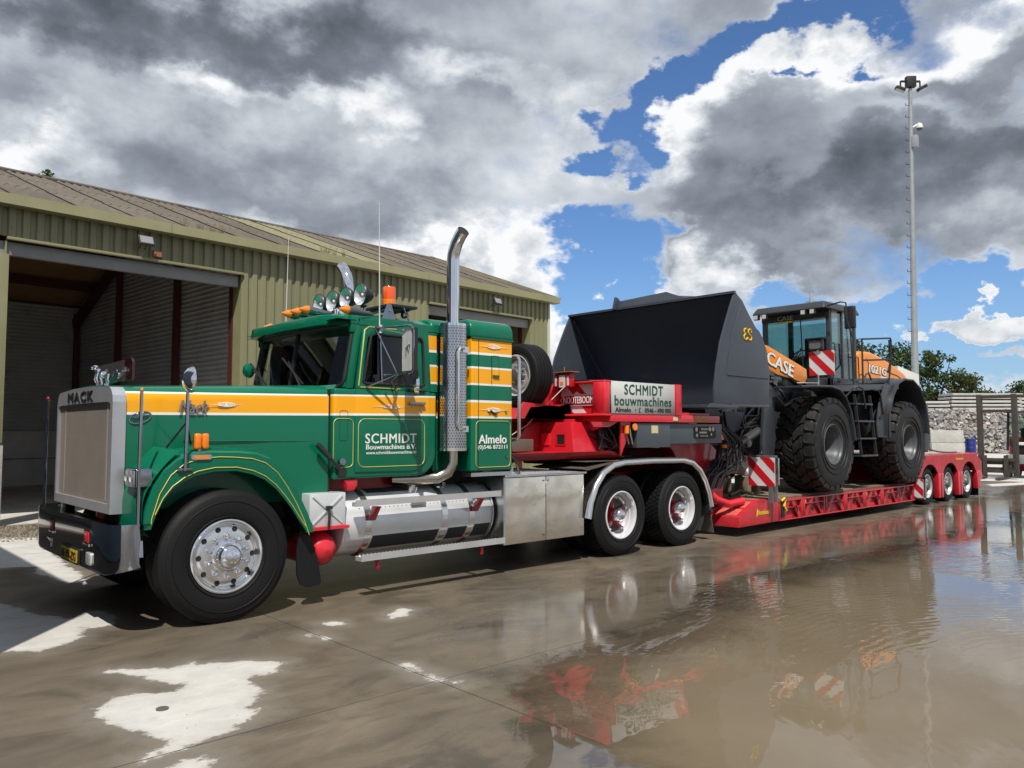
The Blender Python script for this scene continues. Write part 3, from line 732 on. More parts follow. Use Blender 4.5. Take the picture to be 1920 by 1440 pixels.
# interior: bay walls, ceiling, frames
cladh(0.02, WD - .3, 1.56, 6.9, 0.34, 'y')                      # cross wall at the right of bay A
for y in (0.45, 3.6, 7.2, WD - .35):
    MB().box(0.16, 0.30, y - .05, y + .05, 0, 5.0 if y in (0.45, WD - .35) else 6.6).build('steel_column', M_OXID, SH, local=True)
MB().box(0.36, 0.50, 0.5, WD - .4, 0, 1.55).build('concrete_bulkhead', pmat('pale_bulkhead_concrete', (.62, .61, .58), .85, dirt=.3, dirtcol=(.4, .39, .36), scale=1.6), SH, bevel=.01, local=True)
cladh(-16, 9.3, 1.56, 5.2, WD - .2, 'x')
for k in range(11):
    x = -15.9 + k * 2.3
    MB().box(x, x + 2.28, WD - .42, WD - .24, 0, .76).box(x, x + 2.28, WD - .42, WD - .24, .78, 1.55).build('concrete_wall_panel', MATS['pale_bulkhead_concrete'], SH, bevel=.012, local=True)
MB().box(-16, 9.4, WD, WD + .05, 0, 5.4).build('back_wall', M_OLIVE, SH, local=True)
MB().add([(-16, 0.0, 5.28), (9.3, 0.0, 5.28), (9.3, WD / 2, RZ_ - .13), (-16, WD / 2, RZ_ - .13), (-16, WD, 5.28), (9.3, WD, 5.28)], [(0, 1, 2, 3), (3, 2, 5, 4)]).build('ceiling_lining', M_CEIL, SH, local=True)
for k, (y, z) in enumerate([(1.6, 5.85), (3.2, 6.47), (7.6, 6.40), (9.2, 5.80), (6.2, 6.95)]):
    MB().box(-16, 9.3, y - .04, y + .04, z - .30, z - .10).build('roof_purlin', M_OXID if k != 2 else M_DARK, SH, local=True)
for x in (0.19, 4.9, -4.3, -8.5, 9.2):
    mb = MB(); mb.beam((x, WD - .3, 4.7), (x, WD / 2, 6.85), .14, .26); mb.beam((x, .1, 4.9), (x, WD / 2, 6.85), .14, .26); mb.build('steel_rafter', M_OXID, SH, local=True)
cladh(0.02, WD - .3, 0, 6.9, 4.86, 'y')
# concrete floor of the shed
MB().box(-15.9, 9.3, 0.06, WD - .43, -0.02, 0.012).build('shed_floor', pmat('shed_floor_concrete', (0.52, 0.50, 0.46), 0.8, dirt=0.5, dirtcol=(0.22, 0.20, 0.17), scale=0.8), SH, local=True)
# floodlights under the eave
def floodlight(x, z, tilt):
    mb = MB(); mb.box(-.14, .14, -.05, .0, -.10, .10)
    fl = mb.mesh('floodlight', .01); fl.materials.append(M_BLACK)
    o = link('floodlight', fl, SH, local=True); o.location = (x, -.26, z); o.rotation_euler = (R(-28), R(tilt), 0)
    g_ = MB().box(-.115, .115, -.058, -.052, -.078, .078).build('lamp_glass', pmat('floodlight_glass', (0.24, 0.245, 0.25), 0.25), o, local=True)
    MB().tube([(-.05, .0, 0), (-.05, .2, -.02)], .012, 6).tube([(.05, .0, 0), (.05, .2, -.02)], .012, 6).build('bracket', M_BLACK, o, local=True)
floodlight(-2.02, 5.0, 0); floodlight(7.1, 4.98, 4)
MB().box(-1.80, -1.66, -.10, -.045, 4.79, 4.90).build('junction_box', pmat('terracotta_box', (0.30, 0.12, 0.06), 0.6), SH, local=True)
# weeds growing in the gutter
wd_ = MB(); rw = random.Random(5)
for x0_ in (-1.3, -0.75, -0.55, 1.75, 1.9, 2.05, 2.3, 0.9, -1.0):
    for k in range(16):
        a = rw.uniform(0, 6.28); L = rw.uniform(.08, .30); x = x0_ + rw.uniform(-.05, .05)
        p0 = Vector((x, -.2, 5.38)); p1 = p0 + Vector((math.cos(a) * L * .4, math.sin(a) * L * .2, L)); w_ = .006
        wd_.add([p0 + Vector((-w_, 0, 0)), p0 + Vector((w_, 0, 0)), p1], [(0, 1, 2)])
o = wd_.build('weeds', pmat('dry_weeds', (0.14, 0.14, 0.05), 0.8), SH, local=True); o['kind'] = 'stuff'

# ------------------------------------------------------------------ trees
M_BARK = pmat('bark', (0.10, 0.075, 0.055), 0.9, bump=0.4, bscale=12)
def leaf_mat(name, c1, c2):
    mt = bpy.data.materials.new(name); mt.use_nodes = True
    n = NT(mt.node_tree); o = n.node('ShaderNodeOutputMaterial'); b = n.node('ShaderNodeBsdfPrincipled')
    geo = n.node('ShaderNodeNewGeometry'); ri = geo.outputs['Random Per Island']
    c = n.mix(ri, c1, c2); c = n.mix(n.mapr(n.noise(geo.outputs['Position'], 0.5, 4), .35, .65, 0, .5), c, tuple(x * .6 for x in c1))
    n.set(b.inputs['Base Color'], c); b.inputs['Roughness'].default_value = 0.55
    tl = n.node('ShaderNodeBsdfTranslucent'); n.set(tl.inputs[0], n.mix(0.4, c, (0.16, 0.24, 0.03)))
    mx = n.node('ShaderNodeMixShader'); mx.inputs[0].default_value = 0.25; n.l.new(b.outputs[0], mx.inputs[1]); n.l.new(tl.outputs[0], mx.inputs[2]); n.l.new(mx.outputs[0], o.inputs[0])
    return mt
M_LEAF = leaf_mat('oak_leaves', (0.028, 0.060, 0.014), (0.070, 0.115, 0.022)); M_LEAF2 = leaf_mat('autumn_tinged_leaves', (0.045, 0.070, 0.015), (0.13, 0.085, 0.025))
def tree(loc, H, RW, seed, label, n_cl=70, leaf=0.28, mat=None, z0=0.25, group=None):
    rt = random.Random(seed); t = thing('deciduous_tree', label, 'tree', loc, group)
    trk = MB(); L = Vector(loc)
    pts = [L + Vector((rt.uniform(-.1, .1) * i, rt.uniform(-.1, .1) * i, H * .62 * i / 5)) for i in range(6)]
    trk.tube(pts, [H * .032 * (1 - i * .14) for i in range(6)], 8)
    clumps = []
    for k in range(n_cl):
        a = rt.uniform(0, 6.283); zz = rt.random(); prof = math.sin(math.pi * min(1, (zz * .85 + .12))) ** .7
        rr = RW * prof * math.sqrt(rt.random()) * rt.uniform(.75, 1.15)
        c = L + Vector((math.cos(a) * rr, math.sin(a) * rr, H * (z0 + (1 - z0) * zz) * rt.uniform(.96, 1.0)))
        clumps.append((c, RW * rt.uniform(.14, .27)))
        if k % 5 == 0:
            s0 = pts[rt.randint(2, 5)]; mid = (s0 + c) / 2 + Vector((0, 0, -.3)); trk.tube([s0, mid, c], [H * .011, H * .007, H * .003], 5)
    trk.build('trunk', M_BARK, t)
    vs = []; fs = []
    for (c, r_) in clumps:
        for i in range(int(95 * (r_ / .9) ** 1.2 / (leaf / .28) ** 1.6) + 24):
            v = Vector((rt.gauss(0, 1), rt.gauss(0, 1), rt.gauss(0, .8))); v = v.normalized() * r_ * rt.random() ** .45
            p = c + v; s_ = leaf * rt.uniform(.5, 1.1)
            n_ = Vector((rt.gauss(0, 1), rt.gauss(0, 1), rt.gauss(.6, 1))).normalized(); u = n_.orthogonal().normalized(); w_ = n_.cross(u)
            k = len(vs); vs += [p - u * s_ * .5, p + w_ * s_ * .3, p + u * s_ * .5, p - w_ * s_ * .3]; fs.append((k, k + 1, k + 2, k + 3))
    me = bpy.data.meshes.new('crown'); me.from_pydata([tuple(p) for p in vs], [], fs); me.materials.append(mat or M_LEAF)
    link('crown', me, t)
    return t
tree((68.0, 24.5, 0), 9.9, 3.6, 11, 'tall dark green tree showing behind the loader cab', 90, .34)
tree((69.5, 21.6, 0), 9.0, 3.0, 12, 'dark green tree behind the orange engine hood', 80, .34)
tree((72.4, 19.6, 0), 8.6, 2.9, 13, 'leafy tree behind the grey lamp mast', 80, .34)
tree((73.9, 17.6, 0), 6.7, 2.5, 14, 'rust tinged tree with a branch reaching over the slab stacks', 70, .32, M_LEAF2, .2)
tree((66.0, 27.4, 0), 7.6, 2.6, 19, 'low tree between the loader cab and its handrails', 60, .34)
tree((120.5, 30.0, 0), 7.2, 4.6, 15, 'distant low tree beyond the slab stacks beside the forklift mast', 60, .5)
tree((124.5, 26.0, 0), 8.2, 5.2, 16, 'distant broad tree above the forklift roof', 70, .5)
tree((127.5, 20.0, 0), 8.0, 5.2, 26, 'distant round tree at the very edge of the yard behind the red forklift', 70, .5)
tree((7.9, 44.0, 0), 16.3, 2.2, 17, 'tree top peeping over the shed roof ridge', 80, .32)
tree((6.9, 45.5, 0), 15.9, 1.6, 18, 'smaller tree top just left of the one peeping over the shed roof', 60, .3)
tree((12.7, 44.0, 0), 13.2, 2.2, 21, 'tree whose leaves barely clear the shed ridge', 40, .3)

# ------------------------------------------------------------------ lamp mast
M_GALV = pmat('galvanised_steel', (0.42, 0.44, 0.45), 0.45, 0.5, dirt=0.15)
LM = thing('lamp_mast', 'tall galvanised mast with three floodlights and a dome camera', 'lamp post', (32.06, 6.42, 0))
mb = MB(); mb.tube([(32.06, 6.42, 0), (32.03, 6.40, 3), (31.80, 6.25, 9), (31.50, 6.05, 15.9)], [.155, .15, .11, .075], 12).build('pole', M_GALV, LM)
for k in range(27):
    z = 2.2 + k * .5; f = z / 15.6; p = Vector((32.06 - .56 * f, 6.42 - .37 * f, z)); r_ = .155 - .08 * f
    MB().tube([p + Vector((-r_, r_, 0)) * .7, p + Vector((-r_ - .09, r_ + .06, 0.0)), p + Vector((-r_ - .09, r_ + .06, .09))], .014, 5).build('climbing_peg', M_DARK, LM)
rt = Vector((.7346, -.6785, 0)); fw = Vector((.6785, .7346, 0)); tp = Vector((31.50, 6.05, 16.22))
MB().beam(tp - rt * .40, tp + rt * .42, .07).beam(tp - rt * .40, tp - rt * .40 - Vector((0, 0, .25)), .05).beam(tp + rt * .42, tp + rt * .42 - Vector((0, 0, .25)), .05).beam(tp, tp - Vector((0, 0, .5)), .09).build('cross_arm', M_BLACK, LM)
for (c, ax_) in ((tp - rt * .42 - Vector((0, 0, .32)), (rt * .93 + Vector((0, 0, -.35)))), (tp + rt * .50 - Vector((0, 0, .28)), (rt * .9 + Vector((0, 0, .45)))), (tp - fw * .05 - Vector((0, 0, .05)), rt)):
    ax_ = ax_.normalized(); u = Vector((0, 0, 1)); u = (u - ax_ * u.dot(ax_)).normalized(); n_ = ax_.cross(u)
    big_ = c[2] > tp.z - .2
    h_ = MB().obox(c, (.40, .22, .46 if big_ else .13), (ax_, n_, u)).build('floodlight_head', M_BLACK, LM, bevel=.02)
    MB().obox(c + n_ * (-.115 if big_ else 0) - (u * 0 if big_ else u * .07), (.32, .01, .22) if big_ else (.34, .18, .01), (ax_, n_, u)).build('lamp_glass', pmat('mast_lamp_glass', (0.62, 0.62, 0.55), 0.2), h_)
MB().box(31.5, 31.75, 5.85, 6.05, 13.4, 13.9).build('junction_box', M_GALV, LM, bevel=.02)
c = Vector((31.66, 6.12, 13.75)) - Vector((.09, .06, 0))
cm = sub('dome_camera', LM, (0, 0, 0)); cm.location = -WO[LM.name]
b0 = Vector((31.70, 6.14, 14.28)); e0 = b0 + rt * .36 + Vector((0, 0, .22))
MB().tube([b0, e0, e0 - Vector((0, 0, .1))], .035, 8).build('camera_arm', pmat('camera_white', (.72, .72, .70), .4), cm)
MB().lathe([(.001, .0), (.10, -.02), (.14, -.12), (.14, -.22)], e0, (0, 0, 1), 16).build('camera_housing', MATS['camera_white'], cm)
MB().sphere(tuple(e0 - Vector((0, 0, .22))), .12, (1, 1, .9), 14).build('camera_dome', pmat('camera_smoked_dome', (.16, .16, .15), .15), cm)

# ------------------------------------------------------------------ yard store on the right: white panel, blocks, rubble, slab stacks
u2 = Vector((.7346, -.6785, 0)); w2 = Vector((.6785, .7346, 0))
o = MB().hexa([(25.2, 4.45, 0), (25.85, 4.0, 0), (26.05, 4.3, 0), (25.4, 4.75, 0), (25.2, 4.45, 3.78), (25.85, 4.0, 3.48), (26.05, 4.3, 3.48), (25.4, 4.75, 3.78)]).build('precast_wall', pmat('white_concrete', (.60, .60, .57), .8, dirt=.15, dirtcol=(.45, .44, .40)), None, bevel=.02)
recenter(o, (25.5, 4.4, 0)); tag(o, 'upright white concrete wall piece standing behind the orange engine hood', 'concrete wall')
def at_(u, dpt, z=0.0):
    """a place in the yard: metres to the side and metres ahead from where one stands looking over it"""
    p = Vector((CAMPOS.x, CAMPOS.y, 0)) + u2 * u + w2 * dpt; p.z = z
    return p
# big interlocking blocks
blk = None
def block(u, dpt, z, L, label, yaw=0.0, Dp=.8, group='concrete blocks by the rubble'):
    a = Vector((math.cos(yaw), math.sin(yaw), 0)); ax_ = u2 * a.x + w2 * a.y; ay_ = -u2 * a.y + w2 * a.x
    c = at_(u + L / 2, dpt + Dp / 2, z + .4)
    o = MB().obox(c, (L - .02, Dp - .02, .785), (ax_, ay_, Vector((0, 0, 1)))).build('concrete_block', M_CONC, None, bevel=.035)
    recenter(o, c - Vector((0, 0, .4))); tag(o, label, 'concrete block', group)
block(24.9, 50, 0, 1.55, 'bottom concrete block under the stepped pile behind the rear tyre')
block(24.9, 50, .8, 1.55, 'middle concrete block of the stepped pile behind the rear tyre')
block(25.1, 50, 1.6, .95, 'single concrete block on top of the stepped pile behind the rear tyre')
block(26.5, 49.8, 0, 2.1, 'low concrete block left of the blue drum')
block(26.5, 49.9, .8, 2.1, 'long pale concrete block left of the blue drum, above another')
block(23.3, 50.1, 0, 1.55, 'concrete block half hidden at the rear fender of the loader')
block(23.3, 50.2, .8, 1.55, 'concrete block stacked half behind the rear fender of the loader')
o = MB().lathe([(.001, 0), (.29, 0), (.30, .02), (.30, .3), (.31, .32), (.30, .34), (.30, .6), (.31, .62), (.30, .64), (.30, .88), (.27, .90), (.001, .90)], at_(29.3, 50.4, 0.15), (0, 0, 1), 20).build('plastic_drum', pmat('blue_plastic', (.01, .02, .17), .4), None)
recenter(o, at_(29.3, 50.4, .15)); tag(o, 'dark blue plastic drum between the concrete blocks and forklift mast', 'drum')
# rubble heap: crushed blocks, uncountable
def rubble():
    rb = random.Random(8); vs = []; fs = []
    core = []
    for k in range(9000):
        u = rb.uniform(22, 44); t_ = rb.random(); z = t_ * 3.05; dpt = 56.5 + t_ * 1.0 + rb.uniform(0, .5) + (1.0 if rb.random() < .1 else 0)
        s_ = rb.uniform(.08, .24)
        c = at_(u, dpt, z)
        q = [Vector((rb.uniform(.5, 1) * sx, rb.uniform(.5, 1) * sy, rb.uniform(.5, 1) * sz)) * s_ * .8 for sz in (-1, 1) for (sx, sy) in ((-1, -1), (1, -1), (1, 1), (-1, 1))]
        ra = Matrix.Rotation(rb.uniform(0, 6), 3, Vector((rb.gauss(0, 1), rb.gauss(0, 1), rb.gauss(0, 1))).normalized())
        i = len(vs); vs += [tuple(c + ra @ p) for p in q]
        fs += [tuple(i + j for j in f) for f in ((0, 3, 2, 1), (4, 5, 6, 7), (0, 1, 5, 4), (1, 2, 6, 5), (2, 3, 7, 6), (3, 0, 4, 7))]
    i = len(vs)
    a = [at_(21.5, 57.2, 0), at_(45, 57.2, 0), at_(45, 58.2, 2.95), at_(21.5, 58.2, 2.95), at_(45, 64, 2.95), at_(21.5, 64, 2.95)]
    vs += [tuple(p) for p in a]; fs += [(i, i + 1, i + 2, i + 3), (i + 3, i + 2, i + 4, i + 5)]
    me = bpy.data.meshes.new('rubble'); me.from_pydata(vs, [], fs)
    mt = bpy.data.materials.new('crushed_rubble'); mt.use_nodes = True; n = NT(mt.node_tree); o_ = n.node('ShaderNodeOutputMaterial'); b = n.node('ShaderNodeBsdfPrincipled'); n.l.new(b.outputs[0], o_.inputs[0])
    ri = n.node('ShaderNodeNewGeometry').outputs['Random Per Island']
    n.set(b.inputs['Base Color'], n.ramp(ri, [(0, (.12, .12, .125)), (.4, (.26, .25, .25)), (.7, (.36, .32, .28)), (1, (.50, .47, .42))])); b.inputs['Roughness'].default_value = .9
    me.materials.append(mt); r_ = link('rubble', me); r_['kind'] = 'stuff'; r_['label'] = 'long heap of crushed grey and brown rubble under the slab stacks'
rubble()
# stacks of concrete road slabs on the heap
M_SLAB = pmat('precast_slab', (.50, .49, .46), .8, orand=0.14, dirt=.2, dirtcol=(.33, .32, .29))
slab_me = None
def slab_stack(u, dpt, z, L, n_, where, W=2.0):
    global slab_me
    for k in range(n_):
        zz = z + k * .27
        jit = ((k * 37 + int(u * 10)) % 7 - 3) * .02
        c = at_(u + L / 2 + jit, dpt + W / 2, zz + .09)
        o = MB().obox(c, (L, W, .16), (u2, w2, Vector((0, 0, 1)))).build('road_slab', M_SLAB, None, bevel=.012)
        recenter(o, c - Vector((0, 0, .08)))
        wh = ['bottom', 'second', 'third', 'fourth', 'fifth', 'sixth'][k] if k < n_ - 1 else 'topmost'
        tag(o, '%s concrete road slab of the stack %s' % (wh, where), 'concrete slab', 'stacked road slabs')
        if k:
            for q in (.25, .75):
                c2 = at_(u + L * q, dpt + W / 2, zz - .045)
                tb = MB().obox(c2, (.12, W * .95, .085), (u2, w2, Vector((0, 0, 1)))).build('timber_bearer', M_DARK, o)
                tb.location = -Vector(o.location)
slab_stack(29.85, 58.6, 3.05, 2.75, 3, 'just behind the loader rear fender')
slab_stack(32.85 - .15, 58.4, 3.1, 5.2, 6 - 1, 'between loader and forklift mast')
slab_stack(37.5 + .5, 58.9, 3.05, 5.4, 5, 'above the forklift roof')
slab_stack(43.6, 58.6, 3.05, 3.0, 4, 'at the far edge past the forklift')
# low wall of barriers and a hedge of haze far off so the horizon is not bare
far = MB()
for k in range(40):
    pass
# ------------------------------------------------------------------ wheels (local frame: outer face at y=0, axle along y)
def tyre_mesh(Rr, rim, w_, kind='rib', name='tyre'):
    mb = MB(); n = 72
    sh = min(.05, w_ * .14)
    prof = [(rim, .022), (rim + .012, .010), (rim + (Rr - rim) * .25, .0), (rim + (Rr - rim) * .5, -.004), (rim + (Rr - rim) * .78, .004), (Rr - .028, .018), (Rr - .008, .034)]
    y = .034
    if kind == 'rib':
        g_ = .011; k = 5; rw = (w_ - 2 * .034 - (k - 1) * g_) / k
        for i in range(k):
            prof += [(Rr, y + .002), (Rr, y + rw)]
            y += rw
            if i < k - 1:
                prof += [(Rr - .013, y + .001), (Rr - .013, y + g_ - .001)]; y += g_
    else:
        prof += [(Rr - .014, .036), (Rr - .014, w_ - .036)]
    prof += [(Rr - .008, w_ - .034), (Rr - .028, w_ - .018), (rim + (Rr - rim) * .5, w_ + .004), (rim, w_ - .02), (rim - .015, w_ - .03)]
    mb.lathe([(r_, y_) for r_, y_ in prof], (0, 0, 0), (0, 1, 0), n)
    # fine rings on the sidewall
    for r_ in (rim + .03, rim + (Rr - rim) * .62, Rr - .05):
        mb.lathe([(r_ - .004, -.001 if r_ < Rr - .06 else .008), (r_, -.0065 if r_ < Rr - .06 else .004), (r_ + .004, -.001 if r_ < Rr - .06 else .010)], (0, 0, 0), (0, 1, 0), n)
    def patch(poly, r0, r1):
        """poly in (angle, y) -> raised tread block"""
        m_ = len(poly); vs = []
        for rr in (r0, r1):
            for (a, yy) in poly:
                vs.append((rr * math.cos(a), yy, rr * math.sin(a)))
        mb.add(vs, [tuple(range(m_)), tuple(range(2 * m_ - 1, m_ - 1, -1))] + [(i, i + m_, (i + 1) % m_ + m_, (i + 1) % m_) for i in range(m_)])
    if kind == 'block':
        nb = 54; rows = 5; rw = (w_ - .06) / rows
        for j in range(rows):
            for i in range(nb):
                a = 2 * math.pi * (i + (j % 2) * .5) / nb; da = 2 * math.pi / nb * .40; y0 = .03 + j * rw + .003; y1 = y0 + rw - .007
                patch([(a - da, y0), (a + da, y0 + .004), (a + da * 1.15, y1), (a - da * .85, y1 - .004)], Rr - .016, Rr + (0 if 0 < j < rows - 1 else -.003))
    me = mb.mesh(name)
    return me
def loader_tyre():
    Rr, rim, w_ = .82, .335, .66; mb = MB(); n = 72
    prof = [(rim, .03), (rim + .02, .005), (.44, -.012), (.58, -.018), (.68, -.006), (.735, .02), (.765, .05), (.775, .10), (.782, .33), (.775, .56), (.765, .61), (.735, .64), (.68, .666), (.58, .678), (.44, .672), (rim, .63)]
    mb.lathe(prof, (0, 0, 0), (0, 1, 0), n)
    for (r_, dy) in ((.70, .0), (.715, .008), (.42, -.012), (.50, -.018)):
        mb.lathe([(r_ - .006, dy + .002), (r_, dy - .010), (r_ + .006, dy + .004)], (0, 0, 0), (0, 1, 0), n)
    tyre = mb.mesh('tyre', weld=False)
    lugs = MB(); nl = 24
    def crown(y):
        t = abs(y - w_ / 2) / (w_ / 2)
        return Rr - .012 * t ** 2 - (.03 * max(0, (t - .86) / .14) ** 1.5)
    def patch(poly, depth=.075):
        m_ = len(poly); cxa = sum(p[0] for p in poly) / m_; cya = sum(p[1] for p in poly) / m_; vs = []
        lay = [(1.06, -depth), (1.0, -.010), (.93, 0.0)]
        for (sc, dr) in lay:
            for (a, yy) in poly:
                a2 = cxa + (a - cxa) * sc; y2 = cya + (yy - cya) * sc; y2 = min(max(y2, -.004), w_ + .004)
                rr = crown(y2) + dr
                vs.append((rr * math.cos(a2), y2, rr * math.sin(a2)))
        fs = []
        for l in range(2):
            for i in range(m_):
                fs.append((l * m_ + i, (l + 1) * m_ + i, (l + 1) * m_ + (i + 1) % m_, l * m_ + (i + 1) % m_))
        fs.append(tuple(2 * m_ + i for i in range(m_)))
        lugs.add(vs, fs)
    st = 2 * math.pi / nl
    for i in range(nl):
        a = i * st
        # shoulder lugs, wrapping over the edge
        for sgn in (0, 1):
            o_ = 0 if sgn == 0 else st * .5
            f = (lambda y: y) if sgn == 0 else (lambda y: w_ - y)
            patch([(a + o_ - st * .36, f(0.0)), (a + o_ + st * .36, f(0.0)), (a + o_ + st * .33, f(.115)), (a + o_ + st * .12, f(.155)), (a + o_ - st * .22, f(.155)), (a + o_ - st * .38, f(.115))])
            o2 = o_ + st * .42
            patch([(a + o2 - st * .62, f(.185)), (a + o2 - st * .10, f(.155)), (a + o2 + st * .28, f(.165)), (a + o2 + st * .40, f(.235)), (a + o2 + st * .78, f(.30)), (a + o2 + st * .62, f(.325)), (a + o2 + st * .02, f(.325)), (a + o2 - st * .18, f(.255))])
    lug = lugs.mesh('tread_lugs')
    return tyre, lug
# semi truck front wheel
T_FRONT = tyre_mesh(.535, .292, .36, 'rib'); T_DRIVE = tyre_mesh(.505, .292, .34, 'block'); T_TRAIL = tyre_mesh(.385, .245, .28, 'rib')
for me_ in (T_FRONT, T_DRIVE, T_TRAIL):
    me_.materials.append(M_TYRE)
def front_wheel(parent, c, flip=False):
    wl = sub('front_wheel', parent, c, (0, 0, math.pi) if flip else None)
    link('tyre', T_FRONT, wl, True)
    mb = MB(); mb.lathe([(.300, .022), (.298, .004), (.288, .000), (.278, .006), (.272, .03), (.262, .05), (.252, .056), (.245, .050), (.235, .040), (.20, .034), (.135, .030), (.125, .03)], (0, 0, 0), (0, 1, 0), 64)
    mb.build('rim', M_ALUP, wl, local=True)
    mb = MB(); mb.lathe([(.136, .034), (.132, .006), (.118, -.004), (.104, -.006), (.100, -.04), (.092, -.062), (.07, -.080), (.04, -.090), (.0005, -.093)], (0, 0, 0), (0, 1, 0), 40)
    mb.build('hub_cover', M_CHROME, wl, local=True)
    for k in range(10):
        a = R(18 + 36 * k); x, z = .163 * math.cos(a), .163 * math.sin(a)
        nut = MB().lathe([(.024, .034), (.022, .020), (.0165, .016), (.0165, -.012), (.012, -.024), (.0005, -.030)], (x, 0, z), (0, 1, 0), 12)
        nut.build('wheel_nut', M_CHROME, wl, local=True)
        a2 = R(36 * k); x, z = .222 * math.cos(a2), .222 * math.sin(a2)
        MB().lathe([(.0005, .0345), (.0195, .0345), (.0215, .0335), (.0235, .0365)], (x, 0, z), (0, 1, 0), 14).build('hand_hole', M_DARK, wl, local=True)
    return wl
def drive_wheel(parent, c, flip=False):
    wl = sub('drive_wheel', parent, c, (0, 0, math.pi) if flip else None)
    link('tyre', T_DRIVE, wl, True)
    mb = MB(); mb.lathe([(.300, .026), (.298, .006), (.288, .001), (.276, .006), (.268, .03), (.262, .075), (.246, .085), (.240, .13), (.226, .145), (.222, .30), (.20, .32)], (0, 0, 0), (0, 1, 0), 56)
    mb.build('rim', M_SILVER, wl, local=True)
    MB().lathe([(.235, .322), (.0005, .322)], (0, 0, 0), (0, 1, 0), 32).build('brake_drum', M_DARK, wl, local=True)
    mb = MB(); mb.cyl((0, .10, 0), (0, .32, 0), .080, .095, 20)
    for k in range(5):
        a = R(72 * k + 20); u = Vector((math.cos(a), 0, math.sin(a)))
        mb.tube([u * .06 + Vector((0, .19, 0)), u * .15 + Vector((0, .18, 0)), u * .205 + Vector((0, .155, 0))], [.040, .030, .034], 8)
    mb.build('spoke_hub', M_REDD, wl, local=True)
    for k in range(5):
        a = R(72 * k + 20); u = Vector((math.cos(a), 0, math.sin(a)))
        MB().obox(u * .218 + Vector((0, .125, 0)), (.030, .03, .05), (u, Vector((0, 1, 0)), u.cross(Vector((0, 1, 0))))).cyl(u * .208 + Vector((0, .125, 0)), u * .208 + Vector((0, .085, 0)), .011, n=8).build('rim_clamp', M_SILVER, wl, local=True, bevel=.004)
    MB().lathe([(.082, .095), (.080, .03), (.074, .012), (.055, -.012), (.03, -.024), (.0005, -.028)], (0, 0, 0), (0, 1, 0), 32).build('hub_cap', M_CHROME, wl, local=True)
    return wl
def trailer_wheel(parent, c, flip=False, nm='trailer_wheel'):
    wl = sub(nm, parent, c, (0, 0, math.pi) if flip else None)
    link('tyre', T_TRAIL, wl, True)
    MB().lathe([(.252, .024), (.250, .005), (.242, .001), (.232, .006), (.226, .05), (.215, .075), (.205, .07), (.18, .045), (.15, .038), (.12, .05), (.095, .052)], (0, 0, 0), (0, 1, 0), 48).build('rim', pmat('wheel_silver', (.60, .60, .60), .35, .4, .2, dirt=.15), wl, local=True)
    MB().lathe([(.098, .055), (.09, .0), (.07, -.02), (.0005, -.026)], (0, 0, 0), (0, 1, 0), 24).build('hub', pmat('grey_hub', (.12, .12, .12), .5, .4), wl, local=True)
    mb = MB()
    for k in range(10):
        a = R(36 * k); mb.cyl((.12 * math.cos(a), .05, .12 * math.sin(a)), (.12 * math.cos(a), .022, .12 * math.sin(a)), .011, n=8)
    mb.build('wheel_nuts', M_GALV, wl, local=True)
    return wl

# ------------------------------------------------------------------ the tractor unit
TR = thing('semi_truck', 'green bonneted tractor unit with orange and white stripes and tall chrome exhaust stacks', 'truck', (2.9, 1.2, 0))
YC = 1.2
def my(y): return 2 * YC - y
# chassis rails and underside
for y in (.78, 1.55):
    MB().box(-.55, 6.9, y, y + .09, .72, .98).build('chassis_rail', M_REDD, TR, bevel=.008)
MB().box(-.5, .9, .55, 1.85, .55, .95).box(1.1, 2.6, .9, 1.5, .5, 1.0).box(.55, 3.2, .55, 1.9, .95, 1.12).build('engine_and_gearbox', M_DARK, TR, bevel=.02)
for x in (0.02, 5.02, 6.30):
    MB().cyl((x, .25, .53), (x, 2.15, .53), .075, n=14).sphere((x, 1.2, .55), .20 if x > 1 else .09, n=14).build('axle', M_REDD, TR)
MB().box(.55, 6.9, .70, 1.7, .60, .70).box(5.3, 5.9, .72, 1.7, .5, .8).build('underbody', M_DARK, TR)
# hood: rounded box, flared towards the cab
HY = .36
def hood_section(t):
    """t 0 front .. 1 rear : half profile in (y,z) from the near bottom over the top to the far bottom"""
    y0 = HY - .10 * t ** 2; zt = 1.905 + .07 * t; r_ = .13 - .02 * t
    pts = []
    zb = .92 if t < .2 else .92
    pts += [(y0 - .0, zb), (y0, 1.1), (y0, 1.4), (y0, zt - r_)]
    pts += [(y0 + r_ - r_ * math.cos(R(a)), zt - r_ + r_ * math.sin(R(a))) for a in (15, 30, 45, 60, 75, 90)]
    crown_ = .035
    for k in range(1, 9):
        u = k / 9; yy = y0 + r_ + (my(y0) - y0 - 2 * r_) * u; pts.append((yy, zt + crown_ * math.sin(math.pi * u)))
    pts += [(2 * YC - p[0], p[1]) for p in reversed(pts[:10])]
    return pts
secs = []
for t in (0, .02, .2, .4, .6, .8, .97, 1.0):
    x = -.76 + (1.045 + .76) * t
    secs.append([(x, p[0], p[1]) for p in hood_section(t)])
vs = [p for s_ in secs for p in s_]; nn = len(secs[0])
fs = [(i * nn + j, (i + 1) * nn + j, (i + 1) * nn + j + 1, i * nn + j + 1) for i in range(len(secs) - 1) for j in range(nn - 1)]
fs += [tuple(range(nn))[::-1], tuple((len(secs) - 1) * nn + j for j in range(nn))]
hood = MB().add(vs, fs, True).build('hood', G_BELT, TR)
# raised lower contour crease on the hood side
MB().tube([(-.25, .345, 1.47), (0, .33, 1.465), (.5, .31, 1.46), (.95, .275, 1.46)], .006, 6).build('hood_crease', G_PLAIN, hood)
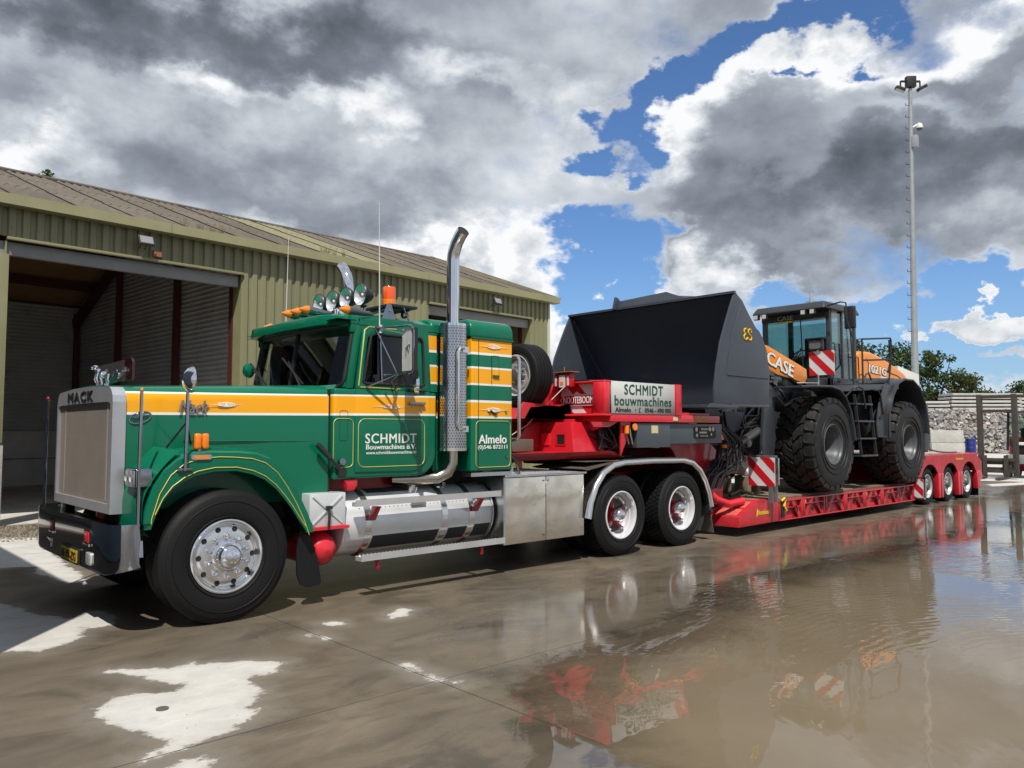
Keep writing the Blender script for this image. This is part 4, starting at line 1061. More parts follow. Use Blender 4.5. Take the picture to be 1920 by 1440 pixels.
# radiator shell
def frame_yz(x0, x1, yo0, yo1, zo0, zo1, tl, tr_, tt, tb):
    mb = MB()
    mb.box(x0, x1, yo0, yo0 + tl, zo0, zo1); mb.box(x0, x1, yo1 - tr_, yo1, zo0, zo1); mb.box(x0, x1, yo0 + tl, yo1 - tr_, zo1 - tt, zo1); mb.box(x0, x1, yo0 + tl, yo1 - tr_, zo0, zo0 + tb)
    return mb
GX = -.80
gs = sub('radiator_grille', TR, (0, 0, 0)); gs.location = -WO[TR.name]
mb = MB(); sh_pts = [(HY - .012, .90), (my(HY) + .012, .90)] + [(my(HY) + .012, 1.78)] + [(my(HY) + .012 - .13 + .13 * math.cos(R(a)), 1.78 + .125 * math.sin(R(a))) for a in (25, 50, 75)] + [(YC + .3, 1.922), (YC - .3, 1.922)] + [(HY - .012 + .13 - .13 * math.cos(R(a)), 1.78 + .125 * math.sin(R(a))) for a in (75, 50, 25)] + [(HY - .012, 1.78)]
inner = [(HY + .052, .975), (my(HY) - .03, .975), (my(HY) - .03, 1.76), (my(HY) - .05, 1.772), (my(HY) - .07, 1.778), (my(HY) - .11, 1.782), (YC + .3, 1.785), (YC - .3, 1.785), (HY + .13, 1.782), (HY + .09, 1.778), (HY + .07, 1.772), (HY + .052, 1.76)]
n_ = len(sh_pts)
vs = [(GX, *p) for p in sh_pts] + [(GX, *p) for p in inner] + [(GX + .10, *p) for p in sh_pts] + [(GX + .05, *p) for p in inner]
fs = []
for i in range(n_):
    j = (i + 1) % n_
    fs += [(i, j, n_ + j, n_ + i), (i, 2 * n_ + i, 2 * n_ + j, j), (n_ + i, n_ + j, 3 * n_ + j, 3 * n_ + i)]
MB().add(vs, fs).build('grille_shell', pmat('brushed_chrome_shell', (.56, .57, .60), .30, .62, rv=.12, scale=5), gs)
mb = MB()
for k in range(110):
    y = HY + .06 + k * (my(HY) - HY - .10) / 109; mb.box(GX + .026, GX + .038, y - .0036, y + .0036, .975, 1.785)
for k in range(58):
    z = .985 + k * .79 / 57; mb.box(GX + .027, GX + .034, HY + .055, my(HY) - .035, z - .0035, z + .0025)
mb.build('grille_mesh', pmat('grey_bronze_grille_mesh', (.34, .30, .26), .42, .45), gs)['kind'] = 'stuff'
MB().box(GX + .055, GX + .06, HY + .08, my(HY) - .08, .97, 1.80).build('radiator_core', pmat('radiator_core', (.10, .085, .07), .6, .4), gs)
for y in (HY + .20, my(HY) - .20):
    MB().box(GX + .022, GX + .032, y - .012, y + .012, .99, 1.79).build('grille_bar', pmat('worn_bar', (.46, .42, .37), .4, .4), gs)
text('name_badge', 'MACK', M_BLACK, gs, (GX - .001, 1.66, 1.802), (0, -1, 0), (0, 0, 1), .78, .088, bold=.05, depth=.007, spacing=1.25)
# ornament: small standing chrome dog on the radiator
orn = MB(); ox, oy, oz = -.66, YC - .02, 1.955
orn.box(ox - .05, ox + .06, oy - .03, oy + .03, oz - .01, oz + .012)
orn.sphere((ox + .02, oy, oz + .085), .035, (1.5, .8, .9)); orn.sphere((ox - .03, oy, oz + .11), .03, (.9, .95, 1)); orn.sphere((ox - .052, oy, oz + .145), .025, (1, 1, .9)); orn.sphere((ox - .078, oy, oz + .138), .014)
for (dx, dy) in ((-.035, -.024), (-.035, .024), (.055, -.02), (.055, .02)):
    orn.tube([(ox + dx, oy + dy * .8, oz + .09), (ox + dx - .012, oy + dy * 1.3, oz + .045), (ox + dx, oy + dy * 1.3, oz + .012)], [.018, .012, .011], 8)
orn.build('hood_ornament', M_CHROME, TR)
MB().tube([(-.63, 1.12, 1.94), (-.62, 1.12, 2.04), (-.62, 1.12, 2.09)], .012, 8)
MB().tube([(-.63, 1.05, 1.95), (-.62, .98, 2.0), (-.62, .90, 2.04)], [.012, .020, .014], 8).sphere((-.62, .885, 2.055), .017).build('deflector_clamp', M_CHROMED, TR)
MB().tube([(-.63, 1.25, 1.95), (-.62, 1.35, 2.02), (-.62, 1.43, 2.075)], [.014, .022, .014], 8).sphere((-.62, 1.45, 2.09), .020).build('deflector_bracket', M_CHROME, TR)
dfl = MB().prism([(.60, 1.975), (1.62, 1.965), (1.64, 2.14), (.78, 2.155), (.60, 2.13)], -.585, -.577, 'x').build('fly_deflector', pmat('smoked_plexiglass', (.075, .065, .07), .08, coat=.5), TR)
MB().prism([(.585, 1.972), (.775, 1.972), (.785, 2.157), (.625, 2.157), (.585, 2.12)], -.592, -.572, 'x').build('red_deflector_end', pmat('dark_red_plexiglass', (.035, .002, .003), .12, coat=.5), dfl)
# script badges on the hood
text('script_badge', 'Mack', M_CHROMED, hood, (-.30, HY - .024, 1.70), (1, 0, 0), (0, 0, 1), .25, .105, bold=.02, depth=.010, shear=.35)
mb = MB(); mb.tube([(-.59 + .082 * math.cos(t), HY - .006, 1.655 + .045 * math.sin(t) + .02 * math.cos(t)) for t in [2 * math.pi * i / 24 for i in range(24)]], .006, 6, closed=True); mb.build('oval_badge', M_CHROMED, hood)
text('script_badge', 'Superliner', M_CHROMED, hood, (-.655, HY - .012, 1.642), (1, 0, .22), (-.2, 0, 1), .13, .04, bold=.02, depth=.008, shear=.3)
ornament(hood, -.07, 1.775, HY - .030, .34, .05)
# front fenders with a flat outer face, swept top and rolled lip
out_p = [(-.665, .80), (-.655, .93), (-.60, 1.12), (-.52, 1.26), (-.42, 1.345), (-.30, 1.385), (-.14, 1.395), (.08, 1.39), (.24, 1.375), (.36, 1.335), (.47, 1.25), (.56, 1.13), (.65, .98), (.72, .84), (.775, .70), (.775, .665)]
in_p = [(-.60, .80), (-.575, .88), (-.52, 1.0), (-.45, 1.09), (-.36, 1.155), (-.26, 1.20), (-.12, 1.225), (.06, 1.222), (.20, 1.19), (.31, 1.14), (.41, 1.06), (.49, .97), (.56, .88), (.62, .79), (.69, .69), (.70, .665)]
def fender(y_out, y_in, nm='front_fender'):
    s_ = 1 if y_in > y_out else -1; n_ = len(out_p)
    r_ = .07
    rows_ = []
    rows_.append([(p[0], y_out + s_ * .03, p[1]) for p in in_p])          # inner lip turned in
    rows_.append([(p[0], y_out + s_ * .004, p[1]) for p in in_p])
    for f in (.12, .5, .88):
        rows_.append([(i_[0] + (o_[0] - i_[0]) * f, y_out, i_[1] + (o_[1] - i_[1]) * f) for o_, i_ in zip(out_p, in_p)])
    # rounded shoulder
    C = Vector((.05, 0, .75))
    for a in (20, 45, 70, 90):
        rr = []
        for o_, i_ in zip(out_p, in_p):
            dv = Vector((o_[0] - C.x, 0, o_[1] - C.z)).normalized()
            rr.append((o_[0] - dv.x * .045 * (1 - math.sin(R(a))), y_out + s_ * r_ * (1 - math.cos(R(a))), o_[1] - dv.z * .045 * (1 - math.sin(R(a)))))
        rows_.append(rr)
    for f in (.5, 1.0):
        rows_.append([(o_[0] + .0 * f, y_out + s_ * (r_ + (abs(y_in - y_out) - r_) * f), o_[1] + .025 * f) for o_ in out_p])
    mb = MB(); vs = [p for r0 in rows_ for p in r0]
    fs = [(i * n_ + j, (i + 1) * n_ + j, (i + 1) * n_ + j + 1, i * n_ + j + 1) for i in range(len(rows_) - 1) for j in range(n_ - 1)]
    mb.add(vs, fs, True)
    # front skin closing the nose of the fender, and the wheel-arch liner
    k0 = [r0[0] for r0 in rows_]; 
    vs2 = []; 
    for (p, q) in zip(out_p, in_p):
        vs2 += [(p[0] * .97, y_out + s_ * .05, p[1] - .03), (p[0] * .97, y_in + s_ * .05, p[1] - .03)]
    mb2 = MB().add(vs2, [(2 * i, 2 * i + 2, 2 * i + 3, 2 * i + 1) for i in range(n_ - 1)])
    f_ = mb.build(nm, G_PLAIN, TR)
    mb2.build('arch_liner', M_DARK, f_)
    return f_
FN = fender(0.0, HY + .01); FF = fender(2 * YC, my(HY) - .01)
# nose panel between fender and radiator with the headlamp
for s_, fd in ((1, FN), (-1, FF)):
    yy = lambda y: YC + (y - YC) * s_ if s_ == 1 else 2 * YC - y
    Yf = (lambda y: y) if s_ == 1 else my
    def nose(u, v):
        z = .80 + .60 * v; k = max(0, (z - .98) / .42)
        xo = -.665 + .27 * k ** 1.7; xi = -.715 + .22 * k ** 2.3
        e = u ** 1.5
        return (xo + (xi - xo) * e - .012 * math.sin(math.pi * u), Yf(.012 + .40 * u), z + .03 * u * k)
    MB().grid(nose, 12, 16).build('nose_panel', G_PLAIN, fd)
    MB().add([(-.665, Yf(.0), .80), (-.70, Yf(.36), .80), (-.62, Yf(.36), .74), (-.60, Yf(.02), .74)], [(0, 1, 2, 3)]).build('nose_valance', G_PLAIN, fd)
    h_ = MB().box(-.715, -.59, min(Yf(.03), Yf(.27)), max(Yf(.03), Yf(.27)), 1.118, 1.262).build('headlight', M_CHROMED, fd, bevel=.018, seg=3)
# headlamp glasses are sub-parts of their lamp: built as parts of the truck beside it
for Yf in ((lambda y: y), my):
    for (a, b) in ((.045, .14), (.15, .255)):
        y0, y1 = sorted((Yf(a), Yf(b)))
        MB().box(-.722, -.712, y0, y1, 1.133, 1.247).build('headlight_lens', pmat('headlight_glass', (.42, .43, .42), .12, .5, .8), TR, bevel=.004)
        MB().lathe([(.0005, .0), (.022, .003), (.03, .010)], (-.724, (y0 + y1) / 2, 1.19), (-1, 0, 0), 16).build('headlight_bulb', M_LAMPG, TR)
# pinstripes
mb = MB(); mb.tube([(p[0] - .0, -.003, p[1] + .03) for p in in_p[1:-1]], .004, 4); mb.tube([(-.60, -.003, .84)] + [(o_[0] + .055 if o_[0] < 0 else o_[0] - .05, -.003, o_[1] - .055) for o_ in out_p[1:-1]], .004, 4); mb.build('fender_pinstripe', M_GOLD, FN)
# marker lamps on the fender
o = MB().box(-.262, -.206, .055, .13, 1.40, 1.53).box(-.200, -.145, .055, .13, 1.40, 1.53).build('turn_signal', M_AMBER, FN, bevel=.022, seg=3); MB().cyl((-.205, .10, 1.39), (-.205, .10, 1.43), .05, .035, 14).build('signal_base', M_BLACK, TR)
MB().prism(rrect(-.315, -.15, 1.322, 1.362, .018), -.012, .0, 'y').build('side_marker_bezel', M_CHROME, FN)
MB().prism(rrect(-.29, -.175, 1.33, 1.354, .01), -.018, -.011, 'y').build('side_marker', M_AMBER, FN)
# hood mirror on its stalk
MB().tube([(-.365, -.02, 1.24), (-.36, -.02, 1.55), (-.35, .0, 1.86)], .014, 8).tube([(-.42, -.01, 1.245), (-.31, -.01, 1.25)], .016, 8).build('mirror_stalk', M_CHROMED, FN)
MB().tube([(-.355, .0, 1.62), (-.44, .18, 1.42)], .008, 6).tube([(-.355, .0, 1.64), (-.26, .16, 1.44)], .008, 6).build('mirror_stay', M_BLACK, FN)
MB().lathe([(.0005, .0), (.05, .012), (.088, .04), (.106, .075), (.104, .085), (.0005, .08)], (-.405, -.01, 1.955), (1, -.10, .0), 28).build('hood_mirror', M_CHROME, TR)
MB().tube([(-.40, 2.42, 1.24), (-.38, 2.42, 1.66)], .014, 8).build('mirror_stalk', M_CHROMED, FF)
MB().lathe([(.0005, .0), (.06, .008), (.10, .03), (.11, .05), (.0005, .055)], (-.41, 2.50, 1.74), (.9, -.3, .0), 24).build('hood_mirror', M_CHROME, TR)
# bumper guide rods with lit tips
for (y, mat_) in ((.0, M_AMBER), (2.30, M_REDL)):
    x = -.70 if y < 1 else -.83
    MB().tube([(x + .02, y, .64), (x, y, .86), (x, y, 1.3), (x + .005, y, 1.85)], .013, 8).tube([(x + .02, y - .02, .60), (x + .02, y + .0, .72)], .022, 8).build('guide_rod', M_CHROMED, TR)
    MB().sphere((x + .005, y, 1.862), .014, (1, 1, 1.2), 10).build('rod_tip', mat_, TR)
# bumper: curved ends, drop centre
def bumper():
    st = [(-.69, -.03), (-.74, -.032), (-.79, -.015), (-.835, .02), (-.865, .07), (-.888, .14), (-.90, .24), (-.905, .6), (-.905, YC)]
    st = st + [(x, 2 * YC - .12 - (y - 0) if False else 2 * YC - y - .05) for x, y in reversed(st[:-1])]
    n_ = len(st); vs = []; zb = []
    for i, (x, y) in enumerate(st):
        low = .47 if 5 <= i <= n_ - 6 else .53 - .012 * min(i, n_ - 1 - i)
        c = Vector((.1, YC)); dv = Vector((x - .3, (y - YC) * .35)).normalized()
        vs += [(x - dv.x * .14 * 1.0, y - dv.y * .10, .845), (x + 0, y, .85), (x - .004, y, .835), (x, y, low + .03), (x + .01, y, low), (x - dv.x * .10, y - dv.y * .08, low - .002)]
    fs = [(i * 6 + j, (i + 1) * 6 + j, (i + 1) * 6 + j + 1, i * 6 + j + 1) for i in range(n_ - 1) for j in range(5)]
    return MB().add(vs, fs, True).build('bumper', pmat('dark_mirror_chrome', (.36, .37, .40), .07, 1.0, rv=.04, scale=3), TR)
BP = bumper()
for (y0, y1) in ((.42, .60), (1.53, 1.68)):
    MB().prism(rrect(y0, y1, .665, .785, .03), -.912, -.90, 'x').build('tow_hook_opening', M_DARK, BP)
    MB().box(-.918, -.905, y0 + .03, y1 - .03, .68, .765).build('tow_hook', M_REDB, BP, bevel=.012)
    MB().box(-.922, -.906, y0 + .005, y1 - .005, .655, .675).build('hook_lip', M_CHROME, BP, bevel=.005)
for y0 in (.38, 1.62):
    MB().prism(rrect(y0, y0 + .14, .515, .61, .02), -.916, -.90, 'x').build('fog_lamp', M_LAMPG if y0 < 1 else M_CHROMED, BP, bevel=.004)
pl = MB().prism(rrect(.70, 1.22, .48, .605, .012), -.925, -.908, 'x').build('number_plate_holder', M_BLACK, BP)
MB().prism(rrect(.715, 1.205, .495, .592, .01), -.928, -.922, 'x').build('number_plate', M_PLATEY, TR)
text('plate_number', 'BE-91-ZG', M_BLACK, TR, (-.930, 1.175, .510), (0, -1, 0), (0, 0, 1), .43, .066, bold=.02, depth=.003)
# ---- cab
def cab_shell():
    mb = MB()
    Y0, Y1 = .2, 2 * YC - .2
    return mb
CY = .20
# cowl and cab body below the windows: extruded side outline with rounded rear lower corner
side_low = [(1.07, 1.10)] + [(2.02, 1.10)] + arc((2.03, 1.33), .23, R(-90), R(0), 6) + [(2.26, 1.95), (1.07, 1.95)]
cab = MB().prism(side_low, CY, my(CY)).build('cab_body', G_BELT, TR, bevel=.025, seg=3)
# upper cab: pillars and roof
Zr = 2.63
def quadprism(mb, pts, y0, y1):
    mb.prism(pts, y0, y1)
for (Ya, Yb) in ((CY, CY + .06), (my(CY) - .06, my(CY))):
    mb = MB()
    mb.prism([(1.195, 1.95), (1.275, 1.95), (1.355, 2.48), (1.355, 2.64), (1.30, 2.64)], Ya, Yb)      # A pillar
    mb.prism([(2.05, 1.95), (2.26, 1.95), (2.25, 2.64), (1.93, 2.64)], Ya, Yb)
    mb.prism([(1.235, 2.49), (1.97, 2.49), (1.97, 2.66), (1.235, 2.66)], Ya + .001, Yb - .001)
    mb.build('cab_pillars', G_PLAIN, TR, bevel=.018)
MB().prism([(2.155, 1.951), (2.262, 1.951), (2.252, 2.56), (2.12, 2.56)], CY - .004, CY + .001).build('cab_quarter_panel', G_SLEEP, TR)
MB().box(2.17, 2.255, CY + .05, my(CY) - .05, 1.95, 2.6).build('cab_rear_wall', G_PLAIN, TR)
# roof, domed
def rf(u, v):
    x = 1.09 + 1.19 * u; y = CY - .005 + (my(CY) - CY + .01) * v
    e = 1 - (2 * v - 1) ** 4; fx = min(1, u / .35); h = 2.61 + .15 * e * (math.sin(fx * math.pi / 2)) * (1 - .15 * max(0, u - .6))
    return (x, y, h)
mb = MB(); mb.grid(rf, 14, 20); mb.grid(lambda u, v: (rf(u, v)[0], rf(u, v)[1], 2.58), 14, 20)
mb.box(1.32, 2.28, CY - .005, CY + .03, 2.57, 2.625).box(1.32, 2.28, my(CY) - .03, my(CY) + .005, 2.57, 2.625).box(2.255, 2.285, CY, my(CY), 2.57, 2.65)
roof = mb.build('cab_roof', G_PLAIN, TR)
# sun visor of the roof: a thick painted lip turned down at the ends
vis = MB(); vy = [CY - .005, .24, .40, .52, YC, my(.52), my(.40), my(.34), my(.28)]; vx = [1.29, 1.25, 1.09, 1.05, 1.02, 1.04, 1.06, 1.10, 1.24]
vs = []
for y, x in zip(vy, vx):
    b_ = 2.565 if .3 < y < my(.3) else 2.55
    top = 2.72 if .6 < y < my(.6) else 2.655
    vs += [(x, y, b_), (x + .012, y, b_ + .10), (x + .20, y, top + .01), (1.34, y, 2.62), (1.34, y, 2.60)]
fs = []
for i in range(len(vy) - 1):
    for j in range(5):
        fs.append((i * 5 + j, (i + 1) * 5 + j, (i + 1) * 5 + (j + 1) % 5, i * 5 + (j + 1) % 5))
vis.add(vs, fs + [(0, 1, 2, 3, 4), tuple(8 * 5 + k for k in (4, 3, 2, 1, 0))]).build('roof_visor', G_PLAIN, TR, bevel=.012)
# windscreen with rubber surround and centre bar
wsb, wst = 1.19, 1.295
def wsp(y, f): # f 0 bottom .. 1 top
    bow = .07 * (1 - ((y - YC) / (YC - CY)) ** 2)
    return Vector((wsb + (wst - wsb) * f - bow, y, 1.965 + (2.585 - 1.965) * f))
mb = MB(); y0w, y1w = CY + .035, my(CY) - .035
mb.grid(lambda u, v: wsp(y0w + (y1w - y0w) * u, v), 16, 4)
mb.build('windscreen', M_GLASSC, TR)
ring = []
def rr_ring(y0, y1, f0, f1, r_):
    p = []
    for (a, b, s0) in ((y1, f1, 0), (y0, f1, 90), (y0, f0, 180), (y1, f0, 270)):
        cy_ = a - r_ if s0 in (0, 270) else a + r_; cf = b - r_ * 1.55 if s0 in (0, 90) else b + r_ * 1.55
        for k in range(5):
            an = R(s0 + 22.5 * k); p.append((cy_ + r_ * math.cos(an), cf + r_ * 1.55 * math.sin(an)))
    return p
pts = [wsp(y, f) + Vector((-.006, 0, 0)) for y, f in rr_ring(y0w, y1w, .0, .98, .09)]
# subdivide long runs so that the seal follows the bow
P2 = []
for i in range(len(pts)):
    a, b = pts[i], pts[(i + 1) % len(pts)]
    P2.append(a)
    if (b - a).length > .3:
        for k in range(1, 8):
            y = a.y + (b.y - a.y) * k / 8; f = ((a.z + (b.z - a.z) * k / 8) - 1.965) / .62; P2.append(wsp(y, f) + Vector((-.006, 0, 0)))
MB().tube(P2, .021, 8, closed=True).build('windscreen_seal', M_BLACK, TR)
MB().beam(wsp(YC, 0) + Vector((-.008, 0, 0)), wsp(YC, 1) + Vector((-.008, 0, 0)), .03, .02).build('windscreen_divider', M_BLACK, TR)
# green surround outside the rounded corners
for sgn in (1, -1):
    Yf = (lambda y: y) if sgn == 1 else my
    for (f0, f1, fc) in ((0, .16, 0), (.84, 1.0, 1)):
        a = [wsp(Yf(CY + .025), fc), wsp(Yf(CY + .135), fc), wsp(Yf(CY + .065), abs(fc - .045)), wsp(Yf(CY + .04), abs(fc - .09)), wsp(Yf(CY + .025), abs(fc - .17))]
        MB().add([p + Vector((-.004, 0, 0)) for p in a] + [p + Vector((.012, 0, 0)) for p in a], [(0, 1, 2, 3, 4), (9, 8, 7, 6, 5)] + [(i, i + 5, (i + 1) % 5 + 5, (i + 1) % 5) for i in range(5)]).build('windscreen_corner', G_PLAIN, TR)
MB().add([(1.07, CY + .02, 1.94), (1.07, my(CY) - .02, 1.94), (1.10, my(CY) - .02, 1.985), (1.06, YC, 1.985), (1.10, CY + .02, 1.985), (1.00, YC, 1.93)], [(0, 4, 3, 5), (5, 3, 2, 1)]).build('cowl_lip', G_PLAIN, TR)
# wipers
for (y, dy) in ((.72, .55), (1.55, .55)):
    b_ = Vector((1.00, y, 1.975)); t_ = wsp(y + dy, .5) + Vector((-.03, 0, 0)); md = b_.lerp(t_, .55)
    MB().tube([b_, md, t_], [.013, .010, .006], 6).tube([md + Vector((0, -.2, -.13)), md + Vector((0, .25, .16))], .011, 6).cyl(b_ + Vector((.02, 0, -.02)), b_ + Vector((-.03, 0, 0)), .03, n=10).build('wiper', M_BLACK, TR)
# interior: seats, wheel, curtains, dashboard
MB().box(1.12, 1.40, CY + .1, my(CY) - .1, 1.80, 1.99).build('dashboard', M_BLACK, TR, bevel=.04)
for y in (.62, 1.75):
    mb = MB().box(1.62, 2.05, y - .22, y + .22, 1.62, 1.80).box(1.98, 2.12, y - .22, y + .22, 1.75, 2.40); mb.build('seat', pmat('blue_seat_cloth', (.03, .05, .12), .9), TR, bevel=.05)
MB().tube([(1.47 + .05 * math.sin(t), .62 + .22 * math.cos(t), 2.02 + .20 * math.sin(t)) for t in [2 * math.pi * i / 24 for i in range(24)]], .013, 6, closed=True).beam((1.30, .62, 1.9), (1.47, .62, 2.02), .04).beam((1.47, .42, 2.02), (1.47, .82, 2.02), .02).build('steering_wheel', M_BLACK, TR)
for y in (CY + .12, my(CY) - .12):
    mb = MB(); mb.grid(lambda u, v: (1.33 + .12 * u, y + .012 * math.sin(u * 30), 2.02 + .52 * v - .03 * u), 24, 4); mb.build('curtain', pmat('grey_curtain', (.25, .27, .30), .9), TR)
MB().box(1.5, 1.52, CY + .1, my(CY) - .1, 2.5, 2.58).box(2.13, 2.15, CY + .1, my(CY) - .1, 1.95, 2.5).build('headlining', M_BLACK, TR)
# door: separate skin, proud of the body, with window, gutter, handle, lettering
door_pts = [(1.292, 1.16)] + [(1.93, 1.15)] + arc((1.94, 1.37), .22, R(-90), R(0), 6) + [(2.17, 1.95), (1.292, 1.95)]
dr = sub('door', TR, (0, 0, 0)); dr.location = -WO[TR.name]
MB().prism(door_pts, CY - .012, CY + .001).build('door_skin', G_BELT, dr, bevel=.006)
MB().prism([(1.292, 1.951), (2.17, 1.951), (2.12, 2.56), (1.42, 2.56), (1.352, 2.50)], CY - .006, CY + .001).build('window_frame', G_PLAIN, TR) if False else None
wf = MB()
fo = [(1.292, 1.951), (2.18, 1.951), (2.14, 2.57), (1.44, 2.57), (1.36, 2.50)]
fi = [(1.36, 2.01), (2.10, 2.01), (2.07, 2.49), (1.47, 2.49), (1.42, 2.45)]
n_ = 5
vs = [(p[0], CY - .012, p[1]) for p in fo] + [(p[0], CY - .012, p[1]) for p in fi] + [(p[0], CY + .02, p[1]) for p in fo] + [(p[0], CY + .02, p[1]) for p in fi]
wf.add(vs, [f for i in range(n_) for f in ((i, (i + 1) % n_, n_ + (i + 1) % n_, n_ + i), (i, 2 * n_ + i, 2 * n_ + (i + 1) % n_, (i + 1) % n_), (n_ + i, n_ + (i + 1) % n_, 3 * n_ + (i + 1) % n_, 3 * n_ + i))]).build('window_frame', G_PLAIN, dr, bevel=.004)
wi = [(1.372, 2.02), (1.40, 2.005), (2.06, 2.005), (2.095, 2.03), (2.07, 2.46), (2.04, 2.492), (1.50, 2.492), (1.455, 2.47)]
MB().tube([(p[0], CY - .010, p[1]) for p in wi], .014, 8, closed=True).build('window_seal', M_BLACK, dr)
MB().tube([(p[0] * 1.0, CY - .020, p[1]) for p in wi], .004, 5, closed=True).build('chrome_beading', M_CHROME, dr)
MB().prism(wi, CY + .002, CY + .006).build('door_glass', M_GLASSD, dr)
MB().prism(wi, my(CY) - .006, my(CY) - .002).build('far_door_glass', M_GLASSD, TR)
MB().beam((1.585, CY - .008, 2.01), (1.56, CY - .008, 2.49), .012, .012).build('quarter_window_bar', M_CHROMED, dr)
outline(mb := MB(), [(1.31, 1.985), (1.34, 1.965), (2.15, 1.965)][:0] + [(1.318, 1.98), (1.335, 1.965), (1.8, 1.962), (1.8, 1.966), (1.345, 1.972), (1.325, 1.985), (1.385, 2.52), (1.43, 2.553), (1.75, 2.553), (1.75, 2.557), (1.425, 2.557), (1.378, 2.525)], CY - .014, .006)
mb.build('window_pinstripe', M_GOLD, dr)
dps = rrect(1.325, 2.10, 1.205, 1.665, .07, 5); mb = MB(); outline(mb, dps, CY - .0135, .007); mb.build('door_pinstripe', M_GOLD, dr)
DY = CY - .0135
text('door_lettering', 'SCHMIDT', M_WHITE, dr, (1.40, DY, 1.43), (1, 0, 0), (0, 0, 1), .60, .095, bold=.024, depth=.002, spacing=1.12)
text('door_lettering', 'Bouwmachines B.V.', M_WHITE, dr, (1.41, DY, 1.372), (1, 0, 0), (0, 0, 1), .585, .048, bold=.025, depth=.002)
text('door_lettering', 'www.schmidtbouwmachines.nl', M_WHITE, dr, (1.41, DY, 1.325), (1, 0, 0), (0, 0, 1), .585, .030, bold=.008, depth=.002)
ornament(dr, 1.47, 1.785, DY, .45, .05)
MB().prism(rrect(1.90, 2.09, 1.812, 1.842, .012), CY - .045, CY - .025).box(1.91, 1.93, CY - .03, CY - .01, 1.815, 1.84).box(2.06, 2.08, CY - .03, CY - .01, 1.815, 1.84).build('door_handle', M_CHROMED, dr, bevel=.004)
MB().cyl((2.05, CY - .012, 1.755), (2.05, CY - .020, 1.755), .014, n=12).build('door_lock', M_CHROMED, dr)
MB().tube([(1.9, CY - .03, 1.955), (2.1, CY - .02, 1.955)], .012, 6).build('window_sill_rubber', M_BLACK, dr)
# cowl side panel details
mb = MB(); outline(mb, rrect(1.085 - .02, 1.275, 1.21, 1.665, .05, 5), CY - .003, .007); mb.build('cowl_pinstripe', M_GOLD, TR)
mb = MB(); outline(mb, rrect(1.13, 1.215, 1.46, 1.74, .018, 3), CY - .001, .004); mb.build('vent_flap_gap', M_DARK, TR)
MB().box(1.035, 1.062, .262, my(.262), 1.0, 1.93).build('hood_gap_seal', M_BLACK, TR)
# gas strut / hood latch
MB().tube([(.90, CY - .0, 1.43), (1.02, CY - .03, 1.30)], .026, 10).tube([(1.0, CY - .03, 1.32), (1.14, CY - .03, 1.17)], [.02, .016], 8).box(1.10, 1.17, CY - .05, CY - .02, 1.13, 1.19).build('hood_latch', M_BLACK, TR)
MB().cyl((1.14, CY - .0, 1.255), (1.14, CY - .05, 1.265), .032, n=14).build('latch_knob', M_CHROMED, TR)
# ---- sleeper behind the cab
S0 = .30
sl_side = [(2.29, 1.12), (2.60, 1.12), (2.60, 2.60)] + [(2.29, 2.60)]
slp = sub('sleeper', TR, (0, 0, 0)); slp.location = -WO[TR.name]
def dome(u, v, x0, x1, y0, y1, zb, zt, r_=.12):
    x = x0 + (x1 - x0) * u; y = y0 + (y1 - y0) * v
    ex = min(1, min(x - x0, x1 - x) / r_); ey = min(1, min(y - y0, y1 - y) / r_)
    h = math.sqrt(max(0, 1 - (1 - ex) ** 2)) * .5 + .5; k = math.sqrt(max(0, 1 - (1 - ey) ** 2)) * .5 + .5
    return (x, y, zb + (zt - zb) * (h * k * 2 - 1 if h * k > .5 else 0))
MB().box(2.29, 2.62, S0, my(S0), 1.12, 2.53).build('sleeper_inner_shell', G_SLEEP, slp, bevel=.03, seg=3)
MB().box(2.605, 3.19, .05, my(.05), 1.125, 2.535).build('sleeper_shell', G_SLEEP, slp, bevel=.02, seg=3)
# roof cap, rounded, with the notch for the stack
for (x0, x1, y0, y1, zt) in ((2.25, 2.62, S0 - .02, my(S0) + .02, 2.735), (2.59, 3.20, .04, my(.04), 2.74)):
    pf = [(y0, 2.53), (y0, 2.62)] + [(y0 + .13 - .13 * math.cos(R(a)), 2.61 + (zt - 2.61) * math.sin(R(a))) for a in (20, 40, 60, 80)]
    pf = pf + [(YC, zt + .015)] + [(2 * YC - p[0], p[1]) for p in reversed(pf)]
    o = MB().prism(pf, x0, x1, 'x').build('sleeper_roof', G_PLAIN, slp, bevel=.035, seg=3)
MB().box(2.60, 3.195, .035, .052, 2.527, 2.545).build('roof_seam', G_PLAIN, slp)
mb = MB()
for k in range(14):
    mb.sphere((2.62 + k * .042, .034, 2.536), .005, n=6)
mb.build('rivets', G_PLAIN, slp)['kind'] = 'stuff'
mb = MB(); outline(mb, rrect(2.665, 3.155, 1.165, 1.655, .05, 5), .046, .007); mb.build('sleeper_pinstripe', M_GOLD, slp)
text('sleeper_lettering', 'Almelo', M_WHITE, slp, (2.70, .046, 1.415), (1, 0, 0), (0, 0, 1), .40, .095, bold=.03, depth=.002)
text('sleeper_lettering', '(0)546 872111', M_WHITE, slp, (2.69, .046, 1.345), (1, 0, 0), (0, 0, 1), .42, .055, bold=.02, depth=.002)
ornament(slp, 2.70, 2.455, .045, .42, .06); ornament(slp, 2.69, 1.775, .045, .44, .06)
MB().tube([(2.84 + .06 * t, .040, 1.745 + .02 * math.sin(t * 3.14)) for t in (0, .5, 1, 1.5, 2)], .010, 5).build('scratched_badge', M_DARK, slp)
mb = MB()
for x in (2.70, 2.885):
    mb.box(x - .002, x + .002, .044, .049, 2.05 if x > 2.8 else 1.13, 2.52 if x < 2.8 else 2.36)
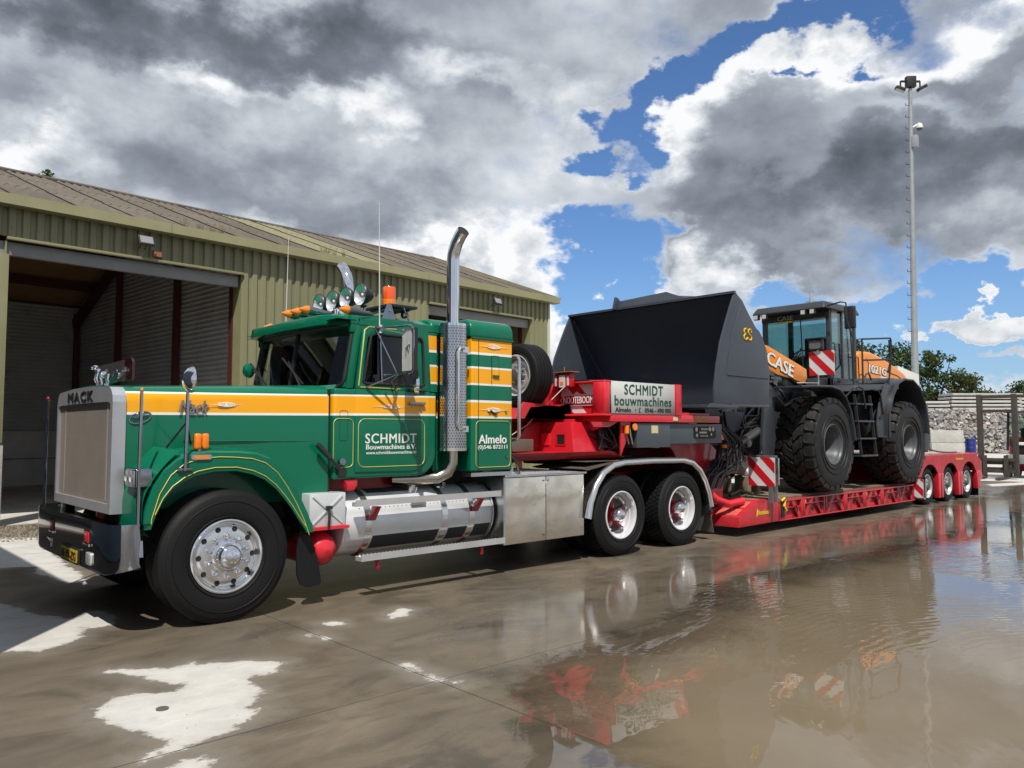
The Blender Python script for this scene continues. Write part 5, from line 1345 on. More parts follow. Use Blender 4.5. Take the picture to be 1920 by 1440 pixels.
mb.build('panel_gap', M_DARK, slp)
mb = MB(); outline(mb, rrect(2.89, 2.99, 2.12, 2.36, .01, 2), .046, .004); mb.box(2.90, 2.985, .03, .048, 2.135, 2.15); mb.build('vent_flap', G_PLAIN, slp)
MB().cyl((3.09, .048, 1.76), (3.09, .036, 1.76), .014, n=10).cyl((3.10, .048, 1.27), (3.10, .036, 1.27), .013, n=10).build('locker_lock', M_CHROMED, slp)
MB().tube([(3.235, .10, 2.37), (3.245, .02, 2.37), (3.245, .0, 2.33), (3.245, .0, 1.50), (3.245, .02, 1.46), (3.235, .10, 1.45)], .020, 8).build('rear_grab_rail', M_ALUP, slp)
MB().box(3.19, 3.23, .08, my(.08), 1.1, 1.16).build('sleeper_floor_edge', M_ALU, slp)
# exhaust stacks
def stack(y, sg):
    st = sub('exhaust_stack', TR, (0, 0, 0)); st.location = -WO[TR.name]; X0 = 2.43
    MB().tube([(X0, y, 1.36), (X0, y, 2.65), (X0, y, 3.34), (X0, y + sg * .015, 3.43), (X0, y + sg * .06, 3.52), (X0, y + sg * .12, 3.59), (X0, y + sg * .17, 3.63)], .066, 20, caps=False).build('stack_pipe', M_CHROME, st)
    # slash-cut mouth
    MB().lathe([(.062, 0), (.062, .01), (.001, .012)], (X0, y + sg * .158, 3.62), (0, sg * .80, .60), 20).build('stack_mouth', M_DARK, st)
    MB().lathe([(.150, 1.345), (.155, 1.345), (.155, 2.655), (.150, 2.655)], (X0, y, 0), (0, 0, 1), 40).build('heat_shield', pmat('perforated_chrome', (.55, .55, .56), .14, 1.0, rv=.1, scale=10), st)
    # the punched holes: dark slots all round
    mb = MB(); rowsN = 44; per = 34
    for i in range(rowsN):
        z = 1.385 + i * .0285
        for k in range(per):
            a = 2 * math.pi * (k + (.5 if i % 2 else 0)) / per
            ca, sa = math.cos(a), math.sin(a); t = Vector((-sa, ca, 0)); c = Vector((X0 + .1560 * ca, y + .1560 * sa, z)); hz = Vector((0, 0, .0085))
            mb.add([c - t * .0065, c - hz, c + t * .0065, c + hz], [(0, 1, 2, 3)])
    h = mb.build('shield_holes', M_DARK, st); h['kind'] = 'stuff'
    MB().lathe([(.150, 0), (.157, 0), (.157, .03), (.150, .03)], (X0, y, 1.345), (0, 0, 1), 40).lathe([(.066, -.005), (.157, -.005), (.157, .02), (.066, .02)], (X0, y, 2.645), (0, 0, 1), 40).build('shield_collar', M_CHROME, st)
    MB().tube([(X0 + .02, y - sg * -.16, 2.40), (X0 - .06, y + sg * .20, 2.40), (X0 - .09, y + sg * .205, 2.36), (X0 - .09, y + sg * .205, 1.62), (X0 - .06, y + sg * .20, 1.57), (X0 + .04, y + sg * .16, 1.57)], .016, 8).build('grab_handle', M_ALUP, st)
    MB().box(X0 + .0, X0 + .08, y + sg * .158 - .01, y + sg * .158 + .01, 2.36, 2.42).box(X0 + .0, X0 + .08, y + sg * .158 - .01, y + sg * .158 + .01, 1.54, 1.60).build('handle_clamp', M_ALUP, st)
    MB().tube([(X0 + .02, y + .02, 1.36), (X0 + .02, y + .02, 1.22), (X0 - .02, y + .05, 1.12), (X0 - .12, y + .10, 1.065), (X0 - .26, y + .16, 1.06), (X0 - .55, y + .3, 1.06)] if sg < 0 else [(X0, y, 1.36), (X0, y, 1.1)], .064, 18).build('exhaust_elbow', pmat('heat_tinted_steel', (.50, .45, .38), .18, 1.0, rv=.2), st)
stack(.15, -1); stack(2.25, 1)
# roof gear: marker lamps, spotlights, beacons, antennas, light board
def roofz(y): return 2.70
for i, (x, y) in enumerate([(1.30, 2.0), (1.14, 1.24), (1.14, 1.05), (1.14, .86), (1.30, .36)]):
    z = 2.755 if 0 < i < 4 else (2.715 if i else 2.70)
    sz = 1.0 if i else .6
    lt = sub('roof_marker', TR, (0, 0, 0)); lt.location = -WO[TR.name]
    MB().lathe([(.0005, -.075), (.014, -.07), (.022, -.045), (.038, -.01), (.043, .0), (.043, .02), (.001, .02)], (x - .02, y, z + .01), (1, 0, 0), 16).build('amber_lens', M_AMBER, lt)
    MB().lathe([(.043, .022), (.045, .05), (.035, .16), (.012, .30), (.001, .31)], (x - .02, y, z + .01), (1, 0, -.06), 16).build('lamp_body', M_CHROMED if i != 4 else pmat('dark_grey_housing', (.10, .11, .12), .4, .3), lt)
SPX = 1.72
for i, y in enumerate((1.70, 1.41, 1.12, .82)):
    z = 2.985 + (0 if i else 0)
    s_ = sub('spotlight', TR, (0, 0, 0)); s_.location = -WO[TR.name]; ax_ = (-1, -.02, .0)
    MB().lathe([(.001, -.14), (.05, -.135), (.085, -.08), (.118, -.02), (.122, .0), (.116, .010), (.112, .0)], (SPX, y, z), ax_, 28).build('lamp_shell', M_BLACK, s_)
    MB().lathe([(.113, .004), (.100, -.012), (.08, -.035), (.05, -.055), (.02, -.064), (.0005, -.065)], (SPX, y, z), ax_, 32).build('lamp_reflector', pmat('spotlight_reflector', (.92, .94, .93), .22, .75, rv=.3, scale=14), s_)
    MB().lathe([(.018, -.06), (.020, -.02), (.0005, -.012)], (SPX, y, z), ax_, 12).build('lamp_bulb', M_WHITE, s_)
    MB().beam((SPX + .05, y, z - .12), (SPX + .05, y, z - .20), .02).beam((SPX + .05, y - .06, z - .12), (SPX + .05, y + .06, z - .12), .02).build('lamp_bracket', M_CHROMED, s_)
MB().tube([(SPX + .05, .34, 2.80), (SPX + .05, .5, 2.78), (SPX + .05, 1.9, 2.78), (SPX + .05, 2.06, 2.80)], .016, 8).tube([(SPX + .3, .34, 2.80), (SPX + .3, 2.06, 2.80)], .016, 8).build('light_bar', M_CHROMED, TR)
MB().box(SPX - .0, SPX + .35, .28, .72, 2.80, 2.83).build('beacon_plate', M_BLACK, TR, bevel=.008)
for (y, zz, hh, rr) in ((.46, 2.86, .17, .066), (1.98, 2.80, .13, .055)):
    b_ = sub('warning_beacon', TR, (0, 0, 0)); b_.location = -WO[TR.name]
    MB().lathe([(rr + .006, -.02), (rr + .006, .03), (rr, .035)], (SPX + .12, y, zz), (0, 0, 1), 24).build('beacon_base', M_AMBER, b_)
    MB().lathe([(rr, .035), (rr, hh * .92), (rr * .9, hh), (.0005, hh + .003)], (SPX + .12, y, zz), (0, 0, 1), 24).build('beacon_dome', pmat('orange_beacon_lens', (.75, .09, .004), .1, 0, .9, emis=(1, .15, 0, .05)), b_)
wb_ = MB().prism([(1.575, 2.555), (1.80, 2.575), (1.715, 2.815), (1.675, 2.815)], .235, .248).build('wind_board', pmat('blue_grey_board', (.16, .20, .27), .35, .3), TR)
for (x, z) in ((1.695, 2.75), (1.62, 2.61), (1.755, 2.62)):
    MB().cyl((x, .235, z), (x, .226, z), .009, n=8).build('board_bolt', M_ALU, wb_)
MB().box(SPX - .08, SPX - .07, 1.0, 1.24, 2.79, 2.88).build('light_sign', pmat('blue_roof_sign', (.05, .08, .16), .3), TR)
text('sign_lettering', 'TML', M_WHITE, TR, (SPX - .081, 1.22, 2.80), (0, -1, 0), (0, 0, 1), .20, .065, bold=.03, depth=.004)
MB().tube([(1.545, .18, 2.54), (1.55, .19, 2.65), (1.54, .20, 3.80)], [.008, .006, .003], 6).cyl((1.545, .16, 2.50), (1.545, .16, 2.58), .018, n=10).build('whip_antenna', pmat('white_antenna', (.62, .62, .58), .4), TR)
MB().tube([(1.58, 2.22, 2.66), (1.60, 2.22, 3.83)], [.007, .003], 6).build('whip_antenna', MATS['white_antenna'], TR)
MB().tube([(1.9, .28, 2.80), (1.95, .26, 2.66), (2.1, .24, 2.63)], .008, 6).lathe([(.001, 0), (.03, .01), (.045, .05), (.04, .06)], (1.98, .35, 2.74), (-.8, -.5, 0), 14).build('roof_horn', M_CHROMED, TR)
# west-coast mirror
mr = sub('side_mirror', TR, (0, 0, 0)); mr.location = -WO[TR.name]
A = Vector((1.66, -.14, 2.52)); B = Vector((1.66, -.14, 2.13))
mb = MB(); MY0, MY1 = -.24, -.05
for k in range(9):
    y = MY0 + (MY1 - MY0) * (k + .5) / 9; mb.tube([(1.655, y, 2.122), (1.655, y, 2.528)], .0078, 6)
MB().box(1.657, 1.70, MY0, MY1, 2.12, 2.53).build('mirror_case', M_BLACK, mr)
mb.build('mirror_back', M_STEP, mr)
MB().box(1.702, 1.706, MY0 + .01, MY1 - .01, 2.13, 2.52).build('mirror_glass', M_CHROME, mr)
MB().tube([(1.50, CY - .01, 2.55), (1.60, .0, 2.555), (1.64, -.16, 2.555), (1.645, -.22, 2.54), (1.645, -.245, 2.50), (1.645, -.245, 2.13), (1.64, -.22, 2.10), (1.60, .02, 2.09), (1.545, .10, 2.09)], .011, 8).tube([(1.50, CY - .01, 2.55), (1.62, -.02, 2.09), (1.40, CY - .02, 1.97)], .010, 8).tube([(1.52, CY - .01, 2.56), (1.75, .05, 2.50), (1.9, CY - .01, 2.55)], .008, 6).tube([(1.62, -.02, 2.09), (1.60, .05, 2.02), (1.75, CY - .02, 1.95)], .012, 6).build('mirror_frame', M_CHROMED, mr)
MB().lathe([(.001, 0), (.05, .006), (.078, .022), (.086, .045), (.083, .05), (.001, .048)], (1.68, -.20, 1.985), (.85, -.5, 0), 24).build('round_mirror', M_CHROME, mr)
MB().tube([(1.645, -.21, 2.10), (1.66, -.20, 2.06)], .010, 6).box(1.62, 1.66, -.11, -.03, 1.99, 2.08).build('mirror_clamp', M_BLACK, mr)
d_ = MB(); d_.tube([(1.652, -.17, 2.36), (1.645, -.15, 2.345), (1.645, -.12, 2.325)], [.012, .014, .010], 8)
for (a, b) in ((-.168, 2.35), (-.125, 2.32)):
    d_.tube([(1.643, a, b), (1.64, a - .004, b - .035)], .006, 6)
d_.sphere((1.64, -.182, 2.372), .012).build('small_dog_emblem', M_CHROME, mr)
MB().tube([(1.30, 2.22, 2.2), (1.25, 2.42, 2.25)], .012, 6).lathe([(.001, 0), (.08, .03), (.09, .06), (.001, .06)], (1.20, 2.44, 2.25), (.9, .3, 0), 18).build('far_mirror', G_PLAIN, TR)
# ---- along the chassis: battery box, air tank, fuel tank, steps, tool boxes
MB().box(.80, 1.17, .14, .62, .68, .985).build('battery_box', M_SILVER, TR, bevel=.015)
mb = MB(); mb.beam((.83, .134, .96), (1.13, .134, .71), .014, .010, up=(0, 1, 0)); mb.beam((.83, .134, .71), (1.13, .134, .96), .014, .010, up=(0, 1, 0)); mb.build('pressed_cross', M_SILVER, TR)
MB().tube([(.98, .12, .86), (.98, .10, .80), (.985, .12, .70), (.985, .12, .66)], .012, 6).box(.955, 1.01, .10, .13, .84, .87).build('rubber_latch', M_BLACK, TR)
MB().box(.78, 1.20, .12, .64, .655, .682).build('battery_tray', M_REDB, TR)
MB().lathe([(.0005, -.02), (.06, -.01), (.11, .02), (.145, .07), (.16, .14), (.16, .9), (.12, .98), (.0005, 1.0)], (.98, .16, .47), (0, 1, 0), 36).build('air_tank', M_REDB, TR)
# fuel tank, axis along x
ft = sub('fuel_tank', TR, (0, 0, 0)); ft.location = -WO[TR.name]
TX0, TX1, TYc, TZc, TRr = 1.16, 3.04, .49, .665, .315
MB().lathe([(.0005, .0), (.20, .004), (.285, .012), (.308, .03), (TRr, .05), (TRr, TX1 - TX0 - .05), (.30, TX1 - TX0 - .01), (.0005, TX1 - TX0)], (TX0, TYc, TZc), (1, 0, 0), 64).build('tank_shell', M_SILVER, ft)
MB().lathe([(TRr - .006, .008), (TRr + .004, .012), (TRr + .004, .03), (TRr - .002, .034)], (TX0, TYc, TZc), (1, 0, 0), 64).build('tank_seam', M_SILVER, ft)
MB().lathe([(TRr - .006, -.008), (TRr + .004, -.012), (TRr + .004, -.03)], (TX1, TYc, TZc), (1, 0, 0), 64).build('tank_seam', M_SILVER, ft)
for x in (1.44, 2.36, 2.72):
    MB().lathe([(TRr, -.036), (TRr + .006, -.036), (TRr + .006, .036), (TRr, .036)], (x, TYc, TZc), (1, 0, 0), 64).build('tank_strap', M_ALUP, ft)
# black grip strips and punched pads following the tank's curve
def tank_patch(x0, x1, a0, a1, nm, mat_, off=.002):
    mb = MB(); mb.grid(lambda u, v: (x0 + (x1 - x0) * u, TYc - (TRr + off) * math.cos(R(a0 + (a1 - a0) * v)), TZc + (TRr + off) * math.sin(R(a0 + (a1 - a0) * v))), 1, 8)
    return mb.build(nm, mat_, ft)
M_GRIP = pmat('black_grip_tape', (.022, .023, .026), .8)
tank_patch(1.50, 2.30, -52, -22, 'grip_strip', M_GRIP); tank_patch(2.42, 2.67, -50, -22, 'grip_strip', M_GRIP); tank_patch(2.77, 2.99, -50, -20, 'grip_strip', M_GRIP); tank_patch(1.52, 2.0, 62, 84, 'grip_strip', M_GRIP)
mb = MB()
for i in range(34):
    for j in range(3):
        x = 1.36 + i * .049 + (.024 if j % 2 else 0); a = R(28 + j * 8); mb.sphere((x, TYc - TRr * math.cos(a), TZc + TRr * math.sin(a)), .009, (1, .7, .7), 6)
mb.build('raised_studs', M_ALUP, ft)['kind'] = 'stuff'
MB().cyl((2.06, .36, .93), (2.06, .33, 1.0), .062, .058, 20).cyl((2.06, .335, .99), (2.06, .33, 1.005), .03, n=12).build('filler_cap', M_ALUP, ft)
MB().cyl((2.52, .42, .975), (2.52, .41, 1.01), .03, n=12).build('breather', M_CHROMED, ft)
MB().prism(rrect(1.94, 2.12, .81, .86, .01), .182, .19).build('tank_label', pmat('grey_label', (.22, .21, .20), .6), ft)
def step(z, y0, x0, x1, nm='step_rail', w_=.12):
    s_ = MB().box(x0, x1, y0, y0 + .012, z - .035, z + .025).box(x0, x1, y0 + .013, y0 + w_, z - .004, z + .004).box(x0, x1, y0 + w_ - .012, y0 + w_, z - .03, z - .005).box(x0, x0 + .01, y0 + .0125, y0 + w_, z - .035, z - .005).build(nm, M_STEP, TR)
    k = 0; x = x0 + .04; mb = MB()
    while x < x1 - .03:
        for yy in ((y0 + .03, y0 + .065, y0 + .10) if w_ > .1 else (y0 + .03, y0 + .055)):
            mb.lathe([(.010, 0), (.0125, .004), (.010, .010), (.007, .010), (.006, .004)], (x, yy, z + .004), (0, 0, 1), 6)
        x += .042
    mb.build('grip_rings', M_ALU, s_)['kind'] = 'stuff'
step(.885, .04, 1.22, 3.02, w_=.07); step(.385, .00, 1.26, 3.04)
for x in (1.46, 2.74):
    MB().prism([(.03, .84), (.11, .84), (.17, .70), (.13, .70)], x - .03, x + .03, 'x').build('step_bracket', M_REDD, TR, bevel=.004)
    MB().box(x - .02, x + .02, .04, .5, .33, .35).box(x - .02, x + .02, .03, .05, .26, .33).build('step_bracket', M_REDD, TR, bevel=.004)
# mirror-polished tool boxes
for (a, b) in ((3.09, 3.715), (3.725, 4.36)):
    MB().box(a, b, .06, .62, .315, 1.035).build('tool_box', M_STEEL, TR, bevel=.006)
for (x, z) in ((3.68, .99), (3.68, .38), (3.75, .99)):
    MB().cyl((x, .062, z), (x, .052, z), .007, n=8).build('box_screw', M_DARK, TR)
MB().box(3.06, 3.088, .05, .62, .32, 1.04).build('box_side_plate', M_ALU, TR)
dk = MB().box(3.08, 4.40, .05, 2.35, 1.042, 1.062).build('catwalk_deck', M_ALU, TR)
mb = MB()
for i in range(60):
    for j in range(28):
        x = 3.10 + i * .022; y = .07 + j * .045; a = .010; b_ = .004 if (i + j) % 2 else -.004
        mb.hexa([(x - a, y - .004 + b_, 1.062), (x + a, y - .004 - b_, 1.062), (x + a, y + .004 - b_, 1.062), (x - a, y + .004 + b_, 1.062), (x - a * .7, y - .002 + b_, 1.066), (x + a * .7, y - .002 - b_, 1.066), (x + a * .7, y + .002 - b_, 1.066), (x - a * .7, y + .002 + b_, 1.066)])
mb.build('tread_plate_pattern', M_ALU, dk)['kind'] = 'stuff'
MB().box(2.62, 3.19, .07, .20, 1.07, 1.11).build('deck_edge', M_ALU, TR)
# rear fenders: bent sheet with a rolled edge
fp = [(4.38, .52), (4.42, .70), (4.52, .90), (4.66, 1.05), (4.84, 1.135), (5.05, 1.165), (5.65, 1.175), (6.30, 1.165), (6.52, 1.125), (6.70, 1.02), (6.83, .86), (6.92, .68), (6.97, .50)]
for (ya, yb) in ((.0, .62), (my(.0), my(.62))):
    y0, y1 = sorted((ya, yb)); mb = MB(); inn = [(p[0] * .985 + .083, p[1] - .012) for p in fp]
    mb.prism(fp + list(reversed(inn)), y0 + .01, y1 - .01)
    f_ = mb.build('rear_fender', M_ALU, TR)
    ye = ya
    MB().tube([(p[0], ye + (.012 if ye < 1 else -.012), p[1] - .012) for p in fp], .043, 12).build('rolled_edge', M_ALUP, f_)
MB().prism([(4.42, 1.075), (4.95, 1.16), (5.05, 1.185), (4.3, 1.10)][:4], .05, .9).build('fender_top_plate', pmat('dirty_brown_plate', (.11, .085, .07), .6, dirt=.3), TR)
MB().box(4.40, 6.4, .06, .95, 1.176, 1.182).build('fender_cover', MATS['dirty_brown_plate'], TR)
# mud flaps
MB().prism([(.70, .74), (.80, .60), (.87, .40), (.905, .20), (.88, .175), (.76, .17), (.70, .20), (.665, .30), (.66, .5)], .10, .116).prism([(.66, .7), (.78, .7), (.78, .74), (.66, .74)], .05, .6).build('mud_flap', M_TYRE, TR)
MB().add([(6.97, .04, .53), (6.97, .60, .53), (7.06, .60, .12), (7.06, .03, .11), (6.975, .04, .53), (6.975, .60, .53), (7.066, .60, .12), (7.066, .03, .11)], [(0, 1, 2, 3), (7, 6, 5, 4), (0, 3, 7, 4), (1, 5, 6, 2), (2, 6, 7, 3)]).build('mud_flap', pmat('scuffed_steel_flap', (.30, .29, .25), .35, .6, dirt=.2), TR)
MB().box(6.90, 6.96, -.0, .06, .40, .50).cyl((6.93, .0, .43), (6.93, -.03, .43), .03, n=10).build('rear_lamp_bracket', M_BLACK, TR)
# cab mounts peeking red under the cab
MB().prism([(1.20, 1.09), (1.34, 1.09), (1.34, 1.03), (1.30, .985), (1.24, .985), (1.20, 1.03)], .22, .30).build('cab_mount', M_REDB, TR, bevel=.008)
MB().prism([(2.05, 1.07), (2.20, 1.07), (2.20, 1.02), (2.10, 1.0)], .50, .58).build('cab_mount', M_REDB, TR, bevel=.008)
MB().box(1.0, 2.4, .5, 1.9, .98, 1.09).build('cab_floor', M_REDD, TR)
# fifth wheel
MB().box(4.9, 6.1, .7, 1.7, 1.10, 1.22).build('fifth_wheel', M_DARK, TR, bevel=.03)
# air lines coiled behind the sleeper
for k, (y, c0) in enumerate(((.9, 0), (1.05, .02), (1.2, .04))):
    MB().tube([(3.20, y, 1.55), (3.35, y, 1.30), (3.55, y - .02, 1.18 + c0), (3.75, y, 1.25), (3.95, y, 1.40)], .012, 6).build('air_line', M_HOSE, TR)
MB().tube([(3.22, .14, 1.30), (3.30, .12, 1.22), (3.40, .15, 1.05), (3.42, .18, 1.0)], .012, 6).build('air_line', M_HOSE, TR)
# wheels
front_wheel(TR, (.0, .0, .535))
fw_ = None
w2_ = front_wheel(TR, (.02, 2.4, .535), True)
for x in (5.02, 6.30):
    drive_wheel(TR, (x, .02, .505))
    w_ = drive_wheel(TR, (x, 2.38, .505), True)
    for y in (.375,):
        o = link('tyre', T_DRIVE, TR, True); o.location = Vector((x, y, .505)) - WO[TR.name]; o.name = 'inner_tyre'
# ------------------------------------------------------------------ lowbed trailer
TL = thing('lowbed_trailer', 'red lowbed trailer with raised gooseneck, sign board and three rear axles', 'trailer', (11.0, 1.25, 0))
Yn, Yf_ = -.05, 2.60
def tm(y): return 2.55 - y
# gooseneck
MB().box(4.60, 7.3, .45, 2.1, 1.36, 1.70).build('gooseneck_beam', M_RED, TL, bevel=.01)
MB().box(4.74, 7.14, Yn + .006, Yf_, 1.665, 1.765).build('gooseneck_side_rail', M_REDB, TL, bevel=.006)
gb = MB().box(4.76, 6.95, .0, Yf_, 1.765, 1.80).box(4.80, 6.0, .05, 2.5, 1.80, 2.12).build('gooseneck_bed', M_RED, TL, bevel=.006)
# front wall with recess for the board
mb = MB(); X0 = 4.73
mb.box(X0, X0 + .03, .16, 1.4, 1.76, 2.16).box(X0 - .10, X0 + .0, -.045, .15, 1.765, 2.165).box(X0 - .10, X0, .80, .90, 1.765, 2.165).box(X0 - .10, X0 + .05, -.045, 2.5, 2.15, 2.172).box(X0 - .12, X0 + .05, -.045, 2.5, 1.735, 1.762).box(X0 - .08, X0, .95, 2.5, 1.77, 2.15)
mb.build('gooseneck_front', M_REDB, TL, bevel=.004, seg=1)
MB().box(X0 - .10, X0 + 2.2, .2, 2.5, 2.173, 2.19).build('rubber_top_edge', M_BLACK, TL)
stripes_panel('striped_board', TL, (X0 - .012, .77, 1.775), (0, -1, 0), (0, 0, 1), .60, .37, 1.4)
nb = MB(); nb.prism([(.205, 1.868), (.70, 1.868), (.775, 1.94), (.70, 2.012), (.54, 2.012), (.48, 2.05), (.42, 2.012), (.205, 2.012), (.13, 1.94)], X0 - .030, X0 - .020, 'x'); npl = nb.build('maker_plate_border', M_REFW, TL)
MB().prism([(.215, 1.882), (.69, 1.882), (.755, 1.94), (.69, 1.998), (.215, 1.998), (.15, 1.94)], X0 - .034, X0 - .030, 'x').build('maker_plate', pmat('plate_dark_red', (.30, .01, .02), .35), TL)
text('maker_lettering', 'NOOTEBOOM', M_WHITE, TL, (X0 - .036, .705, 1.897), (0, -1, 0), (0, 0, 1), .51, .088, bold=.02, depth=.003)
# small red-white lantern marker on top
ln = MB().box(X0 - .22, X0 - .12, .42, .70, 2.10, 2.28).build('marker_lantern', M_REFR, TL, bevel=.03)
MB().box(X0 - .226, X0 - .219, .50, .60, 2.10, 2.25).box(X0 - .222, X0 - .215, .44, .47, 2.12, 2.24).box(X0 - .222, X0 - .215, .65, .68, 2.12, 2.24).build('lantern_reflector', M_REFW, ln)
MB().box(X0 - .229, X0 - .224, .53, .58, 2.13, 2.17).build('lantern_amber', M_AMBER, ln)
MB().box(X0 - .25, X0 - .09, .38, .74, 2.285, 2.298).cyl((X0 - .17, .56, 2.29), (X0 - .17, .56, 2.36), .008, n=6).build('lantern_cap', pmat('rusty_plate', (.25, .12, .07), .7), ln)
# sign board
sb = MB().box(4.755, 6.055, Yn - .004, Yn + .02, 1.765, 2.165).build('sign_board', M_SIGN, TL, bevel=.003, seg=1)
MB().box(6.058, 6.19, Yn - .02, .10, 1.76, 2.172).build('sign_post', M_RED, TL, bevel=.006)
YS = Yn - .007
text('sign_lettering', 'SCHMIDT', M_SIGNG, sb, (4.99, YS, 2.008), (1, 0, 0), (0, 0, 1), .80, .128, bold=.022, depth=.003, spacing=1.12)
text('sign_lettering', 'bouwmachines', M_SIGNG, sb, (4.80, YS, 1.868), (1, 0, 0), (0, 0, 1), 1.17, .122, bold=.022, depth=.003, spacing=1.08)
text('sign_lettering', 'Almelo', M_BLACKP, sb, (4.81, YS, 1.785), (1, 0, 0), (0, 0, 1), .31, .058, bold=.03, depth=.003)
text('sign_lettering', '•', M_BLACKP, sb, (5.20, YS, 1.805), (1, 0, 0), (0, 0, 1), .022, .018, bold=.02, depth=.003)
text('sign_lettering', '0546 - 490 905', M_BLACKP, sb, (5.40, YS, 1.785), (1, 0, 0), (0, 0, 1), .56, .058, bold=.025, depth=.003)
MB().tube([(5.305, YS, 1.84), (5.285, YS, 1.825), (5.28, YS, 1.80), (5.30, YS, 1.785)], [.010, .005, .005, .010], 6).build('telephone_symbol', M_BLACKP, sb)
MB().box(6.02, 6.12, Yn - .002, Yn + .005, 1.685, 1.735).build('yellow_notice', pmat('yellowed_sticker', (.62, .55, .32), .5), TL)
text('maker_transfer', 'Nooteboom', M_YEL, TL, (6.52, Yn + .004, 1.69), (1, 0, 0), (0, 0, 1), .34, .05, bold=.03, depth=.003)
# lower neck: tapered leg, box with the square hole, kingpin plate
MB().hexa([(4.40, .26, 1.27), (4.95, .22, 1.23), (4.95, 1.2, 1.23), (4.40, 1.2, 1.27), (4.46, .36, 1.66), (4.95, .34, 1.66), (4.95, 1.2, 1.66), (4.46, 1.2, 1.66)]).build('neck_foot', M_RED, TL, bevel=.006)
MB().hexa([(3.95, .9, 1.28), (4.40, .86, 1.28), (4.40, 1.5, 1.28), (3.95, 1.5, 1.28), (4.25, .9, 1.66), (4.46, .86, 1.66), (4.46, 1.5, 1.66), (4.25, 1.5, 1.66)]).build('neck_web', M_REDD, TL, bevel=.006)
MB().hexa([(3.70, .55, 1.19), (5.2, .12, 1.22), (5.35, 2.2, 1.22), (3.70, 2.0, 1.19), (3.60, .50, 1.285), (4.9, .06, 1.30), (4.9, 2.3, 1.30), (3.60, 2.0, 1.285)]).build('kingpin_plate', M_RED, TL, bevel=.006)
MB().box(4.412, 4.46, .42, .55, 1.385, 1.50).build('square_opening', M_DARK, TL)
MB().box(4.405, 4.412, .40, .57, 1.37, 1.385).box(4.405, 4.42, .40, .57, 1.50, 1.515).box(4.405, 4.42, .40, .42, 1.385, 1.50).box(4.405, 4.42, .55, .57, 1.385, 1.50).build('opening_rim', M_RED, TL)
MB().box(4.40, 4.43, .68, .82, 1.37, 1.52).build('bright_patch', M_REDB, TL)
MB().box(3.55, 4.05, .6, 1.9, 1.30, 1.45).box(3.5, 3.8, .8, 1.0, 1.45, 1.52).build('valve_block', pmat('grimy_valve_metal', (.16, .15, .12), .6, .4, dirt=.4), TL, bevel=.01)
MB().box(3.48, 3.50, .62, .78, 1.40, 1.52).build('yellow_notice', MATS['yellowed_sticker'], TL)
MB().prism([(.1, 1.66), (.1, 1.60), (.4, 1.52), (.4, 1.66)], 4.76, 4.80, 'x').prism([(4.45, 1.66), (4.95, 1.66), (4.80, 1.60), (4.50, 1.60)], .02, .04).build('gusset', M_RED, TL)
MB().prism([(5.02, 1.66), (5.22, 1.66), (5.16, 1.48), (5.02, 1.24)], .03, .05).build('gusset', M_RED, TL)
# hydraulics under the neck
rh = random.Random(4); mb = MB()
for k in range(16):
    x = 4.75 + rh.random() * .35; y = .15 + rh.random() * .4
    mb.tube([(x, y, 1.64), (x + rh.uniform(-.1, .1), y - .05, 1.50), (x + rh.uniform(-.15, .2), y - .05, 1.32 + rh.random() * .1), (x + .25 * rh.random(), y + .1, 1.25), (x + .3, y + .3, 1.40)], .012, 6)
mb.box(4.85, 5.0, .2, .5, 1.34, 1.62).box(5.02, 5.12, .15, .4, 1.36, 1.5).build('hydraulic_hoses', M_HOSE, TL)
MB().cyl((5.10, .0, 1.62), (5.10, .0, 1.52), .03, n=10).cyl((5.22, -.03, 1.60), (5.22, -.045, 1.60), .045, n=14).build('reflector', M_AMBER, TL)
# grey control cabinets
MB().box(5.28, 5.985, -.02, .5, 1.335, 1.648).build('control_cabinet', M_CABG, TL, bevel=.008)
MB().box(5.995, 7.26, .0, .5, 1.375, 1.648).build('control_cabinet', M_CABG, TL, bevel=.008)
MB().box(5.58, 5.72, -.024, -.019, 1.52, 1.62).build('yellow_notice', MATS['yellowed_sticker'], TL)
MB().prism(rrect(6.55, 7.10, 1.44, 1.61, .05), -.006, .0).build('control_recess', M_DARK, TL)
mb = MB(); rr_ = random.Random(2)
for (x, z, r_) in ((6.60, 1.57, .03), (6.61, 1.49, .025), (6.93, 1.575, .032), (7.01, 1.575, .032), (6.96, 1.50, .02)):
    mb.cyl((x, -.006, z), (x, -.02, z), r_, n=14)
for k in range(6):
    mb.box(6.68 + k * .032, 6.70 + k * .032, -.04, -.006, 1.56, 1.59).box(6.68 + k * .032, 6.70 + k * .032, -.03, -.006, 1.47, 1.49)
mb.box(6.68, 6.86, -.012, -.006, 1.515, 1.54)
mb.build('gauges_and_levers', pmat('worn_brass', (.45, .42, .33), .35, .7), TL)
mb = MB()
for k in range(14):
    y = .02 + k * .02; x = 5.18 + (k % 3) * .03
    mb.tube([(x, y, 1.62), (x - .02, y - .03, 1.5), (x + .02, y - .03, 1.38)], .009, 5)
mb.build('air_couplings', pmat('coupling_metal', (.25, .22, .16), .4, .6), TL)
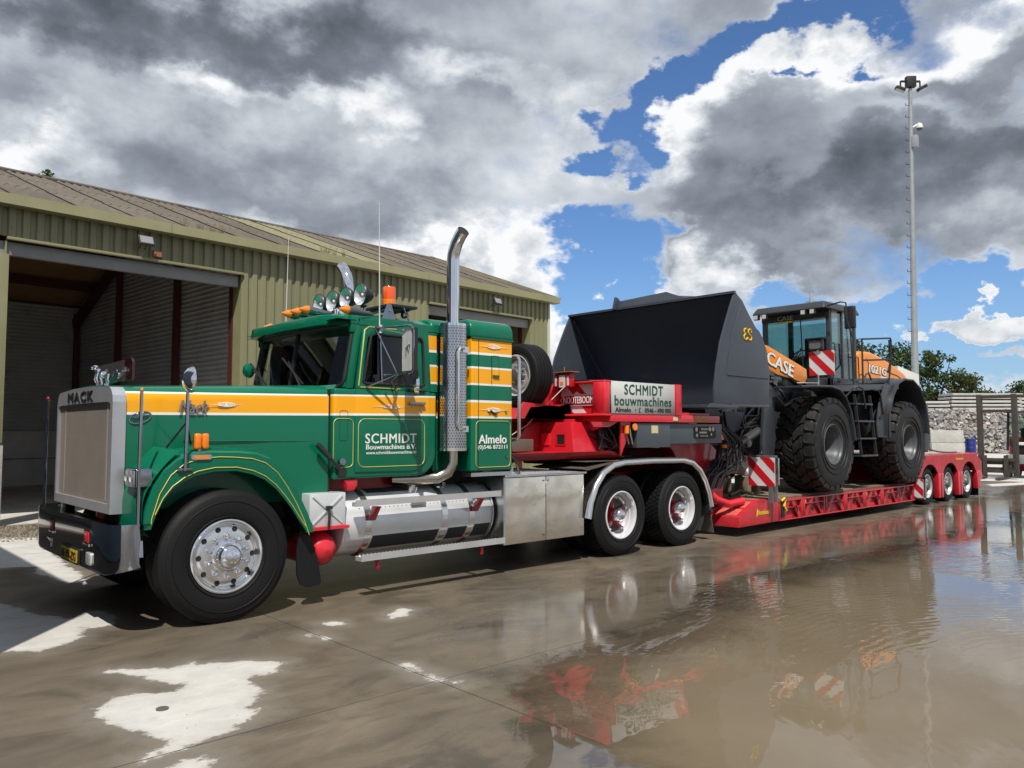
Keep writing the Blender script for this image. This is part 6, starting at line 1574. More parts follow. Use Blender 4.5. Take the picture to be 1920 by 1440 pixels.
# neck arm coming down to the bed, curved
def bez(a, b, c, d, n):
    return [tuple((1 - t) ** 3 * a[i] + 3 * (1 - t) ** 2 * t * b[i] + 3 * (1 - t) * t * t * c[i] + t ** 3 * d[i] for i in range(2)) for t in [k / n for k in range(n + 1)]]
for (ya, yb) in ((.42, .62), (1.93, 2.13)):
    a_ = bez((6.45, 1.36), (6.9, 1.3), (6.75, .7), (7.15, .42), 10); b_ = bez((7.9, .45), (8.0, .85), (7.95, 1.25), (7.55, 1.38), 10)
    MB().prism(a_ + b_, ya, yb).build('gooseneck_arm', M_RED, TL, bevel=.012)
MB().box(6.9, 7.9, .65, 1.9, .42, 1.3).build('arm_core', M_REDD, TL)
MB().tube([(7.25, .38, .95), (7.30, .30, .70), (7.42, .22, .55), (7.65, .15, .47), (7.95, .10, .50)], .055, 10).build('red_hose_guard', M_REDB, TL)
mb = MB(); rh = random.Random(9)
for k in range(18):
    x0 = 7.25 + rh.random() * .35; y = .05 + rh.random() * .35; x1 = 7.2 + rh.random() * .5
    mb.tube([(x0, y, 1.62 - rh.random() * .15), (x0 + .18 + rh.random() * .2, y - .05, 1.40), (x0 + .05 + rh.random() * .4, y, 1.15 - rh.random() * .2), (x1, y + .05, .9), (x1 - .05, y + .1, .70)], .014, 6)
mb.build('hose_bundle', M_HOSE, TL)
mb = MB()
for k in range(7):
    mb.tube([(7.62 + .10 * math.cos(t), .20 + .03 * k, .98 + .13 * math.sin(t)) for t in [2 * math.pi * i / 16 for i in range(16)]], .013, 6, closed=True)
mb.build('coiled_hose', pmat('dark_blue_hose', (.008, .02, .045), .35), TL)
MB().box(7.33, 7.40, .05, .12, 1.42, 1.50).box(7.42, 7.47, .04, .10, 1.30, 1.35).build('orange_lamp', M_AMBER, TL, bevel=.01)
text('arm_lettering', 'NOOTEBOOM', M_WHITE, TL, (7.06, .415, .95), (.28, 0, -1), (1, 0, .28), .55, .09, bold=.02, depth=.003)
# ramp box at the front of the bed
rb_ = MB(); rb_.prism([(7.58, .14), (7.60, .29), (8.12, .50), (8.75, .50), (8.75, .15)], Yn, Yf_, 'y'); rb_.build('front_bed_box', M_REDW, TL, bevel=.008)
mb = MB()
for x0_ in (7.62, 7.86):
    for y0_ in (.0, .42, .84, 1.3, 1.75, 2.15):
        z0_ = .29 + (x0_ - 7.6) * .404
        mb.hexa([(x0_ + .02, y0_ + .03, z0_ + .01), (x0_ + .21, y0_ + .03, z0_ + .088), (x0_ + .21, y0_ + .38, z0_ + .088), (x0_ + .02, y0_ + .38, z0_ + .01), (x0_ + .03, y0_ + .05, z0_ + .022), (x0_ + .20, y0_ + .05, z0_ + .092), (x0_ + .20, y0_ + .36, z0_ + .092), (x0_ + .03, y0_ + .36, z0_ + .022)])
mb.build('worn_ramp_pads', pmat('faded_red_paint', (.62, .10, .08), .6, dirt=.4, dirtcol=(.2, .09, .06), scale=6), TL)
text('maker_transfer', 'Nooteboom', M_YEL, TL, (8.12, Yn - .004, .285), (1, 0, 0), (0, 0, 1), .36, .075, bold=.04, depth=.003)
MB().prism([(8.08, .262), (8.13, .30), (8.12, .38), (8.09, .34)], Yn - .005, Yn - .001).build('logo_end', M_YEL, TL)
# bed: planks on red frame
BX0, BX1 = 8.77, 14.2
for y in (Yn + .06, .75, 1.70, tm(Yn) - .14):
    MB().box(BX0, BX1, y, y + .10, .17, .43).build('bed_beam', M_REDW, TL)
pk = None
nplk = 9; pw = 2.34 / nplk
pm = MB().box(0, 5.95, 0, pw - .012, 0, .05).mesh('deck_plank', .004, 1); pm.materials.append(M_WOOD)
for k in range(nplk):
    o = link('deck_plank', pm, TL, True); o.location = Vector((8.2, .10 + k * pw, .452 + (.004 if k % 2 else 0))) - WO[TL.name]
MB().box(8.2, BX1, .1, 2.45, .40, .448).build('bed_floor', M_DARK, TL)
MB().box(BX0, BX1, Yn, Yn + .12, .445, .468).box(BX0, BX1, Yn - .005, Yn + .14, .150, .168).box(BX0, BX1, tm(Yn) - .12, tm(Yn), .445, .468).box(BX0, BX1, tm(Yn) - .12, tm(Yn), .15, .168).build('bed_edge', M_RED, TL)
ng = 7; gp = (BX1 - BX0) / ng
pst = MB().box(-.022, .022, 0, .10, .168, .445).mesh('stake_post', .003, 1); pst.materials.append(M_REDW)
gus = MB().prism([(-.36, .170), (-.24, .170), (-.04, .40), (-.04, .444), (-.10, .444)], .012, .022).prism([(.36, .170), (.24, .170), (.04, .40), (.04, .444), (.10, .444)], .012, .022).mesh('gusset'); gus.materials.append(M_REDW)
shf = MB().box(-.30, .30, .0, .06, .335, .345).mesh('outrigger_shelf'); shf.materials.append(M_RED)
rng_me = MB().tube([(.035 * math.cos(t), -.012, .06 * math.sin(t)) for t in [2 * math.pi * i / 14 for i in range(14)]], .009, 6, closed=True).mesh('lashing_ring'); rng_me.materials.append(M_DARK)
for k in range(ng):
    xc = BX0 + gp * (k + .5)
    for dx in (-.20, .20):
        o = link('stake_post', pst, TL, True); o.location = Vector((xc + dx * 1.75, Yn, 0)) - WO[TL.name]
    o = link('gusset', gus, TL, True); o.location = Vector((xc, Yn, 0)) - WO[TL.name]
    o = link('outrigger_shelf', shf, TL, True); o.location = Vector((xc, Yn, .03 * (k % 2))) - WO[TL.name]
    for dx in ((-.10, .22) if k % 2 else (.12,)):
        o = link('lashing_ring', rng_me, TL, True); o.location = Vector((xc + dx, Yn + .0, .30)) - WO[TL.name]; o.rotation_euler = (0, R(20 * (k % 3 - 1)), 0)
    if k in (1, 4):
        MB().box(xc - .33, xc - .30, Yn - .004, Yn, .37, .43).build('side_reflector', M_AMBER, TL)
MB().box(8.80, 8.90, Yn - .02, Yn + .05, .20, .44).build('winch_housing', M_DARK, TL, bevel=.01)
MB().tube([(8.78, Yn - .03, .46), (8.84, Yn - .05, .50), (8.90, Yn - .03, .47), (8.86, Yn - .03, .38), (8.93, Yn - .03, .30)], .020, 7).build('yellow_hook', pmat('yellow_hook_paint', (.75, .55, .05), .4), TL)
MB().tube([(8.3, .35, .53), (8.45, .30, .56), (8.6, .15, .54), (8.72, .05, .53), (8.80, -.06, .49)], .014, 6).tube([(8.25, .5, .54), (8.5, .48, .60), (8.75, .40, .54)], .03, 6).build('lashing_chain', pmat('oily_chain', (.12, .10, .06), .45, .6), TL)
# front striped board on a post at the bed
stripes_panel('striped_board', TL, (8.36, .235, .71), (0, -1, 0), (0, 0, 1), .44, .435, 1.45)
MB().box(8.375, 8.42, -.225, -.20, .47, 1.15).box(8.36, 8.44, -.16, -.10, .46, .72).box(8.37, 8.45, -.21, .28, 1.155, 1.175).build('board_post', pmat('grey_post', (.18, .18, .18), .5, .4), TL)
MB().box(8.37, 8.40, -.265, -.205, .73, 1.14).build('board_side_holder', M_ALU, TL, bevel=.004)
# rear striped board
stripes_panel('striped_board', TL, (14.30, .10, .20), (0, -1, 0), (0, 0, 1), .28, .37, 1)
MB().box(14.31, 14.36, -.22, -.18, .20, .62).box(14.31, 14.36, -.22, .16, .585, .61).box(14.28, 14.36, -.2, -.02, .17, .20).build('board_holder', M_ALU, TL)
# rear module
arch_x = (15.07, 16.27, 17.47)
top = [(14.28, .46), (14.28, .60), (14.72, 1.02), (17.95, 1.02), (18.30, .86)]
bot = [(18.30, .62)]
pts = [(18.30, .62), (18.12, .42), (17.95, .42)]
def archpts(cx_):
    return [(cx_ + .455 * math.cos(R(a)), .42 + .42 * math.sin(R(a))) for a in (5, 30, 55, 75, 90, 105, 125, 150, 175)]
side = top + [(18.30, .66), (17.98, .66)]
cur = [(18.0, .62)]
pts = top + [(18.30, .62)]
for cx_ in reversed(arch_x):
    pts += [(cx_ + .475, .62)] + [(cx_ + .475 * math.cos(R(a)), .52 + .33 * math.sin(R(a))) for a in (25, 50, 72, 90, 108, 130, 155)] + [(cx_ - .475, .62)]
pts += [(14.5, .46)]
MB().prism(pts, Yn, Yn + .03).build('rear_side_panel', M_REDW, TL); MB().prism(pts, tm(Yn) - .03, tm(Yn)).build('rear_side_panel', M_RED, TL)
MB().box(14.75, 18.25, Yn + .02, tm(Yn) - .02, .98, 1.03).hexa([(14.28, Yn + .02, .46), (14.72, Yn + .02, .98), (14.72, tm(Yn) - .02, .98), (14.28, tm(Yn) - .02, .46), (14.28, Yn + .02, .52), (14.72, Yn + .02, 1.03), (14.72, tm(Yn) - .02, 1.03), (14.28, tm(Yn) - .02, .52)]).build('rear_deck', M_RED, TL)
MB().box(14.9, 18.1, .3, 2.25, 1.03, 1.045).build('rear_deck_plate', pmat('pale_worn_deck', (.42, .41, .38), .6, .3, dirt=.3), TL)
MB().box(14.6, 18.2, .5, 2.0, .50, .95).build('rear_frame', M_DARK, TL)
lg = MB(); 
for cx_ in (15.67, 16.87):
    for dx in (-.085, .085):
        MB().hexa([(cx_ + dx - .045, Yn - .01, .12), (cx_ + dx + .045, Yn - .01, .12), (cx_ + dx + .045, Yn + .10, .12), (cx_ + dx - .045, Yn + .10, .12), (cx_ + dx - .075, Yn - .012, .64), (cx_ + dx + .075, Yn - .012, .64), (cx_ + dx + .075, Yn + .10, .64), (cx_ + dx - .075, Yn + .10, .64)]).build('fender_leg', M_RED, TL, bevel=.008)
MB().hexa([(18.02, Yn - .01, .20), (18.20, Yn - .01, .20), (18.20, Yn + .10, .20), (18.02, Yn + .10, .20), (17.98, Yn - .01, .62), (18.28, Yn - .01, .62), (18.28, Yn + .1, .62), (17.98, Yn + .1, .62)]).box(18.28, 18.36, Yn, tm(Yn), .60, .84).box(18.2, 18.38, Yn, .35, .40, .58).build('tail_fender', M_RED, TL, bevel=.01)
MB().prism([(.0, .42), (.35, .42), (.35, .02), (.0, .02)], 18.22, 18.235, 'x').build('mud_flap', M_TYRE, TL)
for cx_ in (15.60, 16.80):
    MB().prism([(.03, .45), (.33, .45), (.33, .08), (.03, .08)], cx_, cx_ + .01, 'x').build('mud_flap', M_TYRE, TL)
MB().box(18.385, 18.40, .02, .30, .46, .54).build('tail_lamp', M_REDL, TL)
text('maker_transfer', 'Nooteboom', M_YEL, TL, (16.62, Yn - .004, .90), (1, 0, 0), (0, 0, 1), .46, .055, bold=.04, depth=.003)
for cx_ in arch_x:
    trailer_wheel(TL, (cx_, .0, .385)); trailer_wheel(TL, (cx_, 2.55, .385), True)
    MB().cyl((cx_, .2, .385), (cx_, 2.3, .385), .06, n=10).build('axle', M_DARK, TL)
# chain lashing over the rear deck
mb = MB(); a = Vector((14.9, .35, 1.42)); b = Vector((17.3, .15, 1.06))
for k in range(56):
    t = k / 55; p = a.lerp(b, t) - Vector((0, 0, .12 * math.sin(math.pi * t))); q = a.lerp(b, min(1, t + .018)) - Vector((0, 0, .12 * math.sin(math.pi * min(1, t + .018))))
    u = (q - p).normalized() if k < 55 else u; s_ = u.cross(Vector((0, 0, 1))).normalized(); n_ = s_ if k % 2 else u.cross(s_)
    mb.tube([p + u * .032 * math.cos(t_) + n_ * .016 * math.sin(t_) for t_ in [2 * math.pi * i / 8 for i in range(8)]], .007, 4, closed=True)
ch = mb.build('chain', pmat('rusty_chain', (.16, .10, .06), .6, .5), None)
recenter(ch, (17.3, .15, 1.05)); tag(ch, 'rusty lashing chain running from the loader down to the rear trailer deck', 'chain')
# spare wheel on the neck
sw = trailer_wheel(TL, (3.98, .86, 2.24), nm='spare_wheel'); sw.rotation_euler = (0, 0, R(-90)); sw.scale = (1.05, 1.08, 1.05)
MB().box(4.1, 4.4, .75, .97, 1.7, 2.1).box(4.05, 4.35, .80, .92, 2.1, 2.3).build('spare_wheel_carrier', M_RED, TL)
MB().prism([(3.75, 1.70), (4.75, 1.70), (4.75, 1.92), (4.5, 1.86), (3.9, 1.90)], .60, .64).prism([(4.2, 1.70), (4.74, 1.70), (4.74, 2.1), (4.62, 2.12)], .92, .96).build('neck_web', M_RED, TL)
MB().hexa([(3.9, .60, 1.70), (4.72, .60, 1.70), (4.72, 1.9, 1.70), (3.9, 1.9, 1.70), (4.0, .60, 1.84), (4.72, .60, 1.90), (4.72, 1.9, 1.90), (4.0, 1.9, 1.84)]).build('neck_top', M_RED, TL)
# electric lead hanging between neck and lantern
MB().tube([(X0 - .22, .52, 2.10), (X0 - .35, .60, 1.95), (X0 - .50, .66, 1.80), (X0 - .68, .72, 1.62), (X0 - .9, .80, 1.48), (X0 - 1.15, .85, 1.42), (3.45, .80, 1.43), (3.36, .55, 1.42)], .006, 6).build('pale_lead', pmat('grey_lead', (.50, .48, .44), .5), TL)
MB().prism([(.58, 1.42), (.68, 1.42), (.63, 1.52)], 3.42, 3.425, 'x').build('warning_triangle', MATS['yellowed_sticker'], TL)
# white box and timber on the front of the bed
wb = MB().hexa([(8.95, .52, .80), (9.3, .45, .80), (9.4, 1.1, .80), (8.95, 1.1, .86), (8.85, .82, 1.18), (9.3, .50, 1.10), (9.4, 1.1, 1.10), (8.9, 1.15, 1.18)]).build('plastic_tank', pmat('white_plastic', (.66, .67, .63), .4), None, bevel=.02)
recenter(wb, (9.1, .8, .8)); tag(wb, 'white plastic tank on timber blocks at the front of the red trailer bed', 'tank')
for k, (x, y) in enumerate(((8.92, .60), (9.22, .60), (8.95, .98), (9.3, .98))):
    tb = MB().box(x - .05, x + .05, y - .05, y + .05, .507, .80).build('timber_block', M_WOOD, None, bevel=.006)
    recenter(tb, (x, y, .507)); tag(tb, 'rough timber block standing upright under the %s corner of the white plastic tank' % ['near front', 'near rear', 'far front', 'far rear'][k], 'timber block', 'timber under the white tank')

# ------------------------------------------------------------------ wheel loader
LD = thing('wheel_loader', 'orange and dark grey wheel loader with big lugged tyres riding on the red trailer', 'wheel loader', (11.9, 1.2, .505))
LT, LLUG = loader_tyre(); LT.materials.append(M_TYREL); LLUG.materials.append(M_TYREL)
M_LRIM = pmat('loader_rim_grey', (.075, .082, .09), .42, .1, .2, dirt=.15)
def lwheel(c, flip=False):
    wl = sub('loader_wheel', LD, c, (0, 0, math.pi) if flip else (0, R(7), 0))
    link('tyre', LT, wl, True); o = link('tread_lugs', LLUG, wl, True); o['kind'] = 'stuff'
    MB().lathe([(.350, .05), (.352, .012), (.338, .0), (.322, .008), (.310, .035), (.298, .04), (.285, .09), (.270, .11), (.262, .20), (.245, .225), (.238, .30)], (0, 0, 0), (0, 1, 0), 56).build('rim', M_LRIM, wl, local=True)
    MB().lathe([(.24, .302), (.15, .30), (.14, .24), (.11, .22), (.0005, .215)], (0, 0, 0), (0, 1, 0), 32).build('hub', M_LGREY, wl, local=True)
    mb = MB()
    for k in range(12):
        a = R(30 * k); mb.cyl((.195 * math.cos(a), .30, .195 * math.sin(a)), (.195 * math.cos(a), .275, .195 * math.sin(a)), .014, n=6)
    mb.build('wheel_bolts', M_LRIM, wl, local=True)
    return wl
WX = (10.32, 13.60); WZ = 1.325; NY = -.22; FY = 2.62
for x in WX:
    lwheel((x, NY, WZ)); lwheel((x, FY, WZ), True)
    MB().cyl((x, .1, WZ), (x, 2.3, WZ), .17, n=16).sphere((x, 1.2, WZ), .34, n=16).build('axle', M_LGREY, LD)
# frames
MB().prism([(9.0, 1.3), (9.3, 1.15), (11.3, 1.2), (11.3, 2.1), (10.6, 2.35), (9.6, 2.55), (9.15, 2.2)], .72, 1.68).build('front_frame', M_LGREY, LD, bevel=.03)
MB().prism([(11.35, 1.25), (14.6, 1.15), (14.9, 1.4), (14.9, 2.4), (11.7, 2.4), (11.35, 2.1)], .55, 1.85).build('rear_frame', M_LGREY, LD, bevel=.03)
MB().box(11.2, 11.5, .9, 1.5, 1.3, 2.0).build('articulation_joint', M_DARK, LD)
# lift arms
for (ya, yb) in ((.56, .66), (1.76, 1.86)):
    arm = [(8.25, 1.60), (8.45, 1.52), (8.75, 1.75), (9.15, 2.22), (9.55, 2.50), (10.2, 2.50), (10.75, 2.36), (10.86, 2.42), (10.86, 2.70), (10.6, 2.76), (9.75, 2.90), (9.35, 2.99), (9.0, 2.86), (8.62, 2.35), (8.30, 1.85)]
    MB().prism(arm, ya, yb).build('lift_arm', M_LGREY, LD, bevel=.015)
    if ya < 1:
        MB().prism([(9.20, 3.02), (9.5, 2.99), (10.62, 2.72), (10.84, 2.66), (10.86, 2.50), (10.76, 2.40), (10.3, 2.47), (9.75, 2.52), (9.35, 2.55), (9.18, 2.75)], .50, .557).build('arm_orange_plate', M_ORL, LD, bevel=.006)
text('maker_lettering', 'CASE', M_BLACK, LD, (9.40, .494, 2.69), (1, 0, -.245), (.245, 0, 1), .97, .25, bold=.075, depth=.003)
text('maker_lettering', 'CASE', M_WHITE, LD, (9.42, .490, 2.70), (1, 0, -.245), (.245, 0, 1), .93, .225, bold=.04, depth=.004)
text('construction_lettering', 'CONSTRUCTION', M_BLACKP, LD, (9.35, .494, 2.58), (1, 0, -.245), (.245, 0, 1), .42, .05, bold=.03, depth=.003)
# bucket linkage and cylinders
MB().prism([(8.95, 1.0), (9.25, .98), (9.35, 1.45), (9.28, 1.75), (9.45, 2.4), (9.25, 2.55), (9.05, 2.3), (8.98, 1.8), (8.92, 1.35)], .30, .36).build('bell_crank', M_LGREY, LD, bevel=.015)
MB().cyl((8.7, .42, 2.45), (9.15, .42, 2.28), .055, n=14).cyl((9.12, .42, 2.29), (9.75, .45, 1.95), .095, n=16).box(9.16, 9.3, .33, .42, 2.34, 2.42).build('lift_cylinder', M_BLACK, LD)
MB().tube([(8.95, .30, 2.32), (9.2, .28, 2.36), (9.5, .28, 2.20), (9.7, .3, 2.05)], .020, 8).cyl((9.18, .32, 2.42), (9.28, .32, 2.42), .05, n=10).build('hydraulic_pipe', M_CHROMED, LD)
MB().cyl((8.3, 1.2, 2.3), (9.6, 1.2, 2.55), .09, n=14).box(8.2, 8.9, 1.05, 1.35, 1.9, 2.4).prism([(8.15, 1.5), (8.6, 1.45), (8.7, 2.5), (8.3, 2.8)], .9, 1.5).build('tilt_linkage', M_LGREY, LD)
MB().cyl((8.1, .42, 1.25), (9.0, .42, 1.55), .07, n=14).cyl((8.1, .30, 1.20), (8.25, .55, 1.22), .11, n=14).cyl((8.6, .35, 1.35), (8.62, .50, 1.36), .06, n=12).build('hydraulic_coupler', pmat('grey_cast_metal', (.13, .13, .13), .35, .6), LD)
MB().box(7.95, 8.5, .55, 1.9, 1.35, 1.80).prism([(7.9, 1.85), (8.5, 1.85), (8.3, 1.55), (8.0, 1.5)], .35, .40).build('quick_coupler', pmat('navy_coupler', (.012, .015, .03), .4), LD, bevel=.02)
rh = random.Random(12); mb = MB()
for k in range(14):
    y = .35 + rh.random() * .6; mb.tube([(8.3 + rh.random() * .3, y, 1.9), (8.6 + rh.random() * .2, y, 1.55 + rh.random() * .3), (9.0 + rh.random() * .3, y, 1.45 + rh.random() * .5), (9.4, y, 1.9 + rh.random() * .4)], .016, 6)
for k in range(10):
    a = Vector((8.05 + rh.random() * .9, .25 + rh.random() * .1, 1.1 + rh.random() * .2)); mb.tube([a, a + Vector((rh.uniform(-.1, .2), -.03, -.08)), a + Vector((rh.uniform(-.1, .3), .02, rh.uniform(-.2, .1)))], .010, 5)
mb.build('hydraulic_hoses', M_HOSE, LD)
# bucket
bk = sub('bucket', LD, (0, 0, 0)); bk.location = -WO[LD.name]
prof = [(7.20, 3.50), (7.33, 3.42), (7.52, 3.20), (7.70, 2.97), (7.83, 2.70), (7.90, 2.35), (7.90, 2.12), (7.82, 1.97), (7.66, 1.92), (6.66, 1.905)]
def bside(ys, ye, nm='side_plate'):
    pl = [(7.19, 3.53), (7.06, 3.30), (6.93, 3.05), (6.80, 2.78), (6.70, 2.45), (6.63, 2.15), (6.61, 1.905), (7.70, 1.90), (8.04, 1.92), (8.09, 2.2), (8.10, 2.45), (8.03, 2.75), (7.93, 2.92), (7.83, 3.02), (7.74, 3.06), (7.55, 3.24), (7.38, 3.42)]
    return MB().prism(pl, ys, ye).build(nm, M_BUCK, bk, bevel=.008)
def bx(y): return y
BY0, BY1 = -.30, 2.93
bside(BY0, BY0 + .035); bside(BY1 - .035, BY1)
mb = MB(); rows_ = []
vs = []
th = .03; C0 = Vector((7.1, 2.6))
for (x, z) in prof:
    dv = (Vector((x, z)) - C0).normalized()
    vs += [(x, BY0 + .036, z), (x, BY1 - .036, z), (x + dv.x * th, BY0 + .036, z + dv.y * th), (x + dv.x * th, BY1 - .036, z + dv.y * th)]
fs = []
for i in range(len(prof) - 1):
    a, b = 4 * i, 4 * (i + 1); fs += [(a, b, b + 1, a + 1), (a + 2, a + 3, b + 3, b + 2), (a, a + 2, b + 2, b), (a + 1, b + 1, b + 3, a + 3)]
mb.add(vs, fs, True).build('bucket_shell', M_BUCK, bk)
MB().box(6.42, 6.9, BY0 - .01, BY1 + .01, 1.865, 1.893).build('cutting_edge', pmat('edge_steel_grey', (.055, .063, .075), .35, .3, .2), bk, bevel=.006)
MB().prism([(6.42, 1.865), (7.15, 1.865), (7.18, 1.905), (6.50, 1.925)], BY0 - .04, BY0).prism([(7.0, 1.88), (8.03, 1.90), (8.02, 1.935), (7.0, 1.925)], BY0 - .03, BY0).build('side_wear_strip', MATS['edge_steel_grey'], bk, bevel=.006)
MB().tube([(6.95, BY0 - .006, 2.33), (8.05, BY0 - .006, 2.33)], .008, 6).tube([(p[0], BY0 - .004, p[1]) for p in ((7.28, 3.30), (7.10, 2.95), (6.98, 2.6), (6.92, 2.33))], .004, 4).build('weld_seam', MATS['edge_steel_grey'], bk)
MB().beam((7.18, BY0, 3.525), (7.18, BY1, 3.525), .05, .035).build('top_lip', M_BUCK, bk)
# triangular corner plate inside, far side
MB().tube([(7.22, BY1 - .06, 3.46), (7.45, BY1 - .22, 2.9), (7.62, BY1 - .36, 2.5), (7.72, BY1 - .42, 2.1)], .008, 5).build('corner_weld', M_BUCK, bk)
# spill guard
MB().hexa([(7.20, .50, 3.53), (7.20, 1.90, 3.53), (7.55, 1.90, 3.42), (7.55, .50, 3.42), (7.26, .95, 3.70), (7.24, 1.85, 3.66), (7.28, 1.85, 3.66), (7.30, .95, 3.70)]).hexa([(7.10, 1.86, 3.52), (7.10, 1.90, 3.52), (7.55, 1.90, 3.42), (7.55, 1.86, 3.42), (7.16, 1.86, 3.72), (7.16, 1.90, 3.72), (7.22, 1.90, 3.70), (7.22, 1.86, 3.70)]).hexa([(7.3, .48, 3.45), (7.3, 1.3, 3.52), (8.0, 1.3, 3.30), (8.0, .48, 3.25), (7.5, .5, 3.60), (7.4, 1.2, 3.70), (7.9, 1.25, 3.62), (7.95, .5, 3.56)]).build('spill_guard', M_BUCK, bk)
mk_ = MB(); mx_, mz_ = 7.39, 2.86
mk_.tube([(mx_ + .085 + a, BY0 - .003, mz_ + b) for a, b in ((-.0, .15), (-.035, .165), (-.068, .150), (-.075, .118), (-.05, .092), (-.02, .086), (-.055, .080), (-.082, .05), (-.075, .018), (-.04, .0), (-.008, .012), (.01, .035))], .0125, 6)
mk_.tube([(mx_ + .205 + a, BY0 - .003, mz_ + b) for a, b in ((.0, .118), (-.008, .150), (-.04, .165), (-.075, .150), (-.082, .118), (-.06, .092), (-.02, .072), (.004, .045), (-.006, .015), (-.04, .0), (-.075, .012), (-.09, .04))], .0125, 6)
mk_.build('bucket_mark', pmat('mark_orange_yellow', (.80, .48, .01), .4), bk)
MB().prism(rrect(6.9, 7.1, 1.909, 1.912, .0005), 1.0, 2.6).build('floor_scuff', MATS['edge_steel_grey'], bk)
# fenders
def lfender(pts, ya, yb, nm, t_=.035):
    inn = []
    for i, p in enumerate(pts):
        a = Vector(pts[max(0, i - 1)]); b = Vector(pts[min(len(pts) - 1, i + 1)]); d_ = (b - a).normalized(); n_ = Vector((d_.y, -d_.x)); inn.append((p[0] + n_.x * t_, p[1] + n_.y * t_))
    o = MB().prism(pts + inn[::-1], ya, yb).build(nm, M_LGREY, LD, bevel=.008)
    MB().tube([(p[0], ya + (.0 if ya < 1 else yb - ya), p[1] - .015) for p in pts], .022, 6).build('fender_edge', M_LGREY, o)
    return o
ff_ = [(9.06, 2.20), (9.15, 2.27), (9.6, 2.295), (10.2, 2.31), (10.5, 2.27), (10.75, 2.14), (10.93, 1.9), (11.04, 1.6), (11.08, 1.40)]
lfender(ff_[1:], -.25, .22, 'front_fender'); lfender(ff_[1:], 2.18, 2.65, 'front_fender')
rf_ = [(12.55, 1.45), (12.56, 1.9), (12.75, 2.22), (13.0, 2.47), (13.3, 2.57), (13.75, 2.565), (14.1, 2.42), (14.35, 2.12), (14.48, 1.75), (14.50, 1.5)]
lfender(rf_, -.25, .5, 'rear_fender'); lfender(rf_, 1.9, 2.65, 'rear_fender')
MB().prism([(12.15, 1.43), (12.57, 1.43), (12.58, 1.9), (12.77, 2.22), (13.0, 2.45), (12.5, 2.40), (12.25, 2.05), (12.12, 1.7)], -.20, -.17).build('fender_front_plate', M_LGREY, LD, bevel=.01)
MB().prism([(14.3, 1.2), (14.75, 1.1), (14.9, 1.4), (14.82, 2.1), (14.5, 2.2)], -.15, .3).box(14.5, 15.2, .3, 2.1, 1.15, 2.3).build('counterweight', M_LGREY, LD, bevel=.04)
# platform
MB().prism([(11.25, 2.26), (13.25, 2.36), (13.25, 2.46), (11.35, 2.38)], -.17, .55).prism([(11.9, 2.42), (13.5, 2.50), (13.5, 2.60), (12.2, 2.54)], .0, .5).build('platform', M_LGREY, LD, bevel=.01)
MB().prism([(11.9, 2.1), (12.4, 1.45), (12.5, 2.3), (12.2, 2.35)], .1, .3).box(11.4, 12.4, .35, .56, 1.3, 2.3).build('side_tank', M_BLACK, LD, bevel=.02)
# ladder
for (x0, x1) in ((11.25, 11.50), (11.88, 12.13)):
    MB().beam((x0, -.17, 2.20), (x1 - .02, -.17, 1.10), .012, .05, up=(0, 1, 0)).build('ladder_rail', M_LGREY, LD)
for k in range(4):
    z = 1.10 + k * .31; x = 11.48 - .2 * k * .31
    MB().box(x - .02, x + .66, -.20, -.02, z - .012, z + .018).build('ladder_step', M_LGREY, LD, bevel=.004)
MB().tube([(11.30, -.10, 2.32), (11.35, -.20, 2.34), (11.45, -.24, 2.30), (11.55, -.24, 1.95)], .016, 7).tube([(12.0, -.2, 2.30), (12.15, -.22, 2.30), (12.25, -.22, 2.22), (12.36, -.22, 1.85), (12.2, -.22, 1.78)], .016, 7).tube([(11.0, -.1, 2.12), (11.3, -.15, 2.32)], .016, 6).build('ladder_handrail', M_BLACK, LD)
# handrails on the platform
hr = [[(11.50, -.06, 2.40), (11.52, -.06, 3.20)], [(11.52, -.06, 3.12), (11.55, -.06, 3.2), (11.40, .0, 3.55), (11.38, .02, 3.8)], [(11.84, -.08, 2.42), (11.84, -.08, 3.24)], [(11.84, -.08, 3.24), (12.7, -.08, 3.32), (13.12, -.08, 3.36), (13.16, -.08, 3.32), (13.14, -.08, 2.94), (12.98, -.08, 2.42)], [(11.84, -.08, 2.85), (13.12, -.08, 2.94)], [(13.22, -.02, 3.34), (13.25, -.02, 2.9), (12.98, -.08, 2.7)], [(11.9, -.08, 2.42), (11.98, -.08, 2.60), (12.1, -.08, 2.62), (12.2, -.08, 2.5)]]
for h_ in hr:
    MB().tube(h_, .017, 7).build('handrail', M_BLACK, LD)
# hood
hp = [(13.0, 2.50), (13.0, 3.10), (13.10, 3.15), (13.55, 3.17), (14.1, 3.10), (14.7, 2.97), (15.25, 2.84), (15.5, 2.72), (15.62, 2.50), (15.65, 2.3), (13.0, 2.40)]
hd = MB().prism(hp, .50, 1.95).build('engine_hood', M_ORL, LD, bevel=.07, seg=3, ang=.9)
mb = MB(); mb.tube([(14.35, .497, 2.80), (14.9, .497, 2.74), (15.2, .497, 2.66), (15.25, .497, 2.56)], .008, 5); mb.tube([(13.02, .497, 2.66), (13.2, .497, 2.70), (13.28, .497, 2.62), (13.3, .497, 2.50)], .007, 5); mb.tube([(13.35, .497, 3.02), (13.5, .497, 2.9)], .006, 5); mb.build('hood_seam', pmat('dark_seam', (.05, .03, .02), .7), hd)
text('model_lettering', '1021G', M_BLACK, LD, (13.44, .494, 2.735), (1, 0, -.05), (.1, 0, 1), .90, .185, bold=.07, depth=.003)
text('model_lettering', '1021G', M_WHITE, LD, (13.46, .490, 2.745), (1, 0, -.05), (.1, 0, 1), .86, .165, bold=.035, depth=.004)
